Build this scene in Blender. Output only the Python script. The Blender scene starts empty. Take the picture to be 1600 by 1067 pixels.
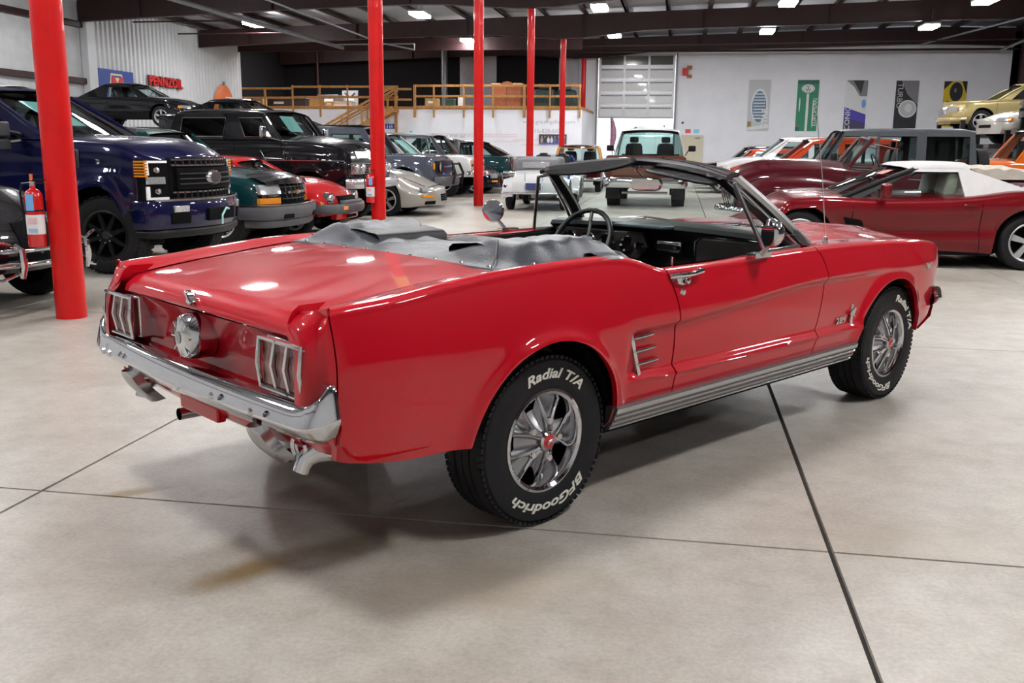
import bpy, bmesh, math, random
from mathutils import Vector, Matrix
random.seed(7)
SC = bpy.context.scene
COL = SC.collection
PI = math.pi
# ---------------------------------------------------------------- camera
cam_d = bpy.data.cameras.new('camera'); cam = bpy.data.objects.new('camera', cam_d); COL.objects.link(cam)
cam_d.sensor_width = 36.0; cam_d.lens = 1477.1/1600*36.0; cam_d.clip_end = 200; cam_d.clip_start = .05
CP, CY, CR, CH = 0.2011, 0.1713, 0.0099, 1.3711
_F0 = Vector((-math.sin(CY), math.cos(CY), 0)); _R0 = Vector((math.cos(CY), math.sin(CY), 0)); _U0 = Vector((0, 0, 1))
_F = _F0*math.cos(CP) - _U0*math.sin(CP); _U = _U0*math.cos(CP) + _F0*math.sin(CP)
_R = _R0*math.cos(CR) + _U*math.sin(CR); _U = _U*math.cos(CR) - _R0*math.sin(CR)
cam.matrix_world = Matrix(((_R.x, _U.x, -_F.x, 0), (_R.y, _U.y, -_F.y, 0), (_R.z, _U.z, -_F.z, CH), (0, 0, 0, 1)))
SC.camera = cam
# ---------------------------------------------------------------- world and exposure
w = bpy.data.worlds.new('world'); SC.world = w; w.use_nodes = True
w.node_tree.nodes['Background'].inputs[0].default_value = (.75, .8, .9, 1)
w.node_tree.nodes['Background'].inputs[1].default_value = .25
SC.view_settings.view_transform = 'Standard'; SC.view_settings.look = 'None'
SC.view_settings.exposure = 0.0; SC.view_settings.gamma = 1.0; SC.view_settings.use_curve_mapping = False
SC.cycles.use_denoising = True
SC.cycles.max_bounces = 7; SC.cycles.diffuse_bounces = 3; SC.cycles.glossy_bounces = 4
SC.cycles.transparent_max_bounces = 16; SC.cycles.sample_clamp_indirect = 6.0
SC.cycles.caustics_reflective = False; SC.cycles.caustics_refractive = False
LAMP = 112.0
# ---------------------------------------------------------------- materials
MATS = {}
def _ng(name):
    m = bpy.data.materials.new(name); m.use_nodes = True
    nt = m.node_tree; return m, nt, nt.nodes['Principled BSDF']
def mat(name, col, rough=.5, metal=0., coat=0., noise=0., nscale=8., bump=0., bscale=60., emit=None, estr=0., spec=.5, flake=0.):
    if name in MATS: return MATS[name]
    m, nt, b = _ng(name)
    b.inputs['Base Color'].default_value = (*col, 1); b.inputs['Roughness'].default_value = rough
    b.inputs['Metallic'].default_value = metal; b.inputs['Coat Weight'].default_value = coat
    b.inputs['Coat Roughness'].default_value = .03; b.inputs['Specular IOR Level'].default_value = spec
    if noise > 0:
        tc = nt.nodes.new('ShaderNodeTexCoord'); n = nt.nodes.new('ShaderNodeTexNoise'); n.inputs['Scale'].default_value = nscale
        n.inputs['Detail'].default_value = 6
        r = nt.nodes.new('ShaderNodeValToRGB'); e = r.color_ramp.elements
        e[0].position = .3; e[1].position = .7
        e[0].color = (*[c*(1-noise) for c in col], 1); e[1].color = (*[min(1, c*(1+noise)) for c in col], 1)
        nt.links.new(tc.outputs['Object'], n.inputs['Vector']); nt.links.new(n.outputs['Fac'], r.inputs['Fac'])
        nt.links.new(r.outputs['Color'], b.inputs['Base Color'])
    if bump > 0:
        tc = nt.nodes.new('ShaderNodeTexCoord'); n = nt.nodes.new('ShaderNodeTexNoise'); n.inputs['Scale'].default_value = bscale
        n.inputs['Detail'].default_value = 4
        bp = nt.nodes.new('ShaderNodeBump'); bp.inputs['Strength'].default_value = bump; bp.inputs['Distance'].default_value = .01
        nt.links.new(tc.outputs['Object'], n.inputs['Vector']); nt.links.new(n.outputs['Fac'], bp.inputs['Height'])
        nt.links.new(bp.outputs['Normal'], b.inputs['Normal'])
    if emit:
        b.inputs['Emission Color'].default_value = (*emit, 1); b.inputs['Emission Strength'].default_value = estr
    MATS[name] = m; return m
def glassmat(name, tint=(.75, .85, .85), refl=.9, dirt=0.):
    if name in MATS: return MATS[name]
    m = bpy.data.materials.new(name); m.use_nodes = True; nt = m.node_tree; nt.nodes.clear()
    o = nt.nodes.new('ShaderNodeOutputMaterial'); t = nt.nodes.new('ShaderNodeBsdfTransparent'); g = nt.nodes.new('ShaderNodeBsdfGlossy')
    x = nt.nodes.new('ShaderNodeMixShader'); lw = nt.nodes.new('ShaderNodeLayerWeight'); lw.inputs['Blend'].default_value = .5
    pw = nt.nodes.new('ShaderNodeMath'); pw.operation = 'POWER'; nt.links.new(lw.outputs['Facing'], pw.inputs[0]); pw.inputs[1].default_value = 4.
    f = nt.nodes.new('ShaderNodeMath'); f.operation = 'MULTIPLY_ADD'; nt.links.new(pw.outputs[0], f.inputs[0]); f.inputs[1].default_value = .7; f.inputs[2].default_value = .05
    t.inputs['Color'].default_value = (*tint, 1); g.inputs['Roughness'].default_value = .02
    g.inputs['Color'].default_value = (refl, refl, refl, 1)
    nt.links.new(f.outputs[0], x.inputs[0]); nt.links.new(t.outputs[0], x.inputs[1]); nt.links.new(g.outputs[0], x.inputs[2])
    nt.links.new(x.outputs[0], o.inputs['Surface']); MATS[name] = m; return m
def paint(name, col, metal=0., rough=.35, coat=1.):
    return mat(name, col, rough=rough, metal=metal, coat=coat, noise=.05, nscale=3, spec=.08)
RED = mat('red_paint', (.56, .0035, .016), rough=.4, coat=1.0, noise=.03, nscale=2, spec=.08)
REDPOST = mat('post_red_paint', (.66, .008, .008), rough=.4, coat=.3, spec=.2, noise=.08, nscale=5)
CHROME = mat('chrome', (.78, .78, .8), rough=.06, metal=1., noise=.03, nscale=30)
CHROMED = mat('dull_chrome', (.6, .6, .62), rough=.22, metal=1., noise=.06, nscale=30)
STEEL = mat('wheel_steel', (.42, .42, .44), rough=.32, metal=.85, noise=.05, nscale=30)
ALLOY = mat('alloy_silver', (.62, .62, .63), rough=.3, metal=.7, noise=.04, nscale=30)
GUN = mat('charcoal_wheel', (.05, .05, .055), rough=.35, metal=.3, noise=.05)
RUBBER = mat('tyre_rubber', (.013, .013, .015), rough=.6, spec=.25, noise=.2, nscale=12, bump=.15, bscale=80)
BLACK = mat('black_plastic', (.008, .008, .009), rough=.4, spec=.3, noise=.1)
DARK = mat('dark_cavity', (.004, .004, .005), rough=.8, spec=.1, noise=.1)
VINYL = mat('black_vinyl', (.05, .056, .07), rough=.33, noise=.1, nscale=14, bump=.25, bscale=160)
VINYLD = mat('dark_interior_vinyl', (.012, .012, .014), rough=.38, noise=.1, nscale=14, bump=.2, bscale=160)
WHITE = mat('white_lettering', (.8, .78, .7), rough=.6, noise=.04)
AMBER = mat('amber_lens', (.85, .3, .02), rough=.15, coat=.6, noise=.05)
REDLENS = mat('red_lens', (.16, .012, .012), rough=.12, coat=.8, noise=.08, nscale=40)
LENS = mat('clear_lens', (.62, .64, .66), rough=.1, metal=.55, noise=.25, nscale=60)
GLASS = glassmat('window_glass', (.55, .68, .66))
GLASSC = glassmat('clear_windscreen_glass', (.78, .88, .87))
GLASSD = glassmat('dark_window_glass', (.10, .12, .12))
SEATM = mat('tan_seat', (.35, .33, .27), rough=.6, noise=.1)
TAN = mat('tan_folded_cloth', (.55, .5, .42), rough=.8, noise=.12)
WOOD = mat('railing_timber', (.42, .20, .055), rough=.6, noise=.25, nscale=10)
STICK = mat('pale_blue_paper', (.45, .78, .76), rough=.7, noise=.04)
PAPER = mat('white_paper', (.8, .8, .8), rough=.7, noise=.04)
# ---------------------------------------------------------------- mesh helpers
class MB:
    def __init__(s): s.v = []; s.f = []; s.m = []; s.cm = 0
    def add(s, vs, fs):
        o = len(s.v); s.v += [tuple(p) for p in vs]
        for f in fs: s.f.append([i+o for i in f]); s.m.append(s.cm)
        return s
    def box(s, c, d, rot=None, rz=0., taper=1.):
        vs = []
        for z in (-.5, .5):
            k = taper if z > 0 else 1.
            for x, y in ((-.5, -.5), (.5, -.5), (.5, .5), (-.5, .5)): vs.append(Vector((x*d[0]*k, y*d[1]*k, z*d[2])))
        M = rot if rot is not None else Matrix.Rotation(rz, 3, 'Z')
        vs = [M @ v + Vector(c) for v in vs]
        return s.add(vs, [(0, 3, 2, 1), (4, 5, 6, 7), (0, 1, 5, 4), (1, 2, 6, 5), (2, 3, 7, 6), (3, 0, 4, 7)])
    def grid(s, R, cu=False, cv=False):
        n, m = len(R), len(R[0]); vs = [p for r in R for p in r]; fs = []
        for i in range(n if cu else n-1):
            for j in range(m if cv else m-1):
                a, b, c, d = i*m+j, ((i+1) % n)*m+j, ((i+1) % n)*m+(j+1) % m, i*m+(j+1) % m
                fs.append((a, b, c, d))
        return s.add(vs, fs)
    def tube(s, pts, r, n=8, cap=True, closed=False):
        pts = [Vector(p) for p in pts]; N = len(pts); R = []
        up = Vector((0, 0, 1)); prev = None
        for i, p in enumerate(pts):
            if closed: t = pts[(i+1) % N]-pts[i-1]
            else: t = pts[min(i+1, N-1)]-pts[max(i-1, 0)]
            t.normalize()
            a = prev if prev is not None else (up if abs(t.z) < .9 else Vector((1, 0, 0)))
            x = t.cross(a)
            if x.length < 1e-4: x = t.cross(Vector((0, 1, 0)))
            x.normalize(); y = x.cross(t).normalized(); prev = y
            rr = r[i] if isinstance(r, (list, tuple)) else r
            R.append([p + x*rr*math.cos(2*PI*k/n) + y*rr*math.sin(2*PI*k/n) for k in range(n)])
        o = len(s.v); s.grid(R, cu=closed, cv=True)
        if cap and not closed:
            s.f.append([o+k for k in range(n)][::-1]); s.m.append(s.cm)
            s.f.append([o+(N-1)*n+k for k in range(n)]); s.m.append(s.cm)
        return s
    def cyl(s, a, b, r, n=16, r2=None):
        return s.tube([a, b], [r, r if r2 is None else r2], n)
    def lathe(s, prof, o=(0, 0, 0), axis='Y', n=32, sgn=1, close=False):
        """prof: list of (radius, axial)"""
        R = []
        for r, a in prof:
            row = []
            for k in range(n):
                c, q = r*math.cos(2*PI*k/n), r*math.sin(2*PI*k/n)
                if axis == 'Y': p = (c, a*sgn, q)
                elif axis == 'X': p = (a*sgn, c, q)
                else: p = (c, q, a*sgn)
                row.append((p[0]+o[0], p[1]+o[1], p[2]+o[2]))
            R.append(row)
        return s.grid(R, cu=close, cv=True)
    def prism(s, poly, a, b, ax='Y'):
        """poly of 2D points extruded between a and b along axis"""
        n = len(poly)
        def P(u, v, w): return (u, w, v) if ax == 'Y' else ((w, u, v) if ax == 'X' else (u, v, w))
        vs = [P(u, v, a) for u, v in poly] + [P(u, v, b) for u, v in poly]
        fs = [list(range(n))[::-1], list(range(n, 2*n))] + [(i, (i+1) % n, n+(i+1) % n, n+i) for i in range(n)]
        return s.add(vs, fs)
    def quad(s, a, b, c, d): return s.add([a, b, c, d], [(0, 1, 2, 3)])
    def xf(s, fn): s.v = [tuple(fn(Vector(p))) for p in s.v]; return s
    def mirror(s):
        n = len(s.v); s.v += [(x, -y, z) for x, y, z in s.v]
        s.f += [[i+n for i in f][::-1] for f in s.f]; s.m += s.m[:]; return s
    def build(s, name, mats, parent=None, ang=35, bevel=0., loc=None, subd=0, solid=0., fixn=True):
        me = bpy.data.meshes.new(name); me.from_pydata(s.v, [], s.f)
        mats = mats if isinstance(mats, (list, tuple)) else [mats]
        for q in mats: me.materials.append(q)
        if len(mats) > 1: me.polygons.foreach_set('material_index', s.m)
        if fixn:
            bm = bmesh.new(); bm.from_mesh(me); bmesh.ops.recalc_face_normals(bm, faces=bm.faces); bm.to_mesh(me); bm.free()
        me.polygons.foreach_set('use_smooth', [True]*len(me.polygons))
        me.set_sharp_from_angle(angle=math.radians(ang)); me.update()
        o = bpy.data.objects.new(name, me); COL.objects.link(o)
        if parent: o.parent = parent
        if loc: o.location = loc
        if bevel > 0:
            md = o.modifiers.new('bevel', 'BEVEL'); md.width = bevel; md.segments = 2; md.limit_method = 'ANGLE'; md.angle_limit = math.radians(40)
            md.harden_normals = False
        if solid: md = o.modifiers.new('solid', 'SOLIDIFY'); md.thickness = solid; md.offset = 0
        return o
def flipy(mb):
    r = MB(); r.v = [(x, -y, z) for x, y, z in mb.v]; r.f = [f[::-1] for f in mb.f]; r.m = mb.m[:]; return r
def both(fn, name, mats, parent, **k):
    """build a right-hand part and its mirrored left-hand twin"""
    mb = fn(); a = mb.build(name, mats, parent, **k); b = flipy(mb).build(name, mats, parent, **k); return a, b
def tag(o, label=None, cat=None, group=None, kind=None):
    if label: o['label'] = label
    if cat: o['category'] = cat
    if group: o['group'] = group
    if kind: o['kind'] = kind
    return o
def empty(name, loc=(0, 0, 0), rz=0., label=None, cat=None, group=None, kind=None, parent=None):
    o = bpy.data.objects.new(name, None); COL.objects.link(o); o.location = loc; o.rotation_euler = (0, 0, rz)
    o.empty_display_size = .1
    if parent: o.parent = parent
    return tag(o, label, cat, group, kind)
def lerp(a, b, t): return a+(b-a)*t
def ss(a, b, x):
    if a == b: return 1. if x >= a else 0.
    t = max(0, min(1, (x-a)/(b-a))); return t*t*(3-2*t)
def tab(T):
    """smooth (monotone cubic) interpolation through a table of (x, y)"""
    xs = [p[0] for p in T]; ys = [p[1] for p in T]; n = len(T)
    if n == 1: return lambda x: ys[0]
    d = [(ys[i+1]-ys[i])/(xs[i+1]-xs[i]) for i in range(n-1)]
    m = [d[0]] + [0 if d[i-1]*d[i] <= 0 else 2*d[i-1]*d[i]/(d[i-1]+d[i]) for i in range(1, n-1)] + [d[-1]]
    def f(x):
        if x <= xs[0]: return ys[0]
        if x >= xs[-1]: return ys[-1]
        i = 0
        while x > xs[i+1]: i += 1
        h = xs[i+1]-xs[i]; t = (x-xs[i])/h
        return ((1+2*t)*(1-t)**2*ys[i] + t*(1-t)**2*h*m[i] + t*t*(3-2*t)*ys[i+1] + t*t*(t-1)*h*m[i+1])
    return f
def text_mb(s, size=1., depth=.01, shear=0., bold=0., align='CENTER', space=1.):
    """flat lettering as a mesh builder, in the XY plane, extruded along Z"""
    c = bpy.data.curves.new('t', 'FONT'); c.body = s; c.size = size; c.extrude = depth; c.shear = shear; c.offset = bold
    c.align_x = align; c.align_y = 'CENTER'; c.resolution_u = 3; c.space_character = space
    o = bpy.data.objects.new('t', c); COL.objects.link(o); me = o.to_mesh()
    mb = MB(); mb.v = [tuple(v.co) for v in me.vertices]; mb.f = [list(p.vertices) for p in me.polygons]; mb.m = [0]*len(mb.f)
    o.to_mesh_clear(); bpy.data.objects.remove(o); bpy.data.curves.remove(c); return mb
def copy_tree(o, parent=None):
    c = o.copy(); COL.objects.link(c); c.parent = parent
    for ch in list(o.children): copy_tree(ch, c)
    return c
# ---------------------------------------------------------------- the hall
XL, XR, YB, YF = -20.8, 15.0, -4.0, 49.0
def roofz(x): return 6.25 + .0265*(x-XL) if x < 11 else 7.09 - .03*(x-11)
# floor: slabs with recessed joints
m, nt, b = _ng('polished_concrete')
tc = nt.nodes.new('ShaderNodeNewGeometry')
def NZ(scale, detail=6, rough=.6, vec=None):
    n = nt.nodes.new('ShaderNodeTexNoise'); n.inputs['Scale'].default_value = scale; n.inputs['Detail'].default_value = detail
    n.inputs['Roughness'].default_value = rough; nt.links.new(vec or tc.outputs['Position'], n.inputs['Vector']); return n
def RAMP(n, stops):
    r = nt.nodes.new('ShaderNodeValToRGB'); e = r.color_ramp.elements
    while len(e) < len(stops): e.new(.5)
    for i, (p, c) in enumerate(stops): e[i].position = p; e[i].color = (*c, 1)
    nt.links.new(n.outputs[0], r.inputs['Fac']); return r
def MIX(a, bb, f, mode='MIX', fac=None):
    x = nt.nodes.new('ShaderNodeMix'); x.data_type = 'RGBA'; x.blend_type = mode
    if f is not None: nt.links.new(f, x.inputs[0])
    else: x.inputs[0].default_value = fac
    nt.links.new(a, x.inputs[6]); nt.links.new(bb, x.inputs[7]); return x.outputs[2]
n1 = NZ(.55, 8, .62); r1 = RAMP(n1, [(.28, (.37, .32, .26)), (.5, (.51, .475, .42)), (.72, (.60, .575, .535))])
n2 = NZ(5.5, 8, .7); r2 = RAMP(n2, [(.33, (.74, .72, .70)), (.6, (1, 1, 1))])
c12 = MIX(r1.outputs[0], r2.outputs[0], None, 'MULTIPLY', .8)
n3 = NZ(60, 4, .7); r3 = RAMP(n3, [(.35, (.78, .78, .78)), (.62, (1.0, 1.0, 1.0))])
c3 = MIX(c12, r3.outputs[0], None, 'MULTIPLY', .8)
# old oil / rust stains with their own shape, where they lie on the slab
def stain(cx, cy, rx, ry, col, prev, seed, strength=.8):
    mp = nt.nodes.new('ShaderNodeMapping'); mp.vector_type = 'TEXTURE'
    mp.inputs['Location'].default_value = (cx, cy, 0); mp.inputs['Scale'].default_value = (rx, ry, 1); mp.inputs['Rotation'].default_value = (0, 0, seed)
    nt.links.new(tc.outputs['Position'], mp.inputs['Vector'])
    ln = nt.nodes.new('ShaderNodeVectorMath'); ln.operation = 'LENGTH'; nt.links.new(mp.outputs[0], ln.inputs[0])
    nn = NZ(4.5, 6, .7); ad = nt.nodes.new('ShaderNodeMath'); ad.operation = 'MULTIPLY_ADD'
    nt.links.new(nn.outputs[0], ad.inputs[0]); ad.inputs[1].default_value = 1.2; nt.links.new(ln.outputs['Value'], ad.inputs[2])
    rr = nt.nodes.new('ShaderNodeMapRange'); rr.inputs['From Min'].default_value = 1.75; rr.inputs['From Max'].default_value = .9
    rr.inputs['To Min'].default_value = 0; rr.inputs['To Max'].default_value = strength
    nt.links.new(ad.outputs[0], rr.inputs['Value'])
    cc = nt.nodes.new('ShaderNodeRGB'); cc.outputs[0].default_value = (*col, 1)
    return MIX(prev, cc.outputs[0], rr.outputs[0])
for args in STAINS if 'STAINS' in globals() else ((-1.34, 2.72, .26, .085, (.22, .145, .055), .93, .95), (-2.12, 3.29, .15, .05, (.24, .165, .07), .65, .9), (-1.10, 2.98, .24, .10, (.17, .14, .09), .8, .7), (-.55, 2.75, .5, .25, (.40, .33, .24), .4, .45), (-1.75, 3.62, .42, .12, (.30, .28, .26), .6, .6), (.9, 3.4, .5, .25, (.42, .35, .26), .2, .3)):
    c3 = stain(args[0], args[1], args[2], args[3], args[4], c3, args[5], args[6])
nt.links.new(c3, b.inputs['Base Color'])
rr = nt.nodes.new('ShaderNodeMapRange'); nt.links.new(n1.outputs[0], rr.inputs['Value']); rr.inputs['To Min'].default_value = .3; rr.inputs['To Max'].default_value = .5
nt.links.new(rr.outputs[0], b.inputs['Roughness'])
bp = nt.nodes.new('ShaderNodeBump'); bp.inputs['Strength'].default_value = .08; bp.inputs['Distance'].default_value = .004
nt.links.new(n3.outputs[0], bp.inputs['Height']); nt.links.new(bp.outputs['Normal'], b.inputs['Normal'])
CONC = m
JOINT = mat('joint_filler', (.02, .018, .016), rough=.9, noise=.3)
floor = MB().box(((XL+XR)/2, 22.5, -.16), (XR-XL+1, 54, .3)).build('floor', JOINT); tag(floor, kind='structure')
jx = [-2.48+3.059*k for k in range(-6, 6)]; jx = [XL-.4] + [x for x in jx if XL < x < XR] + [XR+.4]
jy = [3.24+3.83*k for k in range(-2, 13)]; jy = [YB-.5] + [y for y in jy if YB < y < YF] + [YF+.4]
for i in range(len(jx)-1):
    for j in range(len(jy)-1):
        g = .007 if jx[i+1] > .5 and jx[i+1] < .7 else .004; g0 = .007 if .5 < jx[i] < .7 else .004
        x0, x1, y0, y1 = jx[i]+g0, jx[i+1]-g, jy[j]+.0032, jy[j+1]-.0032
        mb = MB()
        q = .003
        mb.add([(x0, y0, -.012), (x1, y0, -.012), (x1, y1, -.012), (x0, y1, -.012), (x0+q, y0+q, 0), (x1-q, y0+q, 0), (x1-q, y1-q, 0), (x0+q, y1-q, 0)],
               [(4, 5, 6, 7), (0, 1, 5, 4), (1, 2, 6, 5), (2, 3, 7, 6), (3, 0, 4, 7)])
        mb.build('floor_slab', CONC, floor, ang=10)
# walls
WALLW = mat('white_wall_paint', (.86, .885, .95), rough=.75, noise=.03, nscale=1.5)
SHEET = mat('white_steel_sheet', (.62, .63, .65), rough=.5, noise=.04, nscale=2)
SHEETG = mat('grey_insulation_sheet', (.50, .51, .52), rough=.8, noise=.08, nscale=2.5)
MAROON = mat('maroon_steel', (.030, .009, .010), rough=.55, noise=.2, nscale=3)
INSUL = mat('white_roof_insulation', (.42, .43, .47), rough=.8, noise=.08, nscale=1.5)
PURL = mat('dark_purlin_steel', (.022, .008, .009), rough=.6, noise=.2, nscale=3)
GREYP = mat('galvanised_pipe', (.20, .21, .23), rough=.4, metal=.6, noise=.1)
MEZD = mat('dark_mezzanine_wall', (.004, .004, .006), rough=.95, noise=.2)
YM = 43.6
# left wall: near part smooth insulated sheets with girts, far part ribbed steel
wl = MB().box((XL-.1, (YB+31.2)/2, 3.3), (.15, 31.2-YB, 6.6)).build('wall_left', SHEETG); tag(wl, kind='structure')
for k in range(11):
    y = YB+1.2+3.2*k
    MB().box((XL-.02, y, 3.2), (.02, .05, 6.2)).build('seam_strip', SHEETG, wl)
for z in (3.55, 5.45):
    MB().box((XL+.06, (YB+31.3)/2, z), (.14, 31.3-YB, .2)).build('wall_girt', MAROON, wl)
pst = MB().box((XL+.12, 31.55, 3.1), (.28, .5, 6.2)); pst.build('corner_post', SHEET, wl, bevel=.02)
wl2 = MB().box((XL-.1, (31.2+YM)/2, 3.3), (.12, YM-31.2+.3, 6.6)).build('wall_left_ribbed', SHEET); tag(wl2, kind='structure')
y = 31.95; 
while y < YM:
    MB().prism([(y, XL-.05), (y+.05, XL+.03), (y+.13, XL+.03), (y+.18, XL-.05)], 0, 6.3, ax='Z').xf(lambda p: Vector((p.y, p.x, p.z))).build('wall_rib', SHEET, wl2, ang=20)
    y += .29
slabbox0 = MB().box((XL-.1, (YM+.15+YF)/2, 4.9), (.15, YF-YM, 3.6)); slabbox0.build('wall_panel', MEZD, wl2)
# back wall (banner wall), door opening cut out
DX0, DX1, DZ = -4.28, -.42, 6.02
DOX0 = -4.2
wb = empty('wall_back', kind='structure')
def slabbox(name, x0, x1, y0, y1, z0, z1, m, parent=None, bevel=0):
    return MB().box(((x0+x1)/2, (y0+y1)/2, (z0+z1)/2), (x1-x0, y1-y0, z1-z0)).build(name, m, parent, bevel=bevel)
slabbox('wall_panel', -5.2, DX0, YF, YF+.2, 0, 7, WALLW, wb)
slabbox('wall_panel', DX1, XR+.1, YF, YF+.2, 0, 7.1, WALLW, wb)
slabbox('wall_panel', DX0, DX1, YF, YF+.2, DZ, 7, WALLW, wb)
# room beyond the roll-up door: bright white bay
BRIGHT = mat('bright_white_bay', (.85, .85, .87), rough=.8, noise=.02)
wbay = slabbox('wall_bay', DX0-6, DX1+6, YF+9, YF+9.2, 0, 7, BRIGHT); tag(wbay, kind='structure')
bf = slabbox('floor_bay', DX0-6, DX1+6, YF+.2, YF+9.2, -.1, -.001, mat('bay_concrete', (.6, .6, .6), rough=.5, noise=.1)); tag(bf, kind='structure')
bc = slabbox('ceiling_bay', DX0-6, DX1+6, YF+.2, YF+9.2, 6.9, 7.0, BRIGHT); tag(bc, kind='structure')
wr = slabbox('wall_right', XR, XR+.2, YB, YF, 0, 7.2, MAROON); tag(wr, kind='structure')
for k in range(7):
    MB().box((XR-.08, 6.8+8.3*k if k < 5 else 48.2, 3.4), (.25, .35, 6.8)).build('wall_column', MAROON, wr)
slabbox('wall_panel', XR-.05, XR+.02, 30, YF, 0, .3, MAROON, wr)
wf = slabbox('wall_front', XL-.2, XR+.2, YB-.2, YB, 0, 7, SHEETG); tag(wf, kind='structure')
# mezzanine: lower white wall, deck, dark back, side return
wm = slabbox('wall_mezzanine', XL, -4.45, YM, YM+.15, 0, 3.12, WALLW); tag(wm, kind='structure')
ws = slabbox('wall_return', -4.6, -4.45, YM+.15, YF, 0, 3.12, WALLW); tag(ws, kind='structure')
md = slabbox('mezzanine_floor', XL, -4.42, YM-.02, YF, 3.12, 3.24, WOOD); tag(md, kind='structure')
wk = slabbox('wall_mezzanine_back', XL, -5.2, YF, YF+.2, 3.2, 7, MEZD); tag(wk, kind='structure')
slabbox('wall_panel', -12.2+.9, -9.4, YF-.1, YF-.02, 3.24, 6.4, mat('pale_partition', (.45, .47, .52), rough=.8, noise=.05), wk)
slabbox('wall_panel', -6.2, -5.2, YF-.1, YF-.02, 3.24, 6.4, MATS['pale_partition'], wk)
MB().cyl((-11.9, 48, 3.24), (-11.9, 48, 6.4), .17, 16).build('duct_pipe', GREYP, wk)
MB().cyl((-18.6, 48, 3.24), (-18.6, 48, 6.2), .08, 12).build('duct_pipe', MAROON, wk)
# roof: insulation deck, purlins, frames
ce = MB()
ce.grid([[(XL-.2, y, roofz(XL)+.2), (-4.9, y, roofz(-4.9)+.2), (5, y, roofz(5)+.2), (11, y, roofz(11)+.2), (XR+.2, y, roofz(XR)+.2)] for y in (YB-.2, 20, YF+.2)])
ceo = ce.build('ceiling', INSUL, solid=.1); tag(ceo, kind='structure')
x = XL+.6
while x < XR:
    z = roofz(x)
    MB().box((x, (YB+YF)/2, z+.09), (.09, YF-YB, .2)).box((x+.05, (YB+YF)/2, z+.0), (.16, YF-YB, .02)).build('roof_purlin', PURL, ceo)
    x += 1.62
FR = [-1.5, 6.8, 14.9, 22.9, 31.2, 39.7, 48.25]
bz = tab([(XL, 5.53), (-16.5, 5.69), (-12.6, 5.83), (-8.3, 5.92), (-4.9, 5.74), (-1.2, 6.06), (5, 6.17), (11, 6.30), (XR, 6.18)])
for Y in FR:
    fr = MB(); top = []; bot = []
    xs = [XL+.05+(XR-XL-.1)*k/30 for k in range(31)]
    for sx in (-.01, .01):
        pass
    fr.grid([[(xx, Y-.012, bz(xx)), (xx, Y-.012, roofz(xx))] for xx in xs])
    fr.grid([[(xx, Y+.012, bz(xx)), (xx, Y+.012, roofz(xx))] for xx in xs])
    fr.grid([[(xx, Y-.12, bz(xx)), (xx, Y+.12, bz(xx)), (xx, Y+.12, bz(xx)+.02), (xx, Y-.12, bz(xx)+.02)] for xx in xs], cv=True)
    f = fr.build('roof_beam', MAROON, ceo)
    k = 0
    for xx in xs[2::4]:
        MB().box((xx, Y-.06, (bz(xx)+roofz(xx))/2), (.014, .1, roofz(xx)-bz(xx))).build('beam_stiffener', MAROON, f)
# eave beam over the mezzanine opening
MB().box(((XL-4.5)/2, YM+.0, 6.0), (XL*-1-4.5, .14, .55)).build('roof_beam', MAROON, ceo)
# sprinkler / service pipes
def pipe(pts, r, m=GREYP, name='ceiling_pipe'): MB().tube(pts, r, 10).build(name, m, ceo)
pipe([(-15.2, 14, 5.6), (-14.7, 41.0, 5.6)], .075)
pipe([(-11.7, 14, 5.5), (-12.1, 37.8, 5.5)], .03)
pipe([(-14.2, 38.2, 5.45), (-10.7, 38.2, 5.45)], .03); pipe([(-10.7, 38.2, 5.45), (-10.7, 38.2, 5.2)], .03); pipe([(-12.1, 37.8, 5.48), (-10.7, 38.15, 5.22)], .03)
pipe([(13.9, 47.2, 5.9), (12.4, 20, 6.2)], .06)
pipe([(-5, 47.6, 6.0), (14.8, 47.6, 6.0)], .05, MAROON)
pipe([(10.4, 47.0, 6.15), (13, 35, 6.3)], .04)
pipe([(XL+.3, 34.2, 5.9), (-16.5, 34.2, 5.9)], .03, MAROON)
pipe([(XL+.3, 37.5, 5.85), (-15.5, 37.5, 5.85)], .03, MAROON)
pipe([(-5, 44.5, 5.95), (14.5, 44.5, 6.1)], .035, MAROON)
# lamps: LED high bays
LAMPM = mat('lamp_panel_lit', (1, 1, 1), emit=(1.0, .99, .985), estr=LAMP)
LAMPB = mat('lamp_housing', (.5, .5, .5), rough=.5, noise=.05)
spots = [(-16.76, 36.66), (-9.49, 34.68), (-16.94, 44.3), (-9.57, 43.1), (-2.92, 33.63), (-2.96, 41.5), (3.2, 40.75), (3.21, 33.14), (9.12, 39.89), (9.24, 33.38)]
labs = ['farther left high bay lamp over the black coupe on its lift', 'high bay lamp in front of the timber railing, left of the third red post', 'high bay lamp low over the timber railing, left of the second red post',
        'high bay lamp touching the third red post from the left in the photo', 'high bay lamp near the top edge above the roll-up door', 'high bay lamp just above the roll-up door top', 'high bay lamp above the green wall banner',
        'high bay lamp at the top edge above the blue car banner', 'high bay lamp above the headlamp banner, near the ridge', 'high bay lamp cut by the top edge above the yellow banner']
L2 = []
for y in (26.4, 18.4, 10.4, 2.8):
    for x in (-16.8, -9.6, -2.95, 3.2, 9.2): L2.append((x, y))
lp = None
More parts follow.
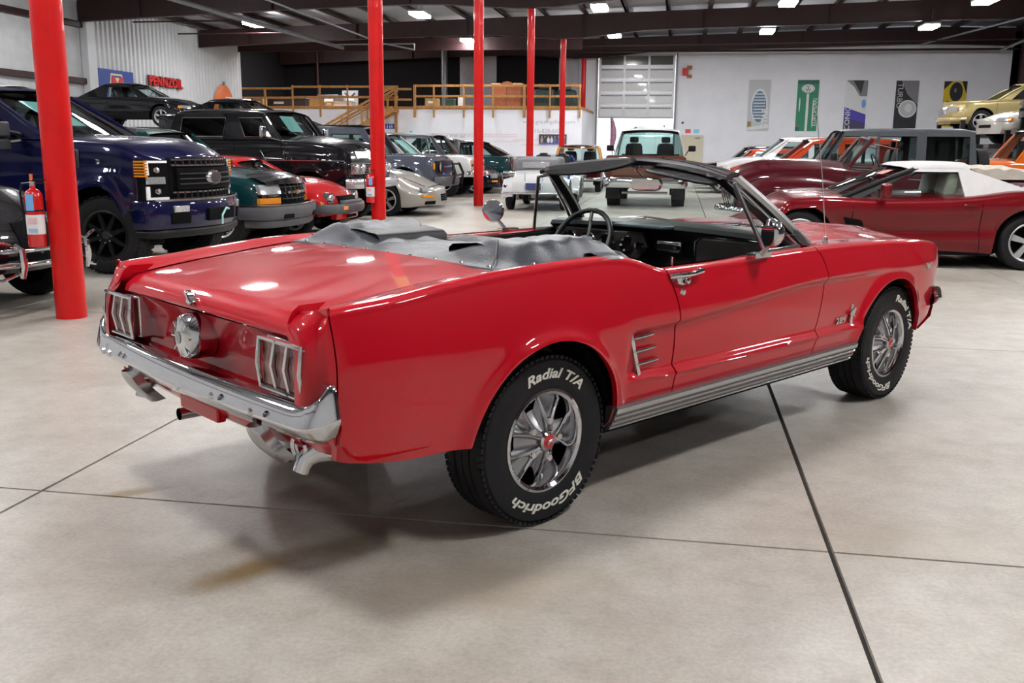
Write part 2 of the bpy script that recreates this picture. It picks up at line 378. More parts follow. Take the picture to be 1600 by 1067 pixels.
for i, (x, y) in enumerate(spots+L2):
    if lp is None:
        root = empty('ceiling_lamp', (x, y, 6.1)); lp = root
        MB().box((0, 0, .045), (.56, 1.22, .07)).build('housing', LAMPB, root, bevel=.01)
        MB().box((0, 0, -.035), (.5, 1.14, .09)).build('lit_panel', LAMPM, root)
        MB().cyl((0, -.4, .08), (0, -.4, .55), .008, 6).build('hanger_wire', GREYP, root); MB().cyl((0, .4, .08), (0, .4, .55), .008, 6).build('hanger_wire', GREYP, root)
    else:
        root = copy_tree(lp); root.location = (x, y, 6.1)
    if i < 10: tag(root, labs[i], 'lamp', 'high bay lamps under the roof')
    else: tag(root, 'high bay lamp hanging under the roof, outside the photo frame', 'lamp', 'high bay lamps outside the frame')
# unseen lamps, added to brighten the bay behind the door
for x, y in ((-6, 2), (-2.4, 2), (1.5, 2), (-6, 6), (-2.4, 6), (1.5, 6)):
    root = copy_tree(lp); root.location = (x, YF+y, 6.5); tag(root, 'unseen lamp added to brighten the bay behind the roll-up door', 'lamp', 'unseen lamps added to brighten the bay')
# red posts
PY = [6.82, 14.9, 22.75, 31.25, 39.8, 48.2]
plab = ['nearest red steel post, left, carrying a fire extinguisher', 'second red steel post, with an extinguisher, before the silver coupe', 'third red steel post, bare, standing beside the teal pickup',
        'fourth red steel post, behind the white roadster', 'fifth red steel post, behind the wood-trimmed wagon', 'farthest thin red steel post with a yellow patch, at the white wall corner']
for i, y in enumerate(PY):
    x = -4.8 if i < 3 else -4.88
    o = MB().cyl((0, 0, 0), (0, 0, 5.74), .117, 28).build('steel_post', REDPOST, loc=(x, y, 0)); tag(o, plab[i], 'post', 'red posts down the aisle')
    if i == 5: MB().lathe([(.119, 2.75), (.119, 3.1)], axis='Z', n=20).build('yellow_patch', mat('yellow_tape', (.75, .65, .1), noise=.05), o)
    if i == 1: MB().lathe([(.119, 4.5), (.119, 5.1)], axis='Z', n=20).build('yellow_tape', mat('yellow_tape', (.75, .65, .1), noise=.05), o)
# ================================================================ wheels (shared by every car)
def wheel(parent, x, y, r, hw, rim_r, style, side=-1, spokes=5, rimm=None, tyre_text=None, n=48, tread=True, name='wheel', z=None):
    """side -1: outer face towards -y.  The tyre is the part, rim pieces are sub-parts."""
    k = hw; q = r*.02
    prof = [(rim_r*1.0, k*.80), (rim_r*1.03, k*.93), (rim_r*1.12, k*1.0), ((rim_r+r)/2, k*1.03), (r*.93, k*.98), (r*.975, k*.86), (r*.992, k*.7)]
    gro = [(r, k*.66), (r, k*.42), (r*.975, k*.40), (r*.975, k*.35), (r, k*.33), (r, k*.03), (r*.975, k*.02)] if n > 30 else [(r, k*.6), (r, .02)]
    P = prof+gro; P = P + [(a, -b) for a, b in P[::-1]] + [(rim_r*.98, -k*.8)]
    mb = MB().lathe([(a, -b) for a, b in P], n=n, close=True)
    if tread:
        nb = 76 if n > 40 else 30; TB = .9735 if n > 40 else .985
        for i in range(nb):
            for sd in (-1, 1):
                a = 2*PI*(i+(.5 if sd > 0 else 0))/nb; c = Vector((math.cos(a), 0, math.sin(a))); t = Vector((-math.sin(a), 0, math.cos(a)))
                M = Matrix((t, Vector((0, 1, 0)), c)).transposed()
                mb.box(c*(r*TB)+Vector((0, sd*k*.80, 0)), (2*PI*r/nb*.66, k*.32, r*.03), rot=M)
    mb.xf(lambda p: Vector((p.x, p.y*(-side*-1 if False else 1), p.z)))
    zc = z if z is not None else r
    o = mb.build(name, RUBBER, parent, ang=32, loc=(x, y, zc))
    S = side
    def sub(mbx, nm, mm, **kw):
        if S > 0: mbx = flipy(mbx)
        return mbx.build(nm, mm, o, **kw)
    rimm = rimm or ALLOY; R = rim_r
    # all rims modelled with outer face towards -y
    barrel = MB().lathe([(R*1.04, -k*.92), (R*1.05, -k*.97), (R*1.0, -k*1.0), (R*.94, -k*.93), (R*.9, -k*.75), (R*.88, -k*.2), (R*.86, k*.6)], n=n)
    if style == 'styled':          # five-petal styled steel wheel with trim ring
        sub(barrel, 'trim_ring', CHROME)
        d = -k*.42; dh_ = lambda t: -k*lerp(.34, .0, t**.8)
        disc = MB(); n5 = 5
        # petals: star shaped grey pressed disc with five windows near the rim
        def rad(a): return a
        rows = []
        NA = 100
        for i in range(NA):
            a = 2*PI*i/NA; ph = (a*5/(2*PI)) % 1.0; w = abs(ph-.5)*2      # w=1 at petal centre, 0 at window centre
            ro = R*.60 if w < .42 else R*.90
            ro = lerp(R*.60, R*.90, ss(.36, .46, w))
            row = []
            for t in (0., .25, .5, .75, 1.0):
                rr_ = lerp(R*.16, ro, t)
                dz = d + dh_(t) + (-k*.10*math.exp(-((w-.62)/.16)**2)) * ss(.1, .4, t) - k*.12*(1-t)**2 + k*.22*ss(.5, 1., w)*ss(.12, .5, t)*.6
                row.append((rr_*math.cos(a), dz, rr_*math.sin(a)))
            rows.append(row)
        disc.grid(rows, cu=True)
        sub(disc, 'pressed_disc', STEEL, ang=60)
        sub(MB().lathe([(0, k*.1), (R*.9, k*.1)], n=24), 'brake_backing', DARK)
        for i in range(10):        # chrome ridges
            i5, s_ = divmod(i, 2); ac = 2*PI*(i5/5.)      # petal centre angles where ph = 0 -> w=1
            a0 = ac + (-1 if s_ else 1)*2*PI/5*.10; a1 = ac + (-1 if s_ else 1)*2*PI/5*.285
            pts = []
            for t in (0., .3, .65, 1.):
                a = lerp(a0*1., a1, ss(0, 1, t)); rr_ = lerp(R*.22, R*.90, t)
                pts.append((rr_*math.cos(a), d+dh_(lerp(.05, 1., t))-k*.16*(1-t)-k*.10, rr_*math.sin(a)))
            sub(MB().tube(pts, [R*.05, R*.042, R*.038, R*.035], 8), 'chrome_spoke', CHROME)
        for i in range(5):
            a = 2*PI*i/5.
            sub(MB().lathe([(0, -.036), (.012, -.036), (.016, -.026), (.017, .02)], o=(R*.40*math.cos(a), d+dh_(.33), R*.40*math.sin(a)), n=10), 'lug_nut', CHROME)
        hub = sub(MB().lathe([(R*.20, d+.02-k*.33), (R*.19, d-.030-k*.33), (R*.15, d-.038-k*.33)], n=24), 'hub_ring', CHROME)
        sub(MB().lathe([(0, d-.042-k*.33), (R*.15, d-.038-k*.33)], n=24), 'red_centre_cap', mat('red_cap', (.5, .01, .015), rough=.25, coat=.8, noise=.03))
        horse = MB().prism([(-.016, -.003), (-.006, .004), (.004, .006), (.012, .012), (.018, .009), (.012, .002), (.014, -.008), (.008, -.002), (-.002, -.002), (-.012, -.009)], d-.046-k*.33, d-.040-k*.33)
        sub(horse, 'horse_badge', CHROME)
    else:
        sub(barrel, 'rim_barrel', rimm if style not in ('steelie',) else STEEL)
        d = -k*.78
        sub(MB().lathe([(0, -k*.05), (R*.88, -k*.05)], n=20), 'brake_backing', DARK)
        if style == 'wire' or style == 'cap':
            sub(MB().lathe([(0, d-.03), (R*.2, d-.028), (R*.35, d-.01), (R*.6, d), (R*.85, d+.01), (R*.95, d+.03)], n=28), 'hub_cap', CHROME)
        else:
            for i in range(spokes):
                a = 2*PI*i/spokes + .3
                c, s_ = math.cos(a), math.sin(a)
                w0, w1 = R*.11, R*(.17 if spokes <= 5 else .07)
                if style == 'twin': offs = (-.085, .085)
                else: offs = (0,)
                for of in offs:
                    u = Vector((math.cos(a+of), 0, math.sin(a+of))); t = Vector((-u.z, 0, u.x))
                    ww0, ww1 = (w0*.5, w1*.45) if len(offs) == 2 else (w0, w1)
                    pts = [u*R*.12+t*ww0, u*R*.12-t*ww0, u*R*.93-t*ww1, u*R*.93+t*ww1]
                    mb2 = MB(); vs = [(p.x, d, p.z) for p in pts[:2]]+[(p.x, d-.005, p.z) for p in pts[2:]]+[(p.x, d+.03, p.z) for p in pts]
                    mb2.add(vs, [(0, 1, 2, 3), (4, 5, 6, 7), (0, 1, 5, 4), (1, 2, 6, 5), (2, 3, 7, 6), (3, 0, 4, 7)])
                    sub(mb2, 'spoke', rimm)
            sub(MB().lathe([(0, d-.012), (R*.16, d-.01), (R*.22, d+.01)], n=16), 'hub_cap', CHROME if style != 'black' else GUN)
            if spokes >= 8 or style == 'black':
                for i in range(8):
                    a = 2*PI*i/8; sub(MB().lathe([(0, d-.03), (.011, -.03+d), (.013, d+.01)], o=(R*.31*math.cos(a), 0, R*.31*math.sin(a)), n=6), 'lug_nut', CHROMED)
    if tyre_text:
        for s_, size, ac, span, rt in tyre_text:
            tm = text_mb(s_, size, 0.0012, shear=.25, bold=.0012)
            xs = [v[0] for v in tm.v]; wv = (max(xs)-min(xs)); xm = (max(xs)+min(xs))/2
            def bend(p):
                an = math.radians(ac) + (p.x-xm)/wv*math.radians(span)
                rr_ = rt + p.y
                # clockwise from the top when seen from the outside (-y side): x to the right
                return Vector((rr_*math.sin(an), -(k*1.034)-p.z + abs(rr_-.254)*.04, rr_*math.cos(an)))
            tm.xf(bend); sub(tm, 'raised_lettering', WHITE, ang=30)
    return o
# ================================================================ the red convertible
CX, CYY, CA = -1.094, 3.7877, .9309
car = empty('convertible_car', (CX, CYY, 0), CA, 'glossy red classic convertible with its top folded, parked in the foreground', 'car')
Wt = tab([(-1.02, .79), (-.95, .815), (-.85, .838), (-.6, .858), (0, .868), (.6, .866), (1.2, .864), (2.0, .866), (2.7, .866), (3.0, .858), (3.2, .838), (3.35, .80), (3.45, .745)])
ZT = tab([(-1.02, .86), (-.95, .893), (-.84, .908), (-.7, .918), (-.45, .945), (-.23, .963), (0, .972), (.30, .977), (.42, .973), (.54, .952), (.63, .925), (.72, .905), (1.0, .905), (1.45, .914), (1.98, .917), (2.5, .908), (3.05, .882), (3.25, .86), (3.38, .825), (3.45, .775)])
ZC = tab([(.3, .69), (.42, .694), (.72, .70), (1.9, .768), (2.5, .765), (3.06, .74), (3.4, .72)])     # cove crease
ZL = tab([(.4, .487), (.72, .472), (1.94, .472), (3.0, .47)])                                            # lower crease
ZB = tab([(-1.02, .50), (-.97, .475), (-.85, .428), (-.66, .397), (-.47, .388), (0, .36), (.33, .33), (2.2, .33), (2.7, .33), (3.05, .36), (3.2, .40), (3.45, .50)])
ARCH = [(-.02, .335, .372), (2.665, .32, .378)]
def zbot(x, arch=True):
    z = ZB(x)
    if arch:
        for xa, za, ra in ARCH:
            if abs(x-xa) < ra: z = max(z, za+math.sqrt(max(0, ra*ra-(x-xa)**2)))
    return z
def ysurf(x, z):
    W = Wt(x); y = W
    zt = ZT(x)
    if z > .72: y -= .060*(max(0, z-.72)/.22)**1.6
    else: y -= .040*((.72-z)/.36)**2.0
    # sculpted side cove
    dp = .029*ss(.400, .455, x)*(1-.75*ss(2.0, 3.0, x))
    zc, zl = ZC(x), ZL(x)
    if z < zc:
        Rr = ss(0, .038, zc-z)*(1-ss(.035, .0, z-zl)) if z > zl else 0
        y -= dp*Rr
    if z < zl+.0: y += .006*ss(.4, .5, x)*ss(.02, 0, zl-z)*(1-ss(2.1, 2.4, x))
    # crease line along the whole flank, softer on the quarter
    y += .006*math.exp(-((z-zc)/.03)**2)*ss(-.9, -.3, x)*(1-ss(.35, .45, x))*.6
    # wheel arch flares
    for xa, za, ra in ARCH:
        dd = math.hypot(x-xa, z-za)-ra
        if dd > -.02: y += .020*math.exp(-(max(0, dd)/.035)**2)*(1 if z > za-.1 else 0)
    # tail: extension curves in toward the rear
    return y
SR = .030
def column(x, nside=84, ntop=4, rear=False, topin=.70, ztopin=None, arch=True, xs=None):
    """profile of the flank at x, bottom to the top inner edge, right side (y negative)"""
    zt = ZT(x); zb = zbot(x, arch); out = []
    zs = zt-SR
    for i in range(nside+1):
        t = i/nside; z = lerp(zb, zs, t); X = xs(x, z) if xs else x
        out.append((X, -ysurf(X, z), z))
    ye = ysurf(x, zs)
    for i in range(1, 6):
        a = PI/2*i/5; X = xs(x, zt) if xs else x
        out.append((X, -(ye-SR+SR*math.cos(a)), zs+SR*math.sin(a)))
    z1 = ztopin(x) if ztopin else zt-.004
    for i in range(1, ntop+1):
        t = i/ntop; X = xs(x, zt) if xs else x
        out.append((X, -lerp(ye-SR, topin(x) if callable(topin) else topin, t), lerp(zt, z1, ss(0, 1, t))))
    return out
def stations(x0, x1, n, arches=()):
    xs = [lerp(x0, x1, i/n) for i in range(n+1)]
    for xa, za, ra in arches:
        xs = [x for x in xs if abs(x-xa) > ra+.004 or False]
        xs += [xa-ra-.003, xa+ra+.003, xa-ra+.0008, xa+ra-.0008] + [xa+ra*math.cos(PI*k/40) for k in range(1, 40)]
    return sorted(x for x in xs if x0-1e-6 <= x <= x1+1e-6)
def flank(x0, x1, n, arches=(), bend0=None, bend1=None, flange=True, **kw):
    def xs(x, z):
        u = (x-x0)/(x1-x0); d = 0
        if bend0: d += (bend0(z))*(1-u)**3
        if bend1: d += (bend1(z))*u**3
        return x+d
    R = [column(x, xs=xs, **kw) for x in stations(x0, x1, n, arches)]
    if flange:
        def inn(row, dx): return [(p[0]+dx, p[1]+.03 if i < 87 else p[1], p[2]-.0 if i < 87 else p[2]-.03) for i, p in enumerate(row)]
        if flange in (True, 'front'): R = R + [inn(R[-1], -.002)]
        if flange in (True, 'rear'): R = [inn(R[0], .002)] + R
    mb = MB().grid(R)
    # rolled lower edge
    low = [r[0] for r in R]; low2 = [(p[0], p[1]+.025, p[2]+.004) for p in low]
    mb.grid([low, low2])
    return mb
G = .0045
bd_r = tab([(.33, .006), (.39, .006), (.55, .010), (.70, .0), (.80, -.022), (.90, -.052)])     # rear door gap
bd_f = tab([(.33, 0.), (.38, 0.), (.55, .045), (.745, .066), (.85, .04), (.92, 0.)])            # front door gap
DQ = .719; DFx = 1.858
tq = lambda x: lerp(.635, .700, ss(-.6, .1, x))
zq = lambda x: (deckz(x)+.004 if x > -.85 else .871) if x < -.11 else (lerp(.951, .960, ss(-.11, .1, x)) if x < .36 else lerp(.960, .895, ss(.36, .7, x)))
deckz = tab([(-.935, .812), (-.930, .828), (-.905, .850), (-.875, .864), (-.80, .878), (-.6, .905), (-.4, .926), (-.25, .938), (-.11, .947)])
def q_fn(): return flank(-.90+G, DQ-G, 60, [ARCH[0]], bend1=bd_r, topin=tq, ztopin=zq)
both(q_fn, 'quarter_panel', RED, car, ang=28)
def d_fn(): return flank(DQ+G, DFx-G, 40, [], bend0=bd_r, bend1=bd_f, topin=.745, ztopin=lambda x: ZT(x)-.006, arch=False)
# door bottom is above the sill
ZBs = ZB
ZB = tab([(.6, .392), (1.3, .385), (2.0, .378)])
doors = both(d_fn, 'door', RED, car, ang=28)
ZB = ZBs
def f_fn(): return flank(DFx+G, 3.44, 50, [ARCH[1]], bend0=bd_f, topin=lambda x: lerp(.66, .64, ss(2, 3.4, x)), ztopin=lambda x: ZT(x)+.004, flange='rear')
both(f_fn, 'front_fender', RED, car, ang=28)
# sill strips under the doors
def sill(): return MB().grid([[(x, -.790, .30), (x, -.822, .33), (x, -.838, .372), (x, -.842, .385), (x, -.80, .392)] for x in (.34, .72, 1.3, 1.86, 2.29)])
both(sill, 'sill_panel', RED, car)
def rock():
    prof = [(-.800, .288), (-.822, .296), (-.826, .304), (-.822, .308), (-.834, .318), (-.838, .326), (-.833, .330), (-.846, .342), (-.849, .350), (-.845, .354), (-.858, .366), (-.862, .384), (-.858, .394), (-.842, .397), (-.80, .392)]
    mb = MB().grid([[(x+(.03*(.39-z) if x > 1 else 0), y, z) for y, z in prof] for x in (.345, 1.0, 1.6, 2.285)])
    mb.add([(.345, y, z) for y, z in prof], [list(range(len(prof)))]); mb.add([(2.285, y, z) for y, z in prof], [list(range(len(prof)))])
    return mb
both(rock, 'rocker_moulding', mat('brushed_aluminium', (.62, .62, .63), rough=.25, metal=.9, noise=.04, nscale=20), car, ang=25)
# quarter extensions: the end caps round the tail lamps
def ext():
    mb = MB(); R = []
    prof = tab([(.46, -.905), (.50, -.935), (.56, -.963), (.63, -.978), (.72, -.975), (.80, -.965), (.86, -.948), (.893, -.925), (.905, -.898)])  # rear edge x(z)
    zs = [.49+(.90-.49)*i/26 for i in range(27)]
    for z in zs:
        xe = prof(z); row = []
        for i in range(15):
            t = i/14
            if t < .5:          # flank part
                x = lerp(-.90, xe+.03, t*2); x = max(x, -1.0); zz = min(z, ZT(x)-SR+.02)
                y = ysurf(max(x, -.97), zz)
                row.append((x, -y+.02*ss(.3, .5, t), z))
            else:               # rolls round to the rear face
                a = (t-.5)*2; x = xe+.03-.03*math.sin(min(1, a*1.6)*PI/2); yq = ysurf(-.95, min(z, .87))-.02; y = yq - lerp(.075, max(.075, yq-.642), ss(.795, .85, z))*ss(.0, 1., a)
                row.append((x, -y, z))
        R.append(row)
    n_ = len(R[-1])
    zm = [lerp(.900, .873, ss(.45, .95, k/(n_-1))) for k in range(n_)]
    zm = [z_-.016*math.exp(-((k-7)/2.5)**2) for k, z_ in enumerate(zm)]
    R = [[(p[0], p[1], .49+(p[2]-.49)*(zm[k]-.49)/.41) for k, p in enumerate(row)] for row in R]
    L_ = R[-1]; S_ = [(-.893, lerp(-.795, -.644, k/(n_-1)), lerp(.902, .874, ss(0, 1, k/(n_-1)))) for k in range(n_)]
    for t, up in ((.10, .006), (.3, .010), (.6, .008), (1., .0)):
        R.append([tuple(lerp(a, b_, t)+(up if q == 2 else 0) for q, (a, b_) in enumerate(zip(P1, P2))) for P1, P2 in zip(L_, S_)])
    mb.grid(R)
    # inner cheek towards the lamp
    ck = [[(prof(z)+.004+.10*t, -(lerp(ysurf(-.95, min(z, .87))-.095, .642, ss(.795, .85, z))-.004*t), z) for t in (0, 1)] for z in zs]; mb.grid(ck)
    return mb
both(ext, 'quarter_extension', RED, car, ang=40)
# tail panel (concave), trunk lid, valance
tp = MB(); rows = []
for i in range(17):
    z = lerp(.53, .800, i/16); row = []
    for j in range(41):
        y = lerp(-.74, .74, j/40); v = (z-.53)/.27
        x = -.925+.045*math.sin(PI*min(1, max(0, v)))*(1-.0) - .012*(1-(y/.74)**2)
        row.append((x, y, z))
    rows.append(row)
tp.grid(rows).build('tail_panel', RED, car, ang=40)
deckz = tab([(-.935, .812), (-.930, .828), (-.905, .850), (-.875, .864), (-.80, .878), (-.6, .905), (-.4, .926), (-.25, .938), (-.11, .947)])
tl = MB(); rows = []
xsd = [-.900, -.934, -.937, -.935, -.93, -.92, -.905, -.89, -.875, -.85, -.8, -.7, -.6, -.5, -.4, -.3, -.2, -.12]
for i, x in enumerate(xsd):
    row = []
    for j in range(33):
        s_ = j/16-1; wd = lerp(.630, .694, ss(-.6, .1, x)); y = s_*wd
        z = deckz(x) if i > 2 else (.806, .800, .806)[i]
        z += .010*(1-s_*s_)
        dx = -.014*(1-s_*s_) if x < -.6 else 0
        row.append((x+dx, y, z))
    rows.append(row)
lid = tl.grid(rows).build('trunk_lid', RED, car, ang=40)
va = MB(); rows = []
for z, x in ((.56, -.93), (.50, -.93), (.455, -.915), (.42, -.89), (.40, -.85), (.395, -.6)):
    rows.append([(x+.04*(abs(y)/.84)**4, y, z+(.03*(abs(y)/.84)**3 if z < .5 else 0)) for y in [lerp(-.835, .835, j/24) for j in range(25)]])
va.grid(rows).build('rear_valance', RED, car, ang=40)
MB().box((-.905, .06, .435), (.035, .30, .055)).build('valance_panel', RED, car, bevel=.006)
# badges and cap
def fuelcap():
    mb = MB().lathe([(.0, -1.008), (.025, -1.006), (.055, -.998), (.072, -.992), (.080, -.98), (.083, -.955), (.083, -.90)], o=(0, 0, .716), axis='X', n=36); return mb
cap = fuelcap().build('fuel_cap', CHROME, car)
for k in range(8):
    a = 2*PI*k/8; M = Matrix.Rotation(-a, 3, 'X')
    MB().box(M @ Vector((0, 0, .045))+Vector((-.999, 0, .716)), (.004, .005, .05), rot=M).build('cap_rib', CHROME, cap)
MB().lathe([(0, -1.012), (.022, -1.008)], o=(0, 0, .716), axis='X', n=20).build('cap_centre', STEEL, cap)
MB().prism([(-.026, .838), (-.008, .85), (.004, .872), (.026, .875), (.03, .862), (.012, .85), (.018, .83), (-.01, .826)], -.966, -.938, ax='X').build('trunk_badge', CHROME, car, bevel=.004)
# tail lamps
def lamp_bits(s):
    y0, y1 = .497*s, .752*s; L = []
    yc = (y0+y1)/2; hw = abs(y1-y0)/2
    root = MB().box((-.915, yc, .712), (.09, 2*hw-.012, .150)).build('tail_lamp', REDLENS, car, bevel=.004)
    def ring(y0_, y1_, z0_, z1_, x, r=.0075):
        pts = [(x(z0_), y0_, z0_), (x((z0_+z1_)/2), y0_, (z0_+z1_)/2), (x(z1_), y0_, z1_), (x(z1_), (y0_+y1_)/2, z1_), (x(z1_), y1_, z1_), (x((z0_+z1_)/2), y1_, (z0_+z1_)/2), (x(z0_), y1_, z0_), (x(z0_), (y0_+y1_)/2, z0_)]
        return MB().tube(pts, r, 8, closed=True)
    xz = lambda z: -.966-.010*(1-abs(z-.712)/.08)
    ring(yc-hw+.004, yc+hw-.004, .634, .790, xz, .0085).build('lamp_bezel', CHROME, root)
    MB().box((-.905, yc, .712), (.07, 2*hw+.004, .166)).build('lamp_housing', CHROME, root, bevel=.006)
    w = 2*hw/3.0
    for k in range(4):
        y = yc-hw+.012+(2*hw-.024)*k/3
        if k in (1, 2):
            MB().prism([(xz(.634), .634), (xz(.712)-.006, .712), (xz(.79), .79), (xz(.79)+.018, .79), (xz(.712)+.018, .712), (xz(.634)+.018, .634)], y-.0065, y+.0065).build('lamp_rib', CHROME, root, bevel=.002)
    for k in range(3):
        ya = yc-hw+.012+(2*hw-.024)*(k+.12)/3; yb = yc-hw+.012+(2*hw-.024)*(k+.88)/3
        MB().prism([(xz(.645)+.012, .645), (xz(.712)+.008, .712), (xz(.78)+.012, .78), (-.93, .78), (-.93, .645)], ya, yb).build('red_lens', REDLENS, root, bevel=.002)
    MB().box((-.935, (y1-.012*s), .712), (.055, .034, .15)).build('reverse_lens', LENS, root, bevel=.003)
lamp_bits(-1); lamp_bits(1)
# rear bumper
bp_ = []
path = []
for j in range(61):
    s_ = lerp(-1, 1, j/60); a = abs(s_)
    if a < .74: y = s_/.74*.74; x = -1.010+.030*(a/.74)**2; up = 0; nx, ny = -1, -.08*s_
    else:
        t = (a-.74)/.26; an = t*PI/2*1.0
        x = -.98+.03*(1-math.cos(min(an*1.5, PI/2)))+.045*max(0, t-.45); y = (.74+.122*math.sin(min(an*1.45, PI/2)))*(1 if s_ > 0 else -1)
        nx = -math.cos(min(an*1.4, PI/2)); ny = math.sin(min(an*1.4, PI/2))*(1 if s_ > 0 else -1); up = .062*ss(.0, .8, t)
    path.append((x, y, up, nx, ny))
def bump(path, z0, h0, dep=.05, hend=.035):
    R = []
    for x, y, up, nx, ny in path:
        l = math.hypot(nx, ny); nx, ny = nx/l, ny/l
        hh = h0+up*.9; zc = z0+up*.75
        row = []
        for d, q in ((-.055, .50), (-.018, .53), (-.004, .50), (.004, .42), (.014, .18), (.022, -.04), (.0235, -.09), (.018, -.16), (.004, -.32), (-.012, -.46), (-.03, -.5), (-.06, -.48)):
            row.append((x+nx*(d), y+ny*(d), zc+q*hh))
        R.append(row)
    return MB().grid(R)
bmp = bump(path, .560, .112).build('rear_bumper', CHROME, car, ang=50)
for y in (-.56, -.30, .56, .62):
    MB().lathe([(0, -1.040), (.010, -1.037), (.013, -1.028)], o=(-.01, y, .572), axis='X', n=12).build('bumper_bolt', CHROME, bmp)
def guard():
    R = []
    for t in [i/10 for i in range(11)]:
        z = lerp(.515, .375, t); x = -1.02+.105*t**1.6; wd = .020+.022*math.sin(PI*min(1, t*.9+.1))
        yy = -.50
        R.append([(x+.055, yy-wd, z), (x+.015, yy-wd, z-.006), (x, yy-wd*.4, z-.008), (x, yy+wd*.4, z-.008), (x+.015, yy+wd, z-.006), (x+.055, yy+wd, z)])
    return MB().grid(R)
both(guard, 'bumper_guard', CHROMED, car, ang=50)
def exh():
    mb = MB(); pts = [(-.70, -.66, .415), (-.80, -.655, .425), (-.865, -.635, .425), (-.89, -.62, .40), (-.905, -.615, .362)]
    return mb.tube(pts, [.035, .040, .038, .030, .026], 18, cap=False).lathe([(.036, -.03), (.044, -.042), (.040, -.052), (.028, -.046)], o=(-.855, -.60, .440), axis='X', n=22)
both(exh, 'exhaust_trumpet', CHROME, car)
MB().tube([(-.5, .36, .32), (-.78, .36, .335), (-.865, .36, .335)], .024, 14, cap=False).build('exhaust_pipe', CHROME, car)
MB().tube([(-.5, -.36, .32), (-.80, -.36, .33)], .024, 14, cap=False).build('exhaust_pipe', CHROMED, car)
# wheels
TXT_R = [('Radial T/A', .052, 10, 70, .253), ('BFGoodrich', .050, 177, 92, .253)]
TXT_F = [('Radial T/A', .052, 43, 70, .253), ('BFGoodrich', .050, 213, 92, .253)]
TXT_L = [('Radial T/A', .052, -30, 70, .253), ('BFGoodrich', .050, 150, 92, .253)]
for (x, s_, tx) in ((0, -1, TXT_R), (2.743, -1, TXT_F), (0, 1, TXT_L), (2.743, 1, TXT_L)):
    wheel(car, x, (.714)*s_, .322, .104, .186, 'styled', side=s_, n=64, tyre_text=tx)
# wheel wells, floor pan
def well(k):
    mb = MB()
    for xa, za, ra in (ARCH[k],):
        R = []
        for k in range(33):
            a = .05*PI+PI*k/32*.90; R.append([(xa+(ra+.004)*math.cos(a), y, za+(ra+.004)*math.sin(a)) for y in (-.815, -.45)])
        mb.grid(R); mb.add([(xa+(ra+.004)*math.cos(.05*PI+PI*k/32*.9), -.45, za+(ra+.004)*math.sin(.05*PI+PI*k/32*.9)) for k in range(33)], [list(range(33))])
    return mb
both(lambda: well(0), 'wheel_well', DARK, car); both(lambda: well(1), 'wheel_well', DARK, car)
def pan():
    mb = MB(); mb.box((1.33, 0, .30), (1.9, 1.52, .08)).box((-.62, 0, .50), (.5, 1.2, .10)).box((3.15, 0, .40), (.2, 1.3, .1)).box((1.6, 0, .27), (2.6, .9, .05))
    mb.box((1.33, .775, .60), (2.0, .02, .55)).box((1.33, -.775, .60), (2.0, .02, .55))
    mb.box((-.3, 0, .60), (.04, 1.4, .5)).box((1.98, 0, .62), (.04, 1.4, .52)); return mb
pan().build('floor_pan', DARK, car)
# hood, cowl, nose
hz = tab([(1.98, .952), (2.2, .962), (2.6, .955), (3.0, .930), (3.3, .895), (3.42, .862), (3.47, .82)])
rows = []
for i in range(22):
    x = lerp(2.02, 3.47, i/21); row = []
    for j in range(25):
        s_ = j/12-1; wd = lerp(.652, .632, ss(2, 3.4, x)); y = s_*wd
        zed = ZT(min(x, 3.36))+.002; zz = lerp(zed, hz(x)+.012, 1-abs(s_)**2.2) + .012*math.exp(-((abs(y)-.30)/.05)**2)
        row.append((x+.05*(1-s_*s_)*ss(2.8, 3.47, x) + .05*(1-s_*s_)*(1-ss(2.0, 2.6, x))*-1+.05*(1-s_*s_), y, zz))
    rows.append(row)
MB().grid(rows).build('hood', RED, car, ang=40)
rows = [[(x+.02+(.10)*(1-(y/.74)**2), y, lerp(.912, .945, 1-(y/.74)**2)+dz) for y in [lerp(-.74, .74, j/20) for j in range(21)]] for x, dz in ((1.80, .0), (1.88, .012), (1.97, .006), (2.0, -.02))]
MB().grid(rows).build('cowl', RED, car, ang=40)
# front fascia (faces away from the photo)
fs = MB()
rows = []
for z, x in ((.82, 3.47), (.80, 3.485), (.78, 3.47), (.60, 3.40), (.56, 3.40)):
    rows.append([(x-.06*(y/.64)**2+.03, y, z) for y in [lerp(-.66, .66, j/16) for j in range(17)]])
fs.grid(rows).build('grille_surround', RED, car)
gr = MB().box((3.40, 0, .68), (.03, 1.0, .17)).build('grille', BLACK, car)
for k in range(9):
    MB().box((3.42, 0, .61+.0175*k), (.012, .98, .006)).build('grille_bar', CHROMED, gr)
MB().box((3.425, 0, .685), (.02, .16, .09)).build('grille_badge', CHROME, gr, bevel=.01)
def hl(): return MB().lathe([(0, 3.43), (.06, 3.425), (.088, 3.41), (.096, 3.40), (.10, 3.36)], o=(0, -.60, .70), axis='X', n=28)
both(hl, 'headlamp', LENS, car)
def fv(): return MB().grid([[(x, y, z) for y in (-.78, -.5, 0, .5, .78)] for x, z in ((3.36, .56), (3.40, .50), (3.36, .40), (3.2, .34))])
fv().build('front_valance', RED, car)
fpath = []
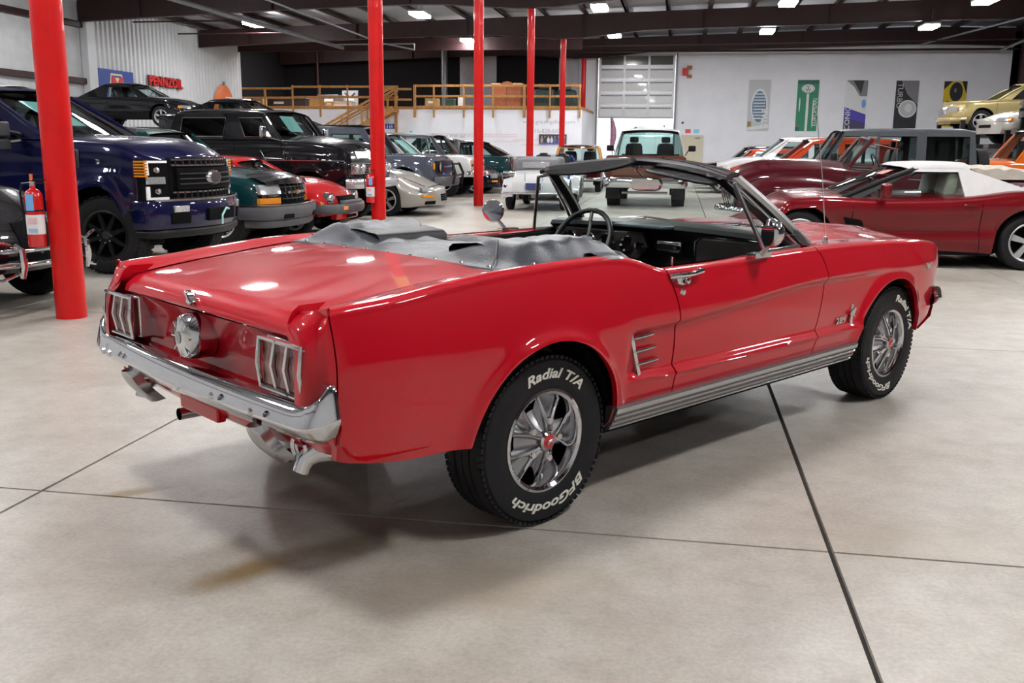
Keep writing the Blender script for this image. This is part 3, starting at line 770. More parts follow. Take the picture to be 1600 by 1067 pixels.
for j in range(61):
    s_ = lerp(-1, 1, j/60); a = abs(s_)
    if a < .76: y = s_/.76*.72; x = 3.545-.06*(a/.76)**2; nx, ny = 1, .15*s_; up = 0
    else:
        t = (a-.76)/.24; x = 3.485-.22*t**1.4; y = (.72+.115*math.sin(t*PI/2*1.0))*(1 if s_ > 0 else -1); nx = math.cos(t*1.45); ny = math.sin(t*1.45)*(1 if s_ > 0 else -1); up = .02*t
    fpath.append((x, y, up, nx, ny))
bump(fpath, .520, .095).build('front_bumper', CHROME, car, ang=50)
# chrome trim on the flank
yl = lambda x, z: -ysurf(x, z)-.003
def orn():
    mb = MB(); P = [(.420, .693), (.440, .690), (.503, .500), (.488, .492)]
    pr = [(x, yl(.43, .6)+.02, z) for x, z in P]; pr2 = [(x, yl(.46, .6)-.006, z) for x, z in P]
    mb.add(pr+pr2, [(0, 1, 2, 3), (4, 5, 6, 7), (0, 1, 5, 4), (1, 2, 6, 5), (2, 3, 7, 6), (3, 0, 4, 7)])
    for x0, z0, ln in ((.446, .650, .118), (.463, .595, .124), (.480, .540, .130)):
        mb.tube([(x0, yl(.5, z0)-.006, z0), (x0+ln*.5, yl(.55, z0)-.010, z0+.004), (x0+ln, yl(.6, z0)-.008, z0+.006)], .0075, 8)
    return mb
both(orn, 'quarter_ornament', CHROME, car, ang=50)
def emb():
    mb = MB(); y = yl(2.2, .55)
    mb.box((2.235, y-.003, .545), (.022, .008, .105)).prism([(2.205, .548), (2.215, .562), (2.235, .568), (2.255, .580), (2.272, .574), (2.262, .558), (2.252, .545), (2.262, .53), (2.24, .54), (2.222, .537)], y-.012, y)
    return mb
both(emb, 'fender_badge', CHROME, car)
t9 = text_mb('289', .045, .003, bold=.001); t9.xf(lambda p: Vector((2.135+p.x*1.5, yl(2.14, .52)-.002-p.z, .522+p.y)))
t9.build('fender_numeral', CHROME, car)
for sgn in (-1, 1):
    q = MB().prism([(3.03, .755), (3.075, .748), (3.115, .758), (3.085, .725), (3.07, .718), (3.055, .726)], yl(3.07, .73)-.010, yl(3.07, .73)+.012)
    (q if sgn < 0 else flipy(q)).build('fender_vee_badge', CHROME, car)
def dh():
    y = yl(.77, .87)
    return (MB().tube([(.675, y-.004, .872), (.69, y-.026, .878), (.77, y-.040, .880), (.85, y-.030, .886), (.868, y-.004, .888)], [.011, .012, .010, .012, .011], 10)
            .prism([(.70, .872), (.80, .872), (.78, .842), (.745, .834), (.715, .842)], y-.014, y).lathe([(0, -.012), (.013, -.008), (.014, 0)], o=(.765, y-.020, .852), n=14)
            .lathe([(0, -.008), (.012, -.007), (.015, 0)], o=(.742, yl(.74, .81)+.002, .806), n=16))
for o_ in doors: pass
dr = dh().build('door_handle', CHROME, doors[0]); flipy(dh()).build('door_handle', CHROME, doors[1])
# windscreen, header, vent panes
hy = lambda s_: 1.0-s_*s_
def frame_pt(s_, t):
    """windscreen surface: s across (-1..1), t up (0..1)"""
    xb = 1.875+.13*hy(s_); xt = 1.455+.085*hy(s_); yb = .735*s_; yt = .585*s_
    zb_ = .918+.035*hy(s_); zt_ = 1.245+.062*hy(s_)
    c = .02*math.sin(PI*t)
    return Vector((lerp(xb, xt, t)+c, lerp(yb, yt, t), lerp(zb_, zt_, t)))
scr = [[frame_pt(lerp(-1, 1, i/24), j/10) for j in range(11)] for i in range(25)]
ws_ = MB().grid(scr).build('windscreen', glassmat('windscreen_tinted_glass', (.84, .94, .92)), car)
hd = MB(); R = []
for i in range(31):
    s_ = lerp(-1.0, 1.0, i/30); p = frame_pt(s_, 1.0); o1 = Vector((p.x, p.y*1.04, p.z))
    prof = [(.035, -.020), (.045, .0), (.03, .022), (-.01, .030), (-.06, .022), (-.085, .008), (-.08, -.008), (-.04, -.016), (.0, -.022)]
    R.append([o1+Vector((a, 0, b_)) for a, b_ in prof])
hd.grid(R, cv=True); hd.add(R[0], [list(range(9))]); hd.add(R[-1], [list(range(9))])
hdr = hd.build('windscreen_header', CHROME, car, ang=50)
MB().grid([[frame_pt(lerp(-.97, .97, i/20), 1.)+Vector((a, 0, b_)) for a, b_ in ((-.082, -.012), (-.03, -.026), (.02, -.024))] for i in range(21)]).build('header_liner', VINYLD, hdr)
def pillar():
    mb = MB(); R = []
    for t in [i/12 for i in range(13)]:
        p = frame_pt(-1, t); q = p+Vector((0.0, -.012, .004))
        w_ = lerp(.040, .032, t)
        R.append([q+Vector((-w_, -.012, 0)), q+Vector((-w_*.2, -.024, .004)), q+Vector((w_*.8, -.014, .012)), q+Vector((w_, .012, .012)), q+Vector((w_*.2, .03, 0)), q+Vector((-w_, .022, -.01))])
    mb.grid(R, cv=True); return mb
both(pillar, 'windscreen_pillar', CHROMED, car, ang=40)
def pill_in():
    R = []
    for t in [i/12 for i in range(13)]:
        p = frame_pt(-1, t)+Vector((-.02, .01, 0)); w_ = .032
        R.append([p+Vector((-w_, -.004, -.01)), p+Vector((w_*.6, .03, 0)), p+Vector((-w_*.2, .05, -.01)), p+Vector((-w_*1.4, .03, -.02))])
    return MB().grid(R, cv=True)
both(pill_in, 'pillar_trim', VINYLD, car, ang=40)
def vent():
    a = Vector((1.485, -.762, .912)); b_ = Vector((1.395, -.640, 1.222)); c = frame_pt(-1, .0)+Vector((-.06, -.01, .0)); d = frame_pt(-1, .96)+Vector((-.04, -.005, 0))
    mb = MB().tube([a, lerp(a, b_, .5), b_], .010, 8).tube([b_, d], .010, 8).tube([a, c], .012, 8).tube([c, lerp(c, d, .5), d], .009, 8)
    return mb
vf = both(vent, 'vent_window_frame', CHROMED, car)
for k, s_ in enumerate((-1, 1)):
    a = Vector((1.485, .762*s_, .912)); b_ = Vector((1.395, .640*s_, 1.222)); c = Vector((1.81, .745*s_, .915)); d = Vector((1.42, .592*s_, 1.225))
    MB().quad(a, c, d, b_).build('vent_pane', GLASSC, vf[k])
# visors and mirror
vm = VINYLD
def visor(y0, y1, tilt, wid=.145, up=-.022, xo=-.05):
    R = []
    for i in range(17):
        t = i/16; y = lerp(y0, y1, t); p = frame_pt(max(-1, min(1, y/.585)), 1.0)
        w_ = wid*(math.sin(PI*min(1, max(0, t*.94+.03)))**(.25 if up < 0 else .5))
        R.append([(p.x+xo-w_*k*math.cos(tilt), y, p.z+up+w_*k*math.sin(tilt)-.006*math.sin(k*PI)) for k in (0, .2, .4, .6, .8, 1.)])
    return MB().grid(R)
visor(.0, .56, -.95, .085, .022, -.088).build('sun_visor', vm, car, solid=.014)
visor(-.55, -.10, -.12).build('sun_visor', vm, car, solid=.014)
MB().tube([(1.50, 0, 1.30), (1.46, .0, 1.27), (1.46, -.06, 1.225)], .006, 8).build('mirror_stem', CHROME, car)
MR = lambda p: Matrix.Rotation(math.radians(17), 3, 'Z') @ Matrix.Rotation(math.radians(-3), 3, 'Y') @ (p-Vector((1.46, -.07, 1.2)))+Vector((1.46, -.07, 1.2))
mo = MB().prism([(-.145, 1.175), (-.155, 1.205), (-.145, 1.232), (.005, 1.232), (.015, 1.205), (.005, 1.175), (-.02, 1.167), (-.12, 1.167)], 1.452, 1.475, ax='X').xf(MR).build('interior_mirror', CHROME, car, bevel=.006)
MB().prism([(-.140, 1.179), (-.149, 1.205), (-.140, 1.227), (.0, 1.227), (.009, 1.205), (.0, 1.179), (-.025, 1.172), (-.115, 1.172)], 1.449, 1.4515, ax='X').xf(MR).build('mirror_glass', mat('mirror_silver', (.9, .9, .9), rough=.01, metal=1.), mo)
MB().box((1.50, .02, 1.292), (.05, .07, .025)).build('latch_bracket', CHROMED, hdr, bevel=.005)
for s_ in (-.5, .5): MB().box((1.43, s_, 1.262), (.05, .06, .03)).build('latch_bracket', CHROMED, hdr, bevel=.005)
# door mirrors
def dm():
    return (MB().lathe([(0, -.008), (.058, -.008), (.064, -.002), (.066, .006), (.060, .03), (.040, .052), (.012, .062), (0, .063)], axis='X', n=32).xf(lambda p: Matrix.Rotation(math.radians(-30), 3, 'Z') @ p + Vector((1.29, -.900, 1.020)))
            .tube([(1.31, -.895, .975), (1.325, -.868, .945), (1.33, -.838, .915)], [.010, .012, .014], 10).box((1.34, -.826, .915), (.13, .045, .022)))
dmo = both(dm, 'door_mirror', CHROME, car, ang=45)
for k, s_ in enumerate((-1, 1)):
    q = MB().lathe([(0, -.0095), (.056, -.0095)], axis='X', n=32).xf(lambda p: Matrix.Rotation(math.radians(-30), 3, 'Z') @ p + Vector((1.29, -.900, 1.020)))
    (q if s_ < 0 else flipy(q)).build('mirror_glass', MATS['mirror_silver'], dmo[k])
# antenna
MB().lathe([(.026, .0), (.020, .012), (.012, .02), (.010, .035), (.005, .045)], o=(2.115, -.722, .905), axis='Z', n=16).tube([(2.115, -.722, .94), (2.03, -.726, 1.25), (1.93, -.73, 1.545)], [.0035, .003, .002], 6).build('antenna', CHROME, car)
# wipers
for s_, a in ((.30, 0), (-.34, 0)):
    MB().tube([(2.06, s_+.30, .968), (1.99, s_+.05, .992), (1.985, s_-.2, .978)], .006, 6).tube([(2.07, s_+.32, .958), (1.99, s_+.05, .985)], .007, 6).build('wiper', CHROMED, car)
# dashboard
dp = MB()
rows = []
for x, z in ((1.95, .962), (1.80, .975), (1.66, .975), (1.615, .965), (1.60, .945), (1.62, .93), (1.66, .88), (1.68, .80), (1.66, .70), (1.72, .60)):
    rows.append([(x+.05*hy(y/.76), y, z+(.018*hy(y/.76) if z > .9 else 0)) for y in [lerp(-.745, .745, j/24) for j in range(25)]])
dash = dp.grid(rows).build('dashboard', VINYLD, car, ang=40)
MB().prism([(.72, .935), (.74, .79), (.10, .79), (.04, .86), (.08, .935)], 1.628, 1.66, ax='X').build('instrument_panel', mat('dark_walnut_trim', (.03, .022, .018), rough=.3, coat=.4, noise=.3, nscale=20), dash, bevel=.006)
for y, z, r_ in ((.60, .865, .05), (.46, .865, .052), (.32, .865, .05), (.18, .868, .040), (.09, .858, .028)):
    MB().lathe([(r_*.8, -.0), (r_, -.012), (r_*1.08, -.004), (r_*1.1, .01)], o=(1.622, y, z), axis='X', n=24).build('gauge_ring', CHROME, dash)
    MB().lathe([(0, -.002), (r_*.8, 0)], o=(1.624, y, z), axis='X', n=20).build('gauge_face', DARK, dash)
MB().prism([(-.16, .905), (.0, .905), (.0, .84), (-.16, .84)], 1.65, 1.70, ax='X').build('radio', CHROMED, dash, bevel=.01)
MB().box((1.645, -.08, .872), (.02, .10, .03)).build('radio_dial', BLACK, dash)
for y in (-.02, -.145): MB().lathe([(0, -.03), (.012, -.03), (.014, 0)], o=(1.65, y, .872), axis='X', n=14).build('radio_knob', CHROME, dash)
MB().prism([(-.70, .935), (-.30, .935), (-.27, .91), (-.27, .80), (-.70, .80)], 1.632, 1.66, ax='X').build('glovebox_door', mat('glovebox_brown_black', (.035, .028, .025), rough=.4, noise=.2, nscale=20), dash, bevel=.008)
MB().tube([(1.63, -.70, .94), (1.63, -.31, .94), (1.63, -.265, .915), (1.63, -.265, .80)], .004, 6).build('glovebox_trim', CHROME, dash)
MB().box((1.60, .05, .975), (.10, .34, .018)).build('dash_grille', mat('slate_pad', (.06, .08, .095), rough=.35, noise=.1), dash, bevel=.006)
# steering wheel
st = empty('steering_wheel', (1.45, .36, .872), 0, parent=car)
sw = MB(); rot = Matrix.Rotation(math.radians(-62), 3, 'Y')
R = []
pts = [rot @ Vector((.195*math.cos(2*PI*k/48), .195*math.sin(2*PI*k/48), 0)) for k in range(48)]
sw.tube(pts, [.0135+.0022*(k % 2) for k in range(48)], 10, closed=True)
COL.objects.unlink(st); bpy.data.objects.remove(st)
stw = sw.build('steering_wheel', VINYLD, car, loc=(1.45, .36, .872))
for a in (0.1, PI-.1, PI*1.5):
    u = rot @ Vector((0, 0, 0)); v_ = rot @ Vector((.185*math.sin(a)*-1 if False else .185*math.cos(a+PI/2), .185*math.sin(a+PI/2), 0)) + rot @ Vector((0, 0, 0))
    MB().tube([rot @ Vector((0, 0, -.04)), rot @ Vector((v_.x*0+.185*math.cos(a+PI/2)*.5, .185*math.sin(a+PI/2)*.5, -.025)), rot @ Vector((.185*math.cos(a+PI/2), .185*math.sin(a+PI/2), 0))], .010, 8).build('wheel_spoke', CHROME, stw)
MB().lathe([(0, .0), (.05, -.0), (.06, -.02), (.03, -.08)], axis='Z', n=20).xf(lambda p: rot @ (p+Vector((0, 0, -.01)))).build('horn_pad', CHROMED, stw)
MB().cyl((1.47, .36, .86), (1.75, .36, .72), .028, 14).build('steering_column', BLACK, car)
# seats
def cushion(c, d, tilt=0., n=8, r=.35):
    R = []
    mb = MB()
    M = Matrix.Rotation(tilt, 3, 'Y')
    for i in range(n+1):
        th = PI*i/n-PI/2; row = []
        for j in range(20):
            ph = 2*PI*j/20
            def se(v, e): return math.copysign(abs(v)**e, v)
            p = Vector((se(math.cos(th), .35)*se(math.cos(ph), .35)*d[0]/2, se(math.cos(th), .35)*se(math.sin(ph), .35)*d[1]/2, se(math.sin(th), .5)*d[2]/2))
            row.append(M @ p + Vector(c))
        R.append(row)
    return mb.grid(R, cv=True)
for y in (-.36, .36):
    s_ = cushion((1.02, y, .52), (.52, .52, .20)).build('seat_cushion', VINYLD, car)
    cushion((.74, y, .70), (.15, .50, .50), tilt=-.22).build('seat_back', VINYLD, car)
cushion((.40, 0, .56), (.50, 1.20, .22)).build('rear_seat_cushion', VINYLD, car)
cushion((.22, 0, .78), (.16, 1.20, .36), tilt=-.2).build('rear_seat_back', VINYLD, car)
MB().box((1.25, 0, .47), (.8, .16, .22)).build('console', VINYLD, car, bevel=.02)
def dpanel(): return MB().grid([[(x, -.735+.0*k, z) for x in (.30, .72, 1.2, 1.6, 1.9)] for k, z in enumerate((.38, .6, .86, .897))]).grid([[(x, y, z) for x in (.50, .72, 1.2, 1.6, 1.9)] for y, z in ((-.735, .897), (-.755, .905))])
both(dpanel, 'door_trim', VINYLD, car)
def inq(): return MB().grid([[(x, y, z) for x in (-.1, .1, .3, .45, .6, .73)] for y, z in ((-.62, .55), (-.64, .80), (-.66, .91))])
# quarter trim top: vinyl-covered cap in front of the boot
def qcap():
    R = []
    for i in range(14):
        x = lerp(.30, .735, i/13); zt = lerp(.975, .888, ss(.38, .70, x))
        R.append([(x, -.80, zt-.012), (x, -.785, zt), (x, -.74, zt+.012*(1-i/13)), (x, -.66, zt-.005), (x, -.62, zt-.05), (x, -.61, zt-.25)])
    return MB().grid(R)
both(qcap, 'quarter_trim', VINYL, car)
def lk(): return MB().cyl((.80, -.748, .9), (.80, -.748, .935), .004, 8).lathe([(0, .0), (.007, -.002), (.004, -.010)], o=(.80, -.748, .938), axis='Z', n=10)
both(lk, 'lock_button', CHROME, car)
# folded top under its vinyl boot
def bootz(x, y):
    a = abs(y); H = ss(.16, .52, a)
    rise = ss(-.13, .06, x); fall = 1-ss(.40, .56, x)*.55
    base = .950+.012*ss(-.12, .1, x)
    z = base + (.060*H+.010)*rise*fall
    edge = ss(.60, .745, a)
    zo = lerp(.952, .962, ss(-.1, .4, x))
    z = lerp(z, zo, edge**1.3)
    z += .006*math.sin(x*31+y*9)*math.sin(y*17+x*5)*rise*(1-edge) + .004*math.sin(x*63-y*23)*rise*(1-edge)*H
    return z
R = []
for i in range(61):
    u = i/60; y = lerp(-.752, .752, u); a = abs(y)
    xf_ = .28+.20*ss(.22, .60, a); xr = -.128-.0*a + .03*ss(.70, .752, a)
    row = [(xr-.012, y, .940)]
    for j in range(31):
        x = lerp(xr, xf_, j/30); row.append((x, y, bootz(x, y)))
    row += [(xf_+.012, y, bootz(xf_, y)-.02), (xf_+.006, y, bootz(xf_, y)-.07), (xf_-.03, y, .86)]
    R.append(row)
boot = MB().grid(R).build('top_boot', VINYL, car, ang=50)
MB().tube([(x, y, z) for x, y, z in [(.43, -.762, .966), (.2, -.757, .962), (-.06, -.752, .952), (-.118, -.735, .945), (-.136, -.68, .944)]+[(-.139, lerp(-.6, .6, k/8), .9455) for k in range(9)]+[(-.136, .68, .944), (-.118, .735, .945), (-.06, .752, .952), (.2, .757, .962), (.43, .762, .966)]], .006, 8).build('boot_binding', BLACK, boot)
for k in range(9):
    MB().lathe([(0, .004), (.007, .003), (.009, 0)], o=(-.110, lerp(-.62, .62, k/8), .955), axis='Z', n=10).build('boot_snap', CHROME, boot)
for k in range(3):
    for s_ in (-1, 1): MB().lathe([(0, .004), (.007, .003), (.009, 0)], o=(lerp(0, .38, k/2), .735*s_, .968), axis='Z', n=10).build('boot_snap', CHROME, boot)
MB().tube([(-.13, -.655, .955), (-.06, -.60, .985), (.02, -.52, 1.035), (.08, -.46, 1.03), (.2, -.42, 1.01)], .003, 6).build('boot_seam', VINYLD, boot)
def fold():
    R = []
    for i in range(11):
        x = lerp(.02, .40, i/10); R.append([(x, .24, .90), (x, .235, .985), (x, .26, 1.002), (x, .40, 1.015), (x, .56, 1.006), (x, .60, .985), (x, .61, .90)])
    mb = MB().grid(R); mb.add(R[-1], [list(range(7))]); return mb
fold().build('folded_top', VINYLD, car, ang=60)
flipy(fold()).build('folded_top', VINYLD, car, ang=60)
# bright belt moulding at the deck edge
MB().tube([(-.150, lerp(-.68, .68, k/10), .9455) for k in range(11)], .004, 6).build('deck_moulding', CHROME, car)
MB().tube([(.36, .80, .985), (.72, .795, .912), (1.3, .795, .916), (1.8, .79, .921)], .004, 6).build('belt_moulding', CHROME, car)
# ================================================================ the other vehicles
class Veh:
    def __init__(s, name, label, cat, front_axle, head, S, group=None):
        s.S = S; wb = S['wb']; s.wb = wb
        ox = front_axle[0]-wb*math.cos(head); oy = front_axle[1]-wb*math.sin(head)
        s.root = empty(name, (ox, oy, front_axle[2] if len(front_axle) > 2 else 0), head, label, cat, group)
        s.xr, s.xf, s.W = S['xr'], S['xf'], S['W']
        s.top = tab(S['top']); s.bot = tab(S['bot']); s.plan = tab(S['plan'])
        s.sec = tab(S.get('sec', [(0, .93), (.12, .965), (.35, 1), (.6, 1), (.8, .985), (1, .95)]))
        s.r = S.get('r', .05); s.crown = S.get('crown', .04)
        s.nose = tab(S.get('nose', [(0, 0), (2, 0)])); s.tail = tab(S.get('tail', [(0, 0), (2, 0)]))
        s.bf, s.br = S.get('bowf', .12), S.get('bowr', .08)
        s.paint = S['paint']; R, hw, rr, st, sp, rm = S['tyre']
        s.R = R; ar = S.get('arch', R+.06); az = S.get('archz', R)
        s.arches = [(0, az, ar), (wb, az, ar)]
        if S.get('oneaxle'): s.arches = s.arches[1:]
        s.body(); s.lo = S.get('track', s.W-hw-.03)
        for x in ([0, wb] if not S.get('frontonly') else [wb]):
            for sd in (-1, 1): wheel(s.root, x, s.lo*sd, R, hw, rr, st, side=sd, spokes=sp, rimm=rm, n=36, tread=S.get('tread', False))
        mb = MB(); lz = s.bot(wb/2)
        for xa, za, ra in s.arches:
            for sd in (-1, 1):
                rr_ = [(xa+(ra+.005)*math.cos(a), za+(ra+.005)*math.sin(a)) for a in [PI*k/16*1.16-.08*PI for k in range(17)]]
                mb.grid([[(x, sd*s.W*.93*s.plan(xa), z), (x, sd*(s.lo-hw-.05), z)] for x, z in rr_])
                mb.add([(x, sd*(s.lo-hw-.05), z) for x, z in rr_], [list(range(17))])
        mb.box(((s.xr+s.xf)/2, 0, lz+.10), ((s.xf-s.xr)-.5, 2*(s.lo-hw-.06), .14))
        mb.box((wb/2, 0, lz+.02), (wb-2*ar-.02, 1.84*s.W, .06))
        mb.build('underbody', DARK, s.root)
        if 'cab' in S: s.cabin(S['cab'])
        for x in S.get('seams', ()): s.seam(x)
        for x, z in S.get('handles', ()):
            for sd in (-1, 1):
                y = sd*(s.ys(x, z)+.012); MB().box((x, y, z), (.16, .025, .03)).build('door_handle', S.get('trim', CHROME), s.root, bevel=.006)
    def ys(s, x, z):
        zb, zt = s.bot(x), s.top(x); t = max(0, min(1, (z-zb)/(zt-zb))); y = s.W*s.plan(x)*s.sec(t)
        fl = s.S.get('flare', 0)
        if fl:
            for xa, za, ra in s.arches:
                dd = math.hypot(x-xa, z-za)-ra
                if dd > -.03 and z > za-.1: y += fl*math.exp(-(max(0, dd)/.09)**4)
        return y
    def sh(s, x, y, z):
        k = min(1, abs(y)/s.W)**2
        f = ss(s.xf-.9, s.xf, x); r = ss(s.xr+.7, s.xr, x)
        return Vector((x + f*(s.nose(z)-s.bf*k) + r*(s.tail(z)+s.br*k), y, z))
    def front(s, y, z): return s.sh(s.xf, y, z).x
    def rear(s, y, z): return s.sh(s.xr, y, z).x
    def body(s):
        xs = stations(s.xr, s.xf, s.S.get('n', 44), s.arches)
        xs = sorted(set([round(x, 5) for x in xs]+[s.xr+.02, s.xr+.06, s.xf-.02, s.xf-.06])); R = []; hz = s.S.get('hoodz')
        for x in xs:
            zb = s.bot(x); zt = s.top(x); za = zb
            for xa, zz, ra in s.arches:
                if abs(x-xa) < ra: za = max(za, zz+math.sqrt(ra*ra-(x-xa)**2))
            za = min(za, zt-s.r-.03); side = []
            for i in range(13):
                z = lerp(za, zt-s.r, i/12); side.append((s.ys(x, z), z))
            ye = side[-1][0]; r = s.r
            for i in range(1, 4): a = PI/2*i/3; side.append((ye-r+r*math.cos(a), zt-r+r*math.sin(a)))
            ye -= r
            for k in (.82, .6, .4, .2, 0.):
                side.append((ye*k, zt+s.crown*(1-k*k)*(1 if not s.S.get('opencab') else 1)))
            row = [s.sh(x, -y, z) for y, z in side] + [s.sh(x, y, z) for y, z in side[-2::-1]]
            R.append(row)
        mb = MB()
        mb.grid(R)
        for row, x in ((R[0], s.xr), (R[-1], s.xf)):
            m = len(row)//2; G_ = []
            for j in range(m+1):
                a, b_ = row[j], row[len(row)-1-j]
                if (a-b_).length < 1e-5: G_.append([a]*7); continue
                G_.append([s.sh(x, lerp(a.y, b_.y, k/6), a.z) if x == s.xf else s.sh(x, lerp(a.y, b_.y, k/6), a.z) for k in range(7)])
            mb.grid(G_)
        s.bodyobj = mb.build('body_shell', s.paint, s.root, ang=s.S.get('ang', 38))
    def seam(s, x, m=None):
        for sd in (-1, 1):
            za = s.bot(x)+.02
            pts = [(x+.02*math.sin(k/8*PI), sd*(s.ys(x, lerp(za, s.top(x)-.03, k/8))+.0005), lerp(za, s.top(x)-.03, k/8)) for k in range(9)]
            MB().tube(pts, .0045, 5).build('panel_gap', m or DARK, s.root)
    def strip(s, x0, x1, z, h, m, name='side_moulding', off=.004, dz=0.):
        for sd in (-1, 1):
            R = []
            for k in range(13):
                x = lerp(x0, x1, k/12); zz = z+dz*(k/12)
                R.append([(x, sd*(s.ys(x, zz+q*h)+o), zz+q*h) for q, o in ((-.5, 0), (-.4, off*2), (.4, off*2), (.5, 0))])
            MB().grid(R).build(name, m, s.root)
    def cabin(s, c):
        A, B_, C_, D = c['A'], c['B'], c['C'], c['D']; wb_, wr = c['wb'], c['wr']; zr = max(B_[1], C_[1]); pm = c.get('paint', s.paint); rm = c.get('roof', pm)
        g = c.get('glass', GLASS); bow = c.get('bow', .12); th = .03; rail = c.get('rail', .07); r0 = c.get('root', s.root)
        zb = lambda x: s.top(x)-.01
        def yy(z, x):
            t = (z-zb(x))/(zr-zb(x)); return lerp(wb_, wr, max(0, t))+c.get('bulge', .02)*math.sin(PI*max(0, min(1, t)))
        def line(a, b_, t): return (lerp(a[0], b_[0], t), lerp(a[1], b_[1], t))
        # windscreen / backlight
        def pane(P, Q, sgn, name, gm):
            R = []
            for i in range(9):
                t = i/8; x, z = line(P, Q, t); w_ = yy(z, x)-.03 if i else wb_-.03
                R.append([(x+sgn*bow*(1-(k/6-1)**2) , (k/6-1)*w_, z+(.02*(1-(k/6-1)**2) if t > .9 else .0)) for k in range(13)])
            return MB().grid(R).build(name, gm, r0)
        pane(A, B_, 1, 'windscreen', c.get('wglass', g))
        if not c.get('norear'): pane(D, C_, -.6, 'rear_window', g)
        # roof
        if not c.get('open'):
            R = []; ov = .02
            for i in range(13):
                t = i/12; x = lerp(C_[0]-ov, B_[0]+ov, t); z0 = lerp(C_[1], B_[1], t)+c.get('arc', .03)*math.sin(PI*t); w_ = wr
                bx = bow*(t*1.0 - (1-t)*.6)
                row = []
                for k, (yk, dz) in enumerate(((1.0, -.045), (1.012, -.02), (.99, .005), (.93, .025), (.75, .045), (.4, .06), (0, .065))): row.append((x+bx*(1-yk**2), -w_*yk, z0+dz))
                row += [(p[0], -p[1], p[2]) for p in row[-2::-1]]
                e = (.03 if i in (0, 12) else 0)
                R.append([(p[0], p[1], p[2]-e) for p in row])
            MB().grid(R).build('roof', rm, r0, ang=50)
            MB().grid([[(p[0], p[1]*.98, min(p[2]-.03, zr+.01)) for p in row] for row in R]).build('roof_lining', DARK, r0)
        # sides
        wins = c.get('wins', [])
        for sd in (-1, 1):
            fr = MB()
            def P(x, z, inn=0): return (x, sd*(yy(z, x)-inn), z)
            def plate(xb0, xb1, xt0, xt1, z0=None, z1=None):
                za0, za1 = (z0 if z0 is not None else zb(xb0)), (z0 if z0 is not None else zb(xb1)); zt = z1 if z1 is not None else zr-.01
                a, b_, cc, d = P(xb0, za0), P(xb1, za1), P(xt1, zt), P(xt0, zt); a2, b2, c2, d2 = P(xb0, za0, th), P(xb1, za1, th), P(xt1, zt, th), P(xt0, zt, th)
                fr.add([a, b_, cc, d, a2, b2, c2, d2], [(0, 1, 2, 3), (7, 6, 5, 4), (0, 4, 5, 1), (1, 5, 6, 2), (2, 6, 7, 3), (3, 7, 4, 0)])
            eb, et = A[0], B_[0]
            for wi, (f0, f1, t0, t1) in enumerate(wins):      # front-bottom, rear-bottom, front-top, rear-top
                plate(eb, f0, et, t0)
                if wi == 0 and c.get('p0'): fr.build('front_pillar', c['p0'], r0, ang=25); fr = MB()
                zl, zh = c.get('sill', .03), zr-rail
                zm = zb((f0+f1)/2)+zl
                def at_(xb, xt, z): 
                    q = (z-zb(xb))/(zr-zb(xb)); return lerp(xb, xt, q)
                plate(at_(f0, t0, zh), at_(f1, t1, zh), t0, t1, z0=zh)
                if zl > .035:
                    fr.add([P(f0, zb(f0)), P(f1, zb(f1)), P(at_(f1, t1, zm), zm), P(at_(f0, t0, zm), zm)], [(0, 1, 2, 3)])
                MB().quad(P(at_(f0, t0, zm-.03), zm-.03, .012), P(at_(f1, t1, zm-.03), zm-.03, .012), P(at_(f1, t1, zh+.01), zh+.01, .012), P(at_(f0, t0, zh+.01), zh+.01, .012)).build('side_window', GLASSD if wi in c.get('dark', ()) else c.get('sglass', g), r0)
                if c.get('trim'):
                    MB().tube([P(at_(f0, t0, zm), zm, -.006), P(at_(f1, t1, zm), zm, -.006), P(at_(f1, t1, zh), zh, -.006), P(at_(f0, t0, zh), zh, -.006)], .008, 5, closed=True).build('window_trim', c['trim'], r0)
                eb, et = f1, t1
            if c.get('p0') and False: pass
            plate(eb, D[0], et, C_[0])
            if not c.get('open') : fr.build('cabin_pillars', pm, r0, ang=25)
            MB().tube([P(A[0], zb(A[0]), .01), P(lerp(A[0], B_[0], .5), lerp(A[1], B_[1], .5), .01), P(B_[0], zr-.02, .01)], c.get('pil', .03), 8).build('screen_pillar', c.get('pm', pm), r0)
        # seats and dash behind the glass
        xc = (A[0]+D[0])/2 if not c.get('seatx') else c['seatx']; sm = c.get('seat', VINYLD)
        for y in (() if c.get('noseat') else (-wb_*.45, wb_*.45)):
            cushion((xc-.05, y, s.top(xc)+.02), (.16, .46, .60), tilt=-.15, n=6).build('seat_back', sm, r0)
            cushion((xc-.10, y, s.top(xc)+.40 if zr-s.top(xc) > .4 else s.top(xc)+.28), (.10, .24, .16), tilt=-.1, n=5).build('head_rest', sm, r0)
        MB().box((A[0]-.22, 0, s.top(A[0])-.0), (.30, 1.7*wb_, .06)).build('dashboard', VINYLD, r0, bevel=.02)
        q = MB(); M = Matrix.Rotation(math.radians(-65), 3, 'Y')
        q.tube([M @ Vector((.18*math.cos(a), .18*math.sin(a), 0))+Vector((A[0]-.48, wb_*.45, s.top(A[0])+.06)) for a in [2*PI*k/20 for k in range(20)]], .012, 6, closed=True).build('steering_wheel', BLACK, r0)
        if c.get('paper') is not None:
            t0, t1 = c.get('papert', (.45, .85)); y0, y1 = c['paper']
            a, b_ = line(A, B_, t0), line(A, B_, t1)
            def pp(y, l): return (l[0]+bow*(1-(y/wb_)**2)-.015, y, l[1])
            MB().quad(pp(y0, a), pp(y1, a), pp(y1, b_), pp(y0, b_)).build('price_sheet', c.get('paperm', STICK), r0)
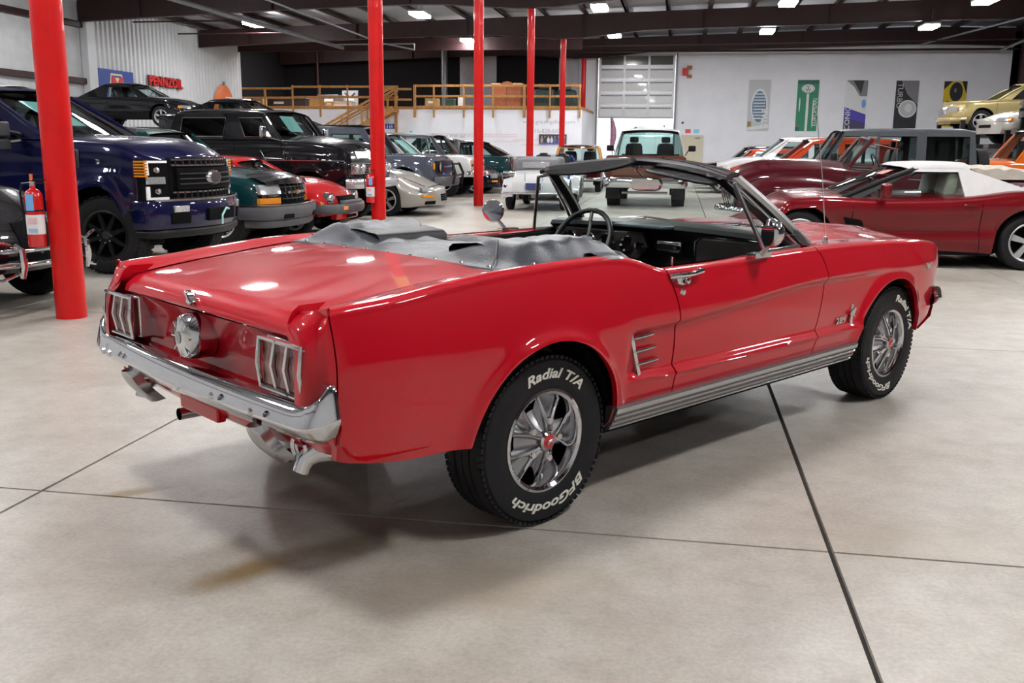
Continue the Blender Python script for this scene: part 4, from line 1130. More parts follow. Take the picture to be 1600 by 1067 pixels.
    def fbox(s, y, z, w_, h, m, name, d=.04, out=.01, rear=False, bevel=.008, rz=None, parent=None, tilt=0):
        f = s.rear if rear else s.front; x = f(y, z); sg = -1 if rear else 1
        e = .05; dx = (f(y+e, z)-f(y-e, z))/(2*e); dz = (f(y, z+e)-f(y, z-e))/(2*e)
        an = math.atan(-dx) if rz is None else rz
        M = Matrix.Rotation(an, 3, 'Z') @ Matrix.Rotation(math.atan(dz), 3, 'Y')
        c = Vector((x+sg*(out-d/2), y, z))
        return MB().box(c, (d, w_, h), rot=M).build(name, m, parent or s.root, bevel=bevel)
    def fround(s, y, z, r, m=LENS, name='headlamp', out=.02, rear=False, ring=CHROME, parent=None, sy=1.):
        f = s.rear if rear else s.front; x = f(y, z); sg = -1 if rear else 1
        o = MB().lathe([(0, out+.02), (r*.5, out+.016), (r*.9, out), (r*.92, out-.03)], axis='X', n=24, sgn=sg).xf(lambda p: Vector((p.x, p.y*sy, p.z))+Vector((x, y, z))).build(name, m, parent or s.root)
        if ring: MB().lathe([(r*.9, out+.002), (r*.98, out+.012), (r*1.08, out), (r*1.1, -.08)], axis='X', n=24, sgn=sg).xf(lambda p: Vector((p.x, p.y*sy, p.z))+Vector((x, y, z))).build('lamp_ring', ring, o)
        return o
    def bumper(s, z, h, m, out=.06, w_=None, rear=False, prof=None, wrap=.35, name='bumper', plan=1.):
        f = s.rear if rear else s.front; sg = -1 if rear else 1; W = (w_ or s.W*.99); path = []
        fe = f(W*.80, z)
        for j in range(33):
            u = lerp(-1, 1, j/32); a = abs(u)
            if a < .78: y = u/.78*W*.84; x = f(y, z)+sg*out; n_ = (sg, 0)
            else:
                t = (a-.78)/.22; y = (W*.84+W*.16*math.sin(min(1, t*1.5)*PI/2))*(1 if u > 0 else -1)
                x = f(W*.84, z)+sg*(out-wrap*max(0, t-.25)/.75*1. - .05*t); n_ = (sg*math.cos(min(1, t*1.5)*PI/2), math.sin(min(1, t*1.5)*PI/2)*(1 if u > 0 else -1))
            path.append((x, y, n_[0], n_[1]))
        pr = prof or [(-.05, .5), (-.005, .5), (.01, .38), (.02, .15), (.02, -.15), (.01, -.38), (-.005, -.5), (-.05, -.5)]
        R = [[(x+nx*d, y+ny*d, z+q*h) for d, q in pr] for x, y, nx, ny in path]
        mb = MB().grid(R); mb.add(R[0], [list(range(len(pr)))]); mb.add(R[-1], [list(range(len(pr)))])
        return mb.build(name, m, s.root, ang=50)
    def bars(s, y0, y1, zs, h, m, name='grille_bar', out=.025, d=.02, parent=None):
        for z in zs: 
            n_ = 10; R = []
            for k in range(n_+1):
                y = lerp(y0, y1, k/n_); x = s.front(y, z)+out
                R.append([(x-d, y, z+h/2), (x, y, z+h/2), (x, y, z-h/2), (x-d, y, z-h/2)])
            mb = MB().grid(R, cv=True); mb.build(name, m, parent or s.root)
    def panel(s, y0, y1, z0, z1, m, name='grille', out=.008, parent=None, rear=False):
        f = s.rear if rear else s.front; sg = -1 if rear else 1; n_ = 12
        R = [[(f(lerp(y0, y1, k/n_), z)+sg*o, lerp(y0, y1, k/n_), z) for z, o in ((z0, -.03), (z0, out), (lerp(z0, z1, .5), out), (z1, out), (z1, -.03))] for k in range(n_+1)]
        mb = MB().grid(R); mb.add(R[0], [list(range(5))]); mb.add(R[-1], [list(range(5))])
        return mb.build(name, m, parent or s.root, ang=30)
    def mirror(s, x, z, m, w_=.20, h=.14, arm=.12, round_=False):
        for sd in (-1, 1):
            y = sd*(s.ys(x, s.top(x)-.05)+arm)
            if round_: o = MB().lathe([(0, -.03), (w_/2, -.03), (w_/2*1.05, 0), (w_/4, .04), (0, .05)], o=(x, y, z), axis='X', n=18).build('door_mirror', m, s.root)
            else: o = MB().box((x, y, z), (.09, w_, h)).build('door_mirror', m, s.root, bevel=.03)
            MB().tube([(x, y-sd*w_*.4, z-.02), (x+.03, sd*(s.ys(x, s.top(x)-.05)-.03), s.top(x)-.03)], .014, 6).build('mirror_arm', m, o)
BK = paint('gloss_black_paint', (.006, .006, .008), rough=.25)
NAVY = paint('navy_metallic_paint', (.004, .005, .045), metal=.15, rough=.3)
TEAL = paint('teal_metallic_paint', (.003, .038, .042), metal=.15, rough=.3)
SILV = paint('warm_silver_paint', (.42, .41, .37), metal=.5, rough=.35)
GREYB = paint('slate_grey_paint', (.075, .085, .115), metal=.1, rough=.35)
GREYD = mat('grey_hardtop', (.045, .05, .06), rough=.45, noise=.1)
WHT = paint('white_paint', (.72, .72, .73), rough=.3)
MRED = paint('bright_red_paint', (.55, .012, .014), rough=.3)
GARN = paint('garnet_metallic_paint', (.17, .002, .006), metal=.2, rough=.3)
MARN = paint('maroon_car_paint', (.075, .002, .007), rough=.28)
ORNG = paint('orange_red_paint', (.62, .06, .015), rough=.3)
ORNG2 = paint('orange_paint', (.72, .14, .01), rough=.3)
BRWN = paint('brown_paint', (.12, .035, .018), rough=.35)
GOLD = paint('gold_paint', (.42, .34, .15), metal=.4, rough=.35)
BLUE = paint('blue_paint', (.02, .10, .45), rough=.3)
CLAD = mat('grey_cladding', (.09, .09, .10), rough=.5, noise=.1)
CANV = mat('white_canvas_top', (.62, .60, .60), rough=.8, noise=.04, bump=.2, bscale=200)
ALW = mat('white_lamp_bar', (.9, .9, .9), rough=.3, emit=(1, 1, 1), estr=.15)
P_ = lambda xr, xf, a=.84, b=.9: [(xr, b), (xr+.06, b+.045), (xr+.25, .985), (xr+.8, 1), (xf-.8, 1), (xf-.3, .985), (xf-.07, lerp(a, 1, .6)), (xf, a)]
# ---- navy heavy pickup (nearest of the left row)
wb = 3.9
V = Veh('pickup_truck', 'navy blue heavy-duty pickup with black grille behind the nearest red post', 'truck', (-6.03, 10.2), .0, dict(
    wb=wb, xr=-1.25, xf=wb+.74, W=1.0, paint=NAVY, r=.07, crown=.06, bowf=.30, n=40, ang=34, tread=True, oneaxle=False,
    top=[(-1.25, 1.42), (wb-2.8, 1.42), (wb-1.0, 1.44), (wb-.6, 1.43), (wb+.2, 1.40), (wb+.5, 1.36), (wb+.66, 1.29), (wb+.74, 1.22)],
    bot=[(-1.25, .62), (wb-.9, .52), (wb+.4, .60), (wb+.74, .66)], plan=P_(-1.25, wb+.74, .80),
    sec=[(0, .95), (.1, .98), (.4, 1), (.62, .995), (.66, .97), (.85, .955), (1, .90)], flare=.035,
    nose=[(.5, -.02), (.9, 0), (1.2, -.01), (1.35, -.06)], tyre=(.42, .15, .255, 'black', 8, BLACK), arch=.50, archz=.44,
    cab=dict(A=(wb-.62, 1.46), B=(wb-1.45, 1.93), C=(wb-3.2, 1.95), D=(wb-3.35, 1.45), wb=.93, wr=.76, bow=.16, wins=[(wb-.95, wb-1.9, wb-1.55, wb-1.95), (wb-2.0, wb-2.9, wb-2.05, wb-2.85)], glass=GLASSD, wglass=GLASS, paper=(-.55, -.10), papert=(.25, .8), seat=VINYLD),
    seams=(wb-.62, wb-1.95, wb-3.0), handles=((wb-1.8, 1.25),), trim=BLACK))
g = V.panel(-.66, .66, .74, 1.24, DARK, 'grille')
V.bars(-.64, .64, (.80, .87, 1.16, 1.22), .018, CHROMED, parent=g)
V.panel(-.60, .60, .90, 1.13, DARK, 'grille_frame', out=.05, parent=g)
V.bars(-.58, .58, (.96, 1.015, 1.07), .014, GUN, parent=g, out=.062)
for k in range(13): V.fbox(-.58+.097*k, .835, .008, .09, GUN, 'grille_slat', out=.03, d=.02, parent=g, bevel=0); V.fbox(-.58+.097*k, 1.19, .008, .07, GUN, 'grille_slat', out=.03, d=.02, parent=g, bevel=0)
MB().lathe([(0, .02), (.10, .02), (.115, .005), (.125, -.02)], axis='X', n=28).xf(lambda p: Vector((p.x+V.front(0, 1.02)+.06, p.y*1.25, p.z*.72+1.02))).build('oval_badge', CHROMED, g)
MB().lathe([(0, .024), (.085, .023)], axis='X', n=24).xf(lambda p: Vector((p.x+V.front(0, 1.02)+.06, p.y*1.25, p.z*.72+1.02))).build('badge_field', GUN, g)
for sd in (-1, 1):
    l = V.panel(*sorted((.68*sd, .97*sd)), .78, 1.22, DARK, 'headlamp', out=.02)
    V.panel(*sorted((.70*sd, .93*sd)), 1.185, 1.21, ALW, 'light_bar', out=.035, parent=l); V.panel(*sorted((.70*sd, .93*sd)), .80, .825, ALW, 'light_bar', out=.035, parent=l)
    V.panel(*sorted((.905*sd, .935*sd)), 1.06, 1.21, ALW, 'light_bar', out=.035, parent=l); V.panel(*sorted((.905*sd, .935*sd)), .80, .94, ALW, 'light_bar', out=.035, parent=l)
    V.panel(*sorted((.74*sd, .93*sd)), .965, 1.04, LENS, 'lamp_bezel', out=.04, parent=l)
    V.fround(.80*sd, 1.11, .035, LENS, 'projector', parent=l); V.fround(.80*sd, .89, .035, LENS, 'projector', parent=l)
    for k in range(6): MB().box((wb+.46, sd*(V.ys(wb+.46, 1.1)-.005), 1.05+.03*k), (.14, .03, .018)).build('amber_marker', AMBER, l)
V.bumper(.64, .30, NAVY, out=.12, wrap=.22, w_=1.0)
V.bumper(.44, .10, BLACK, out=.10, wrap=.2, w_=.96, name='air_dam')
for sd in (-1, 1):
    V.fbox(.66*sd, .70, .20, .07, LENS, 'fog_lamp', out=.155, d=.05); V.fbox(.66*sd, .60, .26, .12, DARK, 'bumper_opening', out=.150, d=.05)
V.fbox(.0, .62, .60, .14, DARK, 'bumper_opening', out=.150, d=.05)
V.bars(-.95, .95, (.795,), .02, CHROMED, out=.135, name='bumper_top_trim')
MB().tube([(V.front(0, .6)+.17, .12, .66), (V.front(0, .6)+.2, .0, .68), (V.front(0, .6)+.19, -.08, .60), (V.front(0, .6)+.19, -.09, .5)], .012, 6).build('zip_tie_tag', STICK, V.root)
for sd in (-1, 1):
    MB().lathe([(0, 0), (.03, 0), (.05, .0)], o=(0, 0, 0), n=8)
    y = sd*1.20; MB().box((wb-.98, y, 1.52), (.12, .24, .16)).box((wb-.98, y, 1.36), (.12, .24, .12)).build('towing_mirror', GUN, V.root, bevel=.02)
    MB().tube([(wb-.98, sd*1.08, 1.50), (wb-.92, sd*.92, 1.47)], .025, 6).tube([(wb-.98, sd*1.08, 1.38), (wb-.92, sd*.94, 1.40)], .025, 6).build('mirror_arm', BLACK, V.root)
    MB().box((wb-.62+.22, sd*(V.ys(wb-.4, 1.2)+.008), 1.22), (.34, .03, .20)).build('fender_vent', GUN, V.root, bevel=.02)
    MB().box((wb-.9, sd*(V.ys(wb-.9, .75)+.006), .77), (.42, .012, .05)).build('side_badge', CHROMED, V.root)
# ---- black vintage car at the far left
wb = 2.9
V = Veh('vintage_car', 'black vintage car with round lamps and chrome guards at the left edge', 'car', (-5.85, 7.12), .0, dict(
    wb=wb, xr=-.9, xf=wb+.62, W=.86, paint=BK, r=.12, crown=.10, bowf=.35, n=40,
    top=[(-.9, .85), (wb-1.2, .98), (wb-.4, .98), (wb+.2, .93), (wb+.5, .78), (wb+.62, .66)], bot=[(-.9, .3), (wb+.3, .28), (wb+.62, .34)],
    plan=[(-.9, .8), (-.5, 1), (wb+.1, 1), (wb+.4, .93), (wb+.62, .78)], nose=[(.2, -.06), (.5, 0), (.8, -.12)], tyre=(.33, .10, .2, 'cap', 5, None),
    cab=dict(A=(wb-.95, 1.0), B=(wb-1.25, 1.38), C=(wb-2.2, 1.4), D=(wb-2.7, 1.0), wb=.72, wr=.56, wins=[(wb-1.1, wb-2.0, wb-1.3, wb-2.0)], trim=CHROME), seams=(wb-.9, wb-2.0)))
for sd in (-1, 1): V.fround(.53*sd, .68, .10, LENS, out=.10)
V.panel(-.22, .22, .42, .74, DARK, 'grille')
V.bumper(.42, .045, CHROME, out=.16, w_=.86, wrap=.3); V.bumper(.53, .035, CHROME, out=.15, w_=.5, wrap=.02, name='upper_bumper_bar')
for sd in (-1, 1):
    x = V.front(.42, .45)
    MB().tube([(x+.15, .42*sd, .58), (x+.21, .42*sd, .54), (x+.22, .42*sd, .42), (x+.20, .42*sd, .32)], [.02, .03, .032, .02], 8).build('over_rider', CHROME, V.root)
    MB().tube([(x+.18, .42*sd, .56), (x+.16, .60*sd, .62), (x+.05, .80*sd, .60)], .014, 6).tube([(x+.18, .42*sd, .36), (x+.16, .60*sd, .32), (x+.05, .80*sd, .34)], .014, 6).build('corner_bar', CHROME, V.root)
    V.fround(.60*sd, .44, .05, AMBER, 'indicator_lamp', out=.05)
# ---- teal compact SUV
wb = 2.65
V = Veh('compact_suv', 'teal compact SUV with dark hood guard between the navy pickup and red coupe', 'car', (-6.12, 12.88), .0, dict(
    wb=wb, xr=-.9, xf=wb+.74, W=.87, paint=TEAL, r=.09, crown=.07, bowf=.20, flare=.02, n=40,
    top=[(-.9, 1.0), (wb-.8, 1.0), (wb-.4, 1.02), (wb+.3, .97), (wb+.62, .92), (wb+.74, .86)], bot=[(-.9, .42), (wb+.4, .36), (wb+.74, .40)],
    plan=P_(-.9, wb+.74, .84), nose=[(.3, 0), (.7, .0), (.95, -.08)], tyre=(.35, .12, .20, 'spoke', 5, ALLOY), arch=.43,
    cab=dict(A=(wb-.55, 1.0), B=(wb-1.15, 1.52), C=(wb-2.9, 1.55), D=(wb-3.3, 1.02), wb=.80, wr=.64, wins=[(wb-.85, wb-1.75, wb-1.3, wb-1.8), (wb-1.85, wb-2.9, wb-1.9, wb-2.75)], glass=GLASSD), seams=(wb-.55, wb-1.8)))
g = V.panel(-.40, .40, .60, .86, DARK, 'grille')
V.bars(-.42, .42, (.745,), .035, CHROME, parent=g, out=.03); V.bars(-.40, .40, (.66, .82), .012, GUN, parent=g)
for k in range(5): V.fbox(-.28+.14*k, .74, .014, .24, GUN, 'grille_slat', out=.015, parent=g)
MB().prism([(-.07, -.014), (-.03, -.014), (-.03, -.03), (.03, -.03), (.03, -.014), (.07, .014), (.03, .014), (.03, .03), (-.03, .03), (-.03, .014)], V.front(0, .74)+.03, V.front(0, .74)+.045, ax='X').xf(lambda p: Vector((p.x, p.y, p.z+.745))).build('gold_badge', mat('gold_badge', (.6, .42, .12), rough=.3, metal=.8, noise=.05), g)
for sd in (-1, 1):
    V.panel(*sorted((.42*sd, .80*sd)), .73, .86, LENS, 'headlamp', out=.02); V.panel(*sorted((.44*sd, .82*sd)), .60, .68, AMBER, 'turn_lamp', out=.02)
    V.panel(*sorted((.42*sd, .80*sd)), .695, .72, CHROME, 'lamp_trim', out=.025)
MB().grid([[V.sh(x, y, V.top(x)+.035+.05*(1-(y/.72)**2))+Vector((.03, 0, 0)) for y in [lerp(-.72, .72, k/14) for k in range(15)]] for x in (wb+.46, wb+.58, wb+.68, wb+.75, wb+.77)]+[[V.sh(wb+.76, y, .86)+Vector((.05, 0, 0)) for y in [lerp(-.72, .72, k/14) for k in range(15)]]]).build('hood_guard', BK, V.root)
V.bumper(.49, .20, CLAD, out=.13, w_=.87, wrap=.4); V.bumper(.585, .02, CHROMED, out=.135, w_=.87, wrap=.4, name='bumper_top_trim'); V.bumper(.34, .12, CLAD, out=.08, w_=.82, wrap=.3, name='air_dam')
for sd in (-1, 1): V.fbox(.45*sd, .43, .22, .06, DARK, 'tow_slot', out=.155)
V.mirror(wb-.75, 1.12, TEAL)
MB().tube([(wb+.15, .60, .98), (wb-.05, .62, 1.32)], .004, 5).lathe([(0, .02), (.02, 0)], o=(wb+.15, .60, .98), axis='Z', n=8).build('antenna', CHROME, V.root)
# ---- red small coupe with rubber bumper
wb = 2.31
V = Veh('sports_coupe', 'small bright red sports coupe with round lamps and black rubber bumper', 'car', (-5.85, 14.62), .0, dict(
    wb=wb, xr=-.8, xf=wb+.62, W=.76, paint=MRED, r=.08, crown=.05, bowf=.16, n=40,
    top=[(-.8, .78), (0, .86), (wb-.7, .88), (wb-.2, .86), (wb+.3, .79), (wb+.55, .70), (wb+.62, .64)], bot=[(-.8, .32), (wb-.5, .25), (wb+.62, .32)],
    plan=P_(-.8, wb+.62, .86), sec=[(0, .90), (.2, .95), (.5, 1), (.8, .97), (1, .90)], nose=[(.2, 0), (.5, 0.02), (.72, -.08)], tyre=(.30, .09, .19, 'spoke', 5, ALLOY), arch=.36,
    cab=dict(A=(wb-.62, .88), B=(wb-1.05, 1.12), C=(wb-1.75, 1.14), D=(wb-2.9, .86), wb=.66, wr=.52, wins=[(wb-.75, wb-1.5, wb-1.12, wb-1.5), (wb-1.58, wb-2.2, wb-1.58, wb-1.95)], trim=CHROME), seams=(wb-.6, wb-1.55)))
g = V.panel(-.36, .36, .50, .62, DARK, 'grille', out=.03)
for sd in (-1, 1): V.fround(.56*sd, .59, .08, LENS, out=.045); V.fbox(.73*sd, .50, .07, .06, AMBER, 'turn_lamp', out=.0)
V.bumper(.43, .15, CLAD, out=.14, w_=.77, wrap=.35); V.bumper(.52, .07, CLAD, out=.12, w_=.42, wrap=.02, name='bumper_centre')
for sd in (-1, 1): V.fbox(.42*sd, .44, .13, .06, AMBER, 'turn_lamp', out=.165)
V.panel(-.5, .5, .26, .345, MRED, 'front_valance', out=.06); V.fbox(.0, .30, .4, .05, DARK, 'valance_slot', out=.07)
# ---- black vintage carryall
wb = 2.35
V = Veh('carryall_wagon', 'tall black two-door vintage carryall with lifted stance and chrome front bumper', 'truck', (-6.38, 17.05), -.10, dict(
    wb=wb, xr=-.75, xf=wb+.85, W=.97, paint=BK, r=.07, crown=.10, bowf=.10, n=40, flare=.015,
    top=[(-.75, 1.50), (wb-.8, 1.50), (wb-.3, 1.48), (wb+.3, 1.43), (wb+.72, 1.36), (wb+.85, 1.28)], bot=[(-.75, .66), (wb+.4, .62), (wb+.85, .72)],
    plan=P_(-.75, wb+.85, .88), sec=[(0, .94), (.2, .98), (.5, 1), (.66, 1), (.72, .95), (1, .90)], nose=[(.6, 0), (1.0, .02), (1.35, -.08)], tyre=(.43, .13, .22, 'cap', 5, None), arch=.52, tread=True,
    cab=dict(A=(wb-.55, 1.50), B=(wb-.90, 1.96), C=(wb-2.72, 1.96), D=(wb-2.88, 1.50), wb=.88, wr=.80, bow=.10, rail=.09, sill=.05, wins=[(wb-.72, wb-1.25, wb-1.0, wb-1.45), (wb-1.72, wb-2.62, wb-1.66, wb-2.55)], glass=GLASSD, wglass=GLASS, paper=(-.45, .0), papert=(.3, .9), trim=CHROMED), seams=(wb-.55, wb-1.5)))
g = V.panel(-.62, .62, 1.18, 1.30, CHROMED, 'hood_letter_panel'); V.fbox(0, 1.24, .07, .07, mat('red_badge', (.5, .02, .02), rough=.3, noise=.05), 'red_badge', out=.03, parent=g)
V.panel(-.86, .86, .90, 1.10, CHROMED, 'grille', out=.02)
for k in range(4): V.bars(-.42, .42, (.93+.045*k,), .02, BLACK, out=.03)
for sd in (-1, 1): V.fround(.52*sd, 1.0, .085, LENS, out=.03, ring=CHROME); V.fround(.72*sd, 1.0, .085, LENS, out=.03)
V.bumper(.74, .17, mat('white_chrome', (.75, .75, .77), rough=.2, metal=.7, noise=.04), out=.16, w_=.98, wrap=.15)
V.strip(-.6, wb+.7, 1.13, .02, CHROMED)
for sd in (-1, 1):
    o = MB().box((wb-.72, sd*1.20, 1.62), (.07, .15, .20)).build('door_mirror', CHROME, V.root, bevel=.02); MB().tube([(wb-.72, sd*1.2, 1.55), (wb-.45, sd*.95, 1.46)], .01, 6).build('mirror_arm', CHROME, o)
    MB().tube([(wb-.45, sd*.3, 1.54), (wb-.7, sd*.55, 1.72)], .008, 6).build('wiper', CHROME, V.root)
# ---- silver coupe with raised seam hood
wb = 2.57
V = Veh('silver_coupe', 'warm silver low sports coupe with pointed nose beside the second red post', 'car', (-5.85, 19.5), .0, dict(
    wb=wb, xr=-1.0, xf=wb+1.02, W=.93, paint=SILV, r=.11, crown=.06, bowf=.34, n=42,
    top=[(-1.0, .90), (0, .92), (wb-.8, .93), (wb-.3, .90), (wb+.3, .80), (wb+.8, .64), (wb+1.02, .52)], bot=[(-1.0, .3), (wb-.5, .20), (wb+.6, .18), (wb+1.02, .22)],
    plan=[(-1.0, .85), (-.7, .97), (0, 1), (wb+.1, 1), (wb+.6, .95), (wb+.9, .86), (wb+1.02, .76)], sec=[(0, .92), (.15, .97), (.5, 1), (.75, .97), (1, .86)], nose=[(.1, -.10), (.3, 0), (.5, -.02), (.7, -.15)],
    tyre=(.325, .12, .215, 'spoke', 5, ALLOY), arch=.385, cab=dict(A=(wb-.35, .92), B=(wb-1.25, 1.26), C=(wb-2.2, 1.26), D=(wb-3.1, .92), wb=.76, wr=.56, wins=[(wb-.75, wb-2.0, wb-1.4, wb-2.0)], glass=GLASSD), seams=(wb-.35, wb-1.9)))
for sd in (-1, 1):
    V.panel(*sorted((.50*sd, .80*sd)), .50, .58, LENS, 'headlamp', out=.012); V.panel(*sorted((.52*sd, .80*sd)), .385, .425, AMBER, 'turn_lamp', out=.012)
    V.panel(*sorted((.46*sd, .72*sd)), .24, .31, DARK, 'fog_recess', out=.004)
V.panel(-.24, .24, .30, .44, DARK, 'grille', out=.006)
V.bars(-.22, .22, (.335, .37, .405), .01, GUN, out=.012)
MB().tube([V.sh(wb+.98, -.62, .60)+Vector((0, 0, .0)), V.sh(wb+.6, -.72, .745), V.sh(wb, -.76, .885), V.sh(wb-.3, -.78, .915)], .006, 5).build('hood_gap', DARK, V.root)
MB().tube([V.sh(wb+.97, y, .565+.055*(1-(y/.62)**2)) for y in (-.62, -.3, 0, .3, .62)], .008, 5).build('hood_gap', DARK, V.root)
V.mirror(wb-.6, 1.0, SILV)
# ---- slate grey off-roader
wb = 2.95
V = Veh('offroad_suv', 'slate grey boxy off-road SUV with black bull bar behind the silver coupe', 'car', (-6.2, 22.0), .0, dict(
    wb=wb, xr=-.75, xf=wb+.80, W=.95, paint=GREYB, r=.07, crown=.04, bowf=.08, n=40, flare=.05,
    top=[(-.75, 1.18), (wb-.5, 1.20), (wb+.3, 1.19), (wb+.68, 1.16), (wb+.80, 1.08)], bot=[(-.75, .5), (wb-.5, .45), (wb+.8, .60)],
    plan=P_(-.75, wb+.80, .86), sec=[(0, .92), (.2, .94), (.5, .96), (.8, .94), (1, .90)], tyre=(.41, .13, .22, 'spoke', 6, GUN), arch=.50, archz=.44, tread=True,
    cab=dict(A=(wb-.62, 1.20), B=(wb-.98, 1.78), C=(wb-3.5, 1.80), D=(wb-3.6, 1.2), wb=.83, wr=.74, bow=.07, roof=GREYD, rail=.13, wins=[(wb-.80, wb-1.75, wb-1.12, wb-1.75), (wb-1.85, wb-2.6, wb-1.85, wb-2.6), (wb-2.75, wb-3.45, wb-2.75, wb-3.4)], wglass=GLASSC, paper=(-.45, -.1)), seams=(wb-.6, wb-1.8)))
g = V.panel(-.80, .80, .80, 1.08, BLACK, 'grille', out=.02)
V.bars(-.42, .42, (.95,), .04, CHROMED, out=.035, parent=g)
for sd in (-1, 1): V.fround(.62*sd, .94, .11, LENS, out=.035, ring=BLACK); V.fbox(.86*sd, .96, .05, .14, AMBER, 'turn_lamp', out=.0)
V.bumper(.62, .22, CLAD, out=.16, w_=.90, wrap=.12)
MB().tube([(wb+1.05, -.42, .55), (wb+1.10, -.40, .80), (wb+1.02, -.32, 1.02), (wb+1.02, .32, 1.02), (wb+1.10, .40, .80), (wb+1.05, .42, .55)], .03, 10).tube([(wb+1.08, -.42, .76), (wb+1.08, .42, .76)], .022, 8).build('bull_bar', BLACK, V.root)
MB().box((wb-2.2, 0, 1.86), (2.3, 1.3, .03)).build('roof_rack', BLACK, V.root, bevel=.01)
V.mirror(wb-.80, 1.32, BLACK)
# ---- white SUV behind it
wb = 2.3
V = Veh('white_suv', 'white SUV with a price sheet on its windscreen behind the slate grey off-roader', 'car', (-6.95, 24.75), .0, dict(
    wb=wb, xr=-.5, xf=wb+.80, W=.92, paint=WHT, top=[(-.5, 1.05), (wb-.3, 1.08), (wb+.5, 1.0), (wb+.8, .85)], bot=[(-.5, .4), (wb+.8, .4)], plan=P_(-.5, wb+.8, .8), r=.1, tyre=(.35, .11, .2, 'spoke', 5, ALLOY),
    cab=dict(A=(wb+.10, 1.10), B=(wb-.62, 1.68), C=(wb-2.5, 1.68), D=(wb-2.7, 1.05), wb=.84, wr=.70, wins=[(wb-.30, wb-1.3, wb-.8, wb-1.3), (wb-1.4, wb-2.4, wb-1.4, wb-2.4)], wglass=GLASSC, paper=(-.45, .1), papert=(.2, .8)), seams=(wb-.3,)))
for sd in (-1, 1): V.panel(*sorted((.5*sd, .78*sd)), .72, .84, LENS, 'headlamp', out=.012)
V.panel(-.45, .45, .6, .8, DARK, 'grille'); V.bumper(.5, .2, WHT, out=.06)
# ---- white square-body SUV with grey hardtop
wb = 2.7
V = Veh('squarebody_suv', 'white square-front SUV with grey hardtop and stacked headlamps left of third post', 'truck', (-6.55, 27.35), .0, dict(
    wb=wb, xr=-.8, xf=wb+.80, W=.98, paint=WHT, r=.05, crown=.03, bowf=.05, top=[(-.8, 1.15), (wb-.3, 1.18), (wb+.6, 1.14), (wb+.8, 1.08)], bot=[(-.8, .5), (wb+.8, .58)], plan=P_(-.8, wb+.8, .93), tyre=(.40, .12, .2, 'spoke', 3, ALLOY), arch=.47,
    cab=dict(A=(wb+.0, 1.18), B=(wb-.42, 1.70), C=(wb-3.0, 1.72), D=(wb-3.2, 1.15), wb=.88, wr=.80, roof=GREYD, paint=GREYD, bow=.06, wins=[(wb-.15, wb-.42, wb-.50, wb-.55), (wb-.47, wb-1.15, wb-.60, wb-1.15), (wb-1.3, wb-2.9, wb-1.3, wb-2.85)], wglass=GLASSC, glass=GLASSC, trim=CHROMED), seams=(wb-.1, wb-1.2)))
V.panel(-.52, .52, .78, 1.02, DARK, 'grille', out=.02); V.bars(-.9, .9, (.90,), .05, CHROME, out=.03)
for sd in (-1, 1):
    for z in (.98, .81): V.fbox(.68*sd, z, .24, .10, LENS, 'headlamp', out=.03)
    V.fbox(.87*sd, .98, .08, .12, AMBER, 'turn_lamp', out=.02); V.fbox(.87*sd, .81, .08, .12, AMBER, 'turn_lamp', out=.02)
V.bumper(.66, .16, CHROME, out=.15, w_=.98, wrap=.2)
# ---- black low sports car, teal pickup tail, black sedan
wb = 2.4
V = Veh('black_sports_car', 'small glossy black sports car low behind the third red post', 'car', (-6.2, 29.6), .0, dict(
    wb=wb, xr=-.9, xf=wb+.80, W=.88, paint=BK, r=.14, crown=.05, bowf=.3, top=[(-.9, .8), (wb-.5, .85), (wb, .83), (wb+.5, .72), (wb+.8, .5)], bot=[(-.9, .25), (wb+.8, .2)], plan=[(-.9, .8), (-.5, 1), (wb, 1), (wb+.5, .95), (wb+.8, .72)], tyre=(.32, .11, .22, 'spoke', 5, ALLOY),
    nose=[(.2, 0), (.8, -.15)], cab=dict(A=(wb-.45, .86), B=(wb-1.1, 1.22), C=(wb-1.9, 1.24), D=(wb-2.9, .82), wb=.74, wr=.54, wins=[(wb-.8, wb-1.9, wb-1.2, wb-1.9)], glass=GLASSD)))
for sd in (-1, 1): V.panel(*sorted((.5*sd, .74*sd)), .48, .62, LENS, 'headlamp', out=.03); V.panel(*sorted((.5*sd, .72*sd)), .36, .41, AMBER, 'turn_lamp', out=.012)
wb = 3.0
V = Veh('teal_pickup', 'dark teal pickup parked tail-out right of the third red post', 'truck', (-9.6, 31.8), PI, dict(
    wb=wb, xr=-1.2, xf=wb+.8, W=.92, paint=TEAL, r=.06, crown=-.02, bowf=.1, bowr=.04, top=[(-1.2, 1.12), (wb-.5, 1.12), (wb+.8, 1.0)], bot=[(-1.2, .5), (wb+.8, .45)], plan=P_(-1.2, wb+.8, .9), tyre=(.36, .12, .2, 'spoke', 5, ALLOY),
    cab=dict(A=(wb-.4, 1.1), B=(wb-.9, 1.62), C=(wb-2.1, 1.62), D=(wb-2.2, 1.1), wb=.82, wr=.68, wins=[(wb-.6, wb-1.9, wb-1.0, wb-1.9)])))
for sd in (-1, 1): V.fbox(.80*sd, .92, .14, .34, REDLENS, 'tail_lamp', rear=True); 
V.bumper(.58, .16, CHROMED, rear=True, out=.14); V.panel(-.66, .66, .68, 1.05, mat('maroon_tailgate', (.12, .02, .03), rough=.4, coat=.5, noise=.05), 'tailgate', rear=True, out=.012)
wb = 2.85
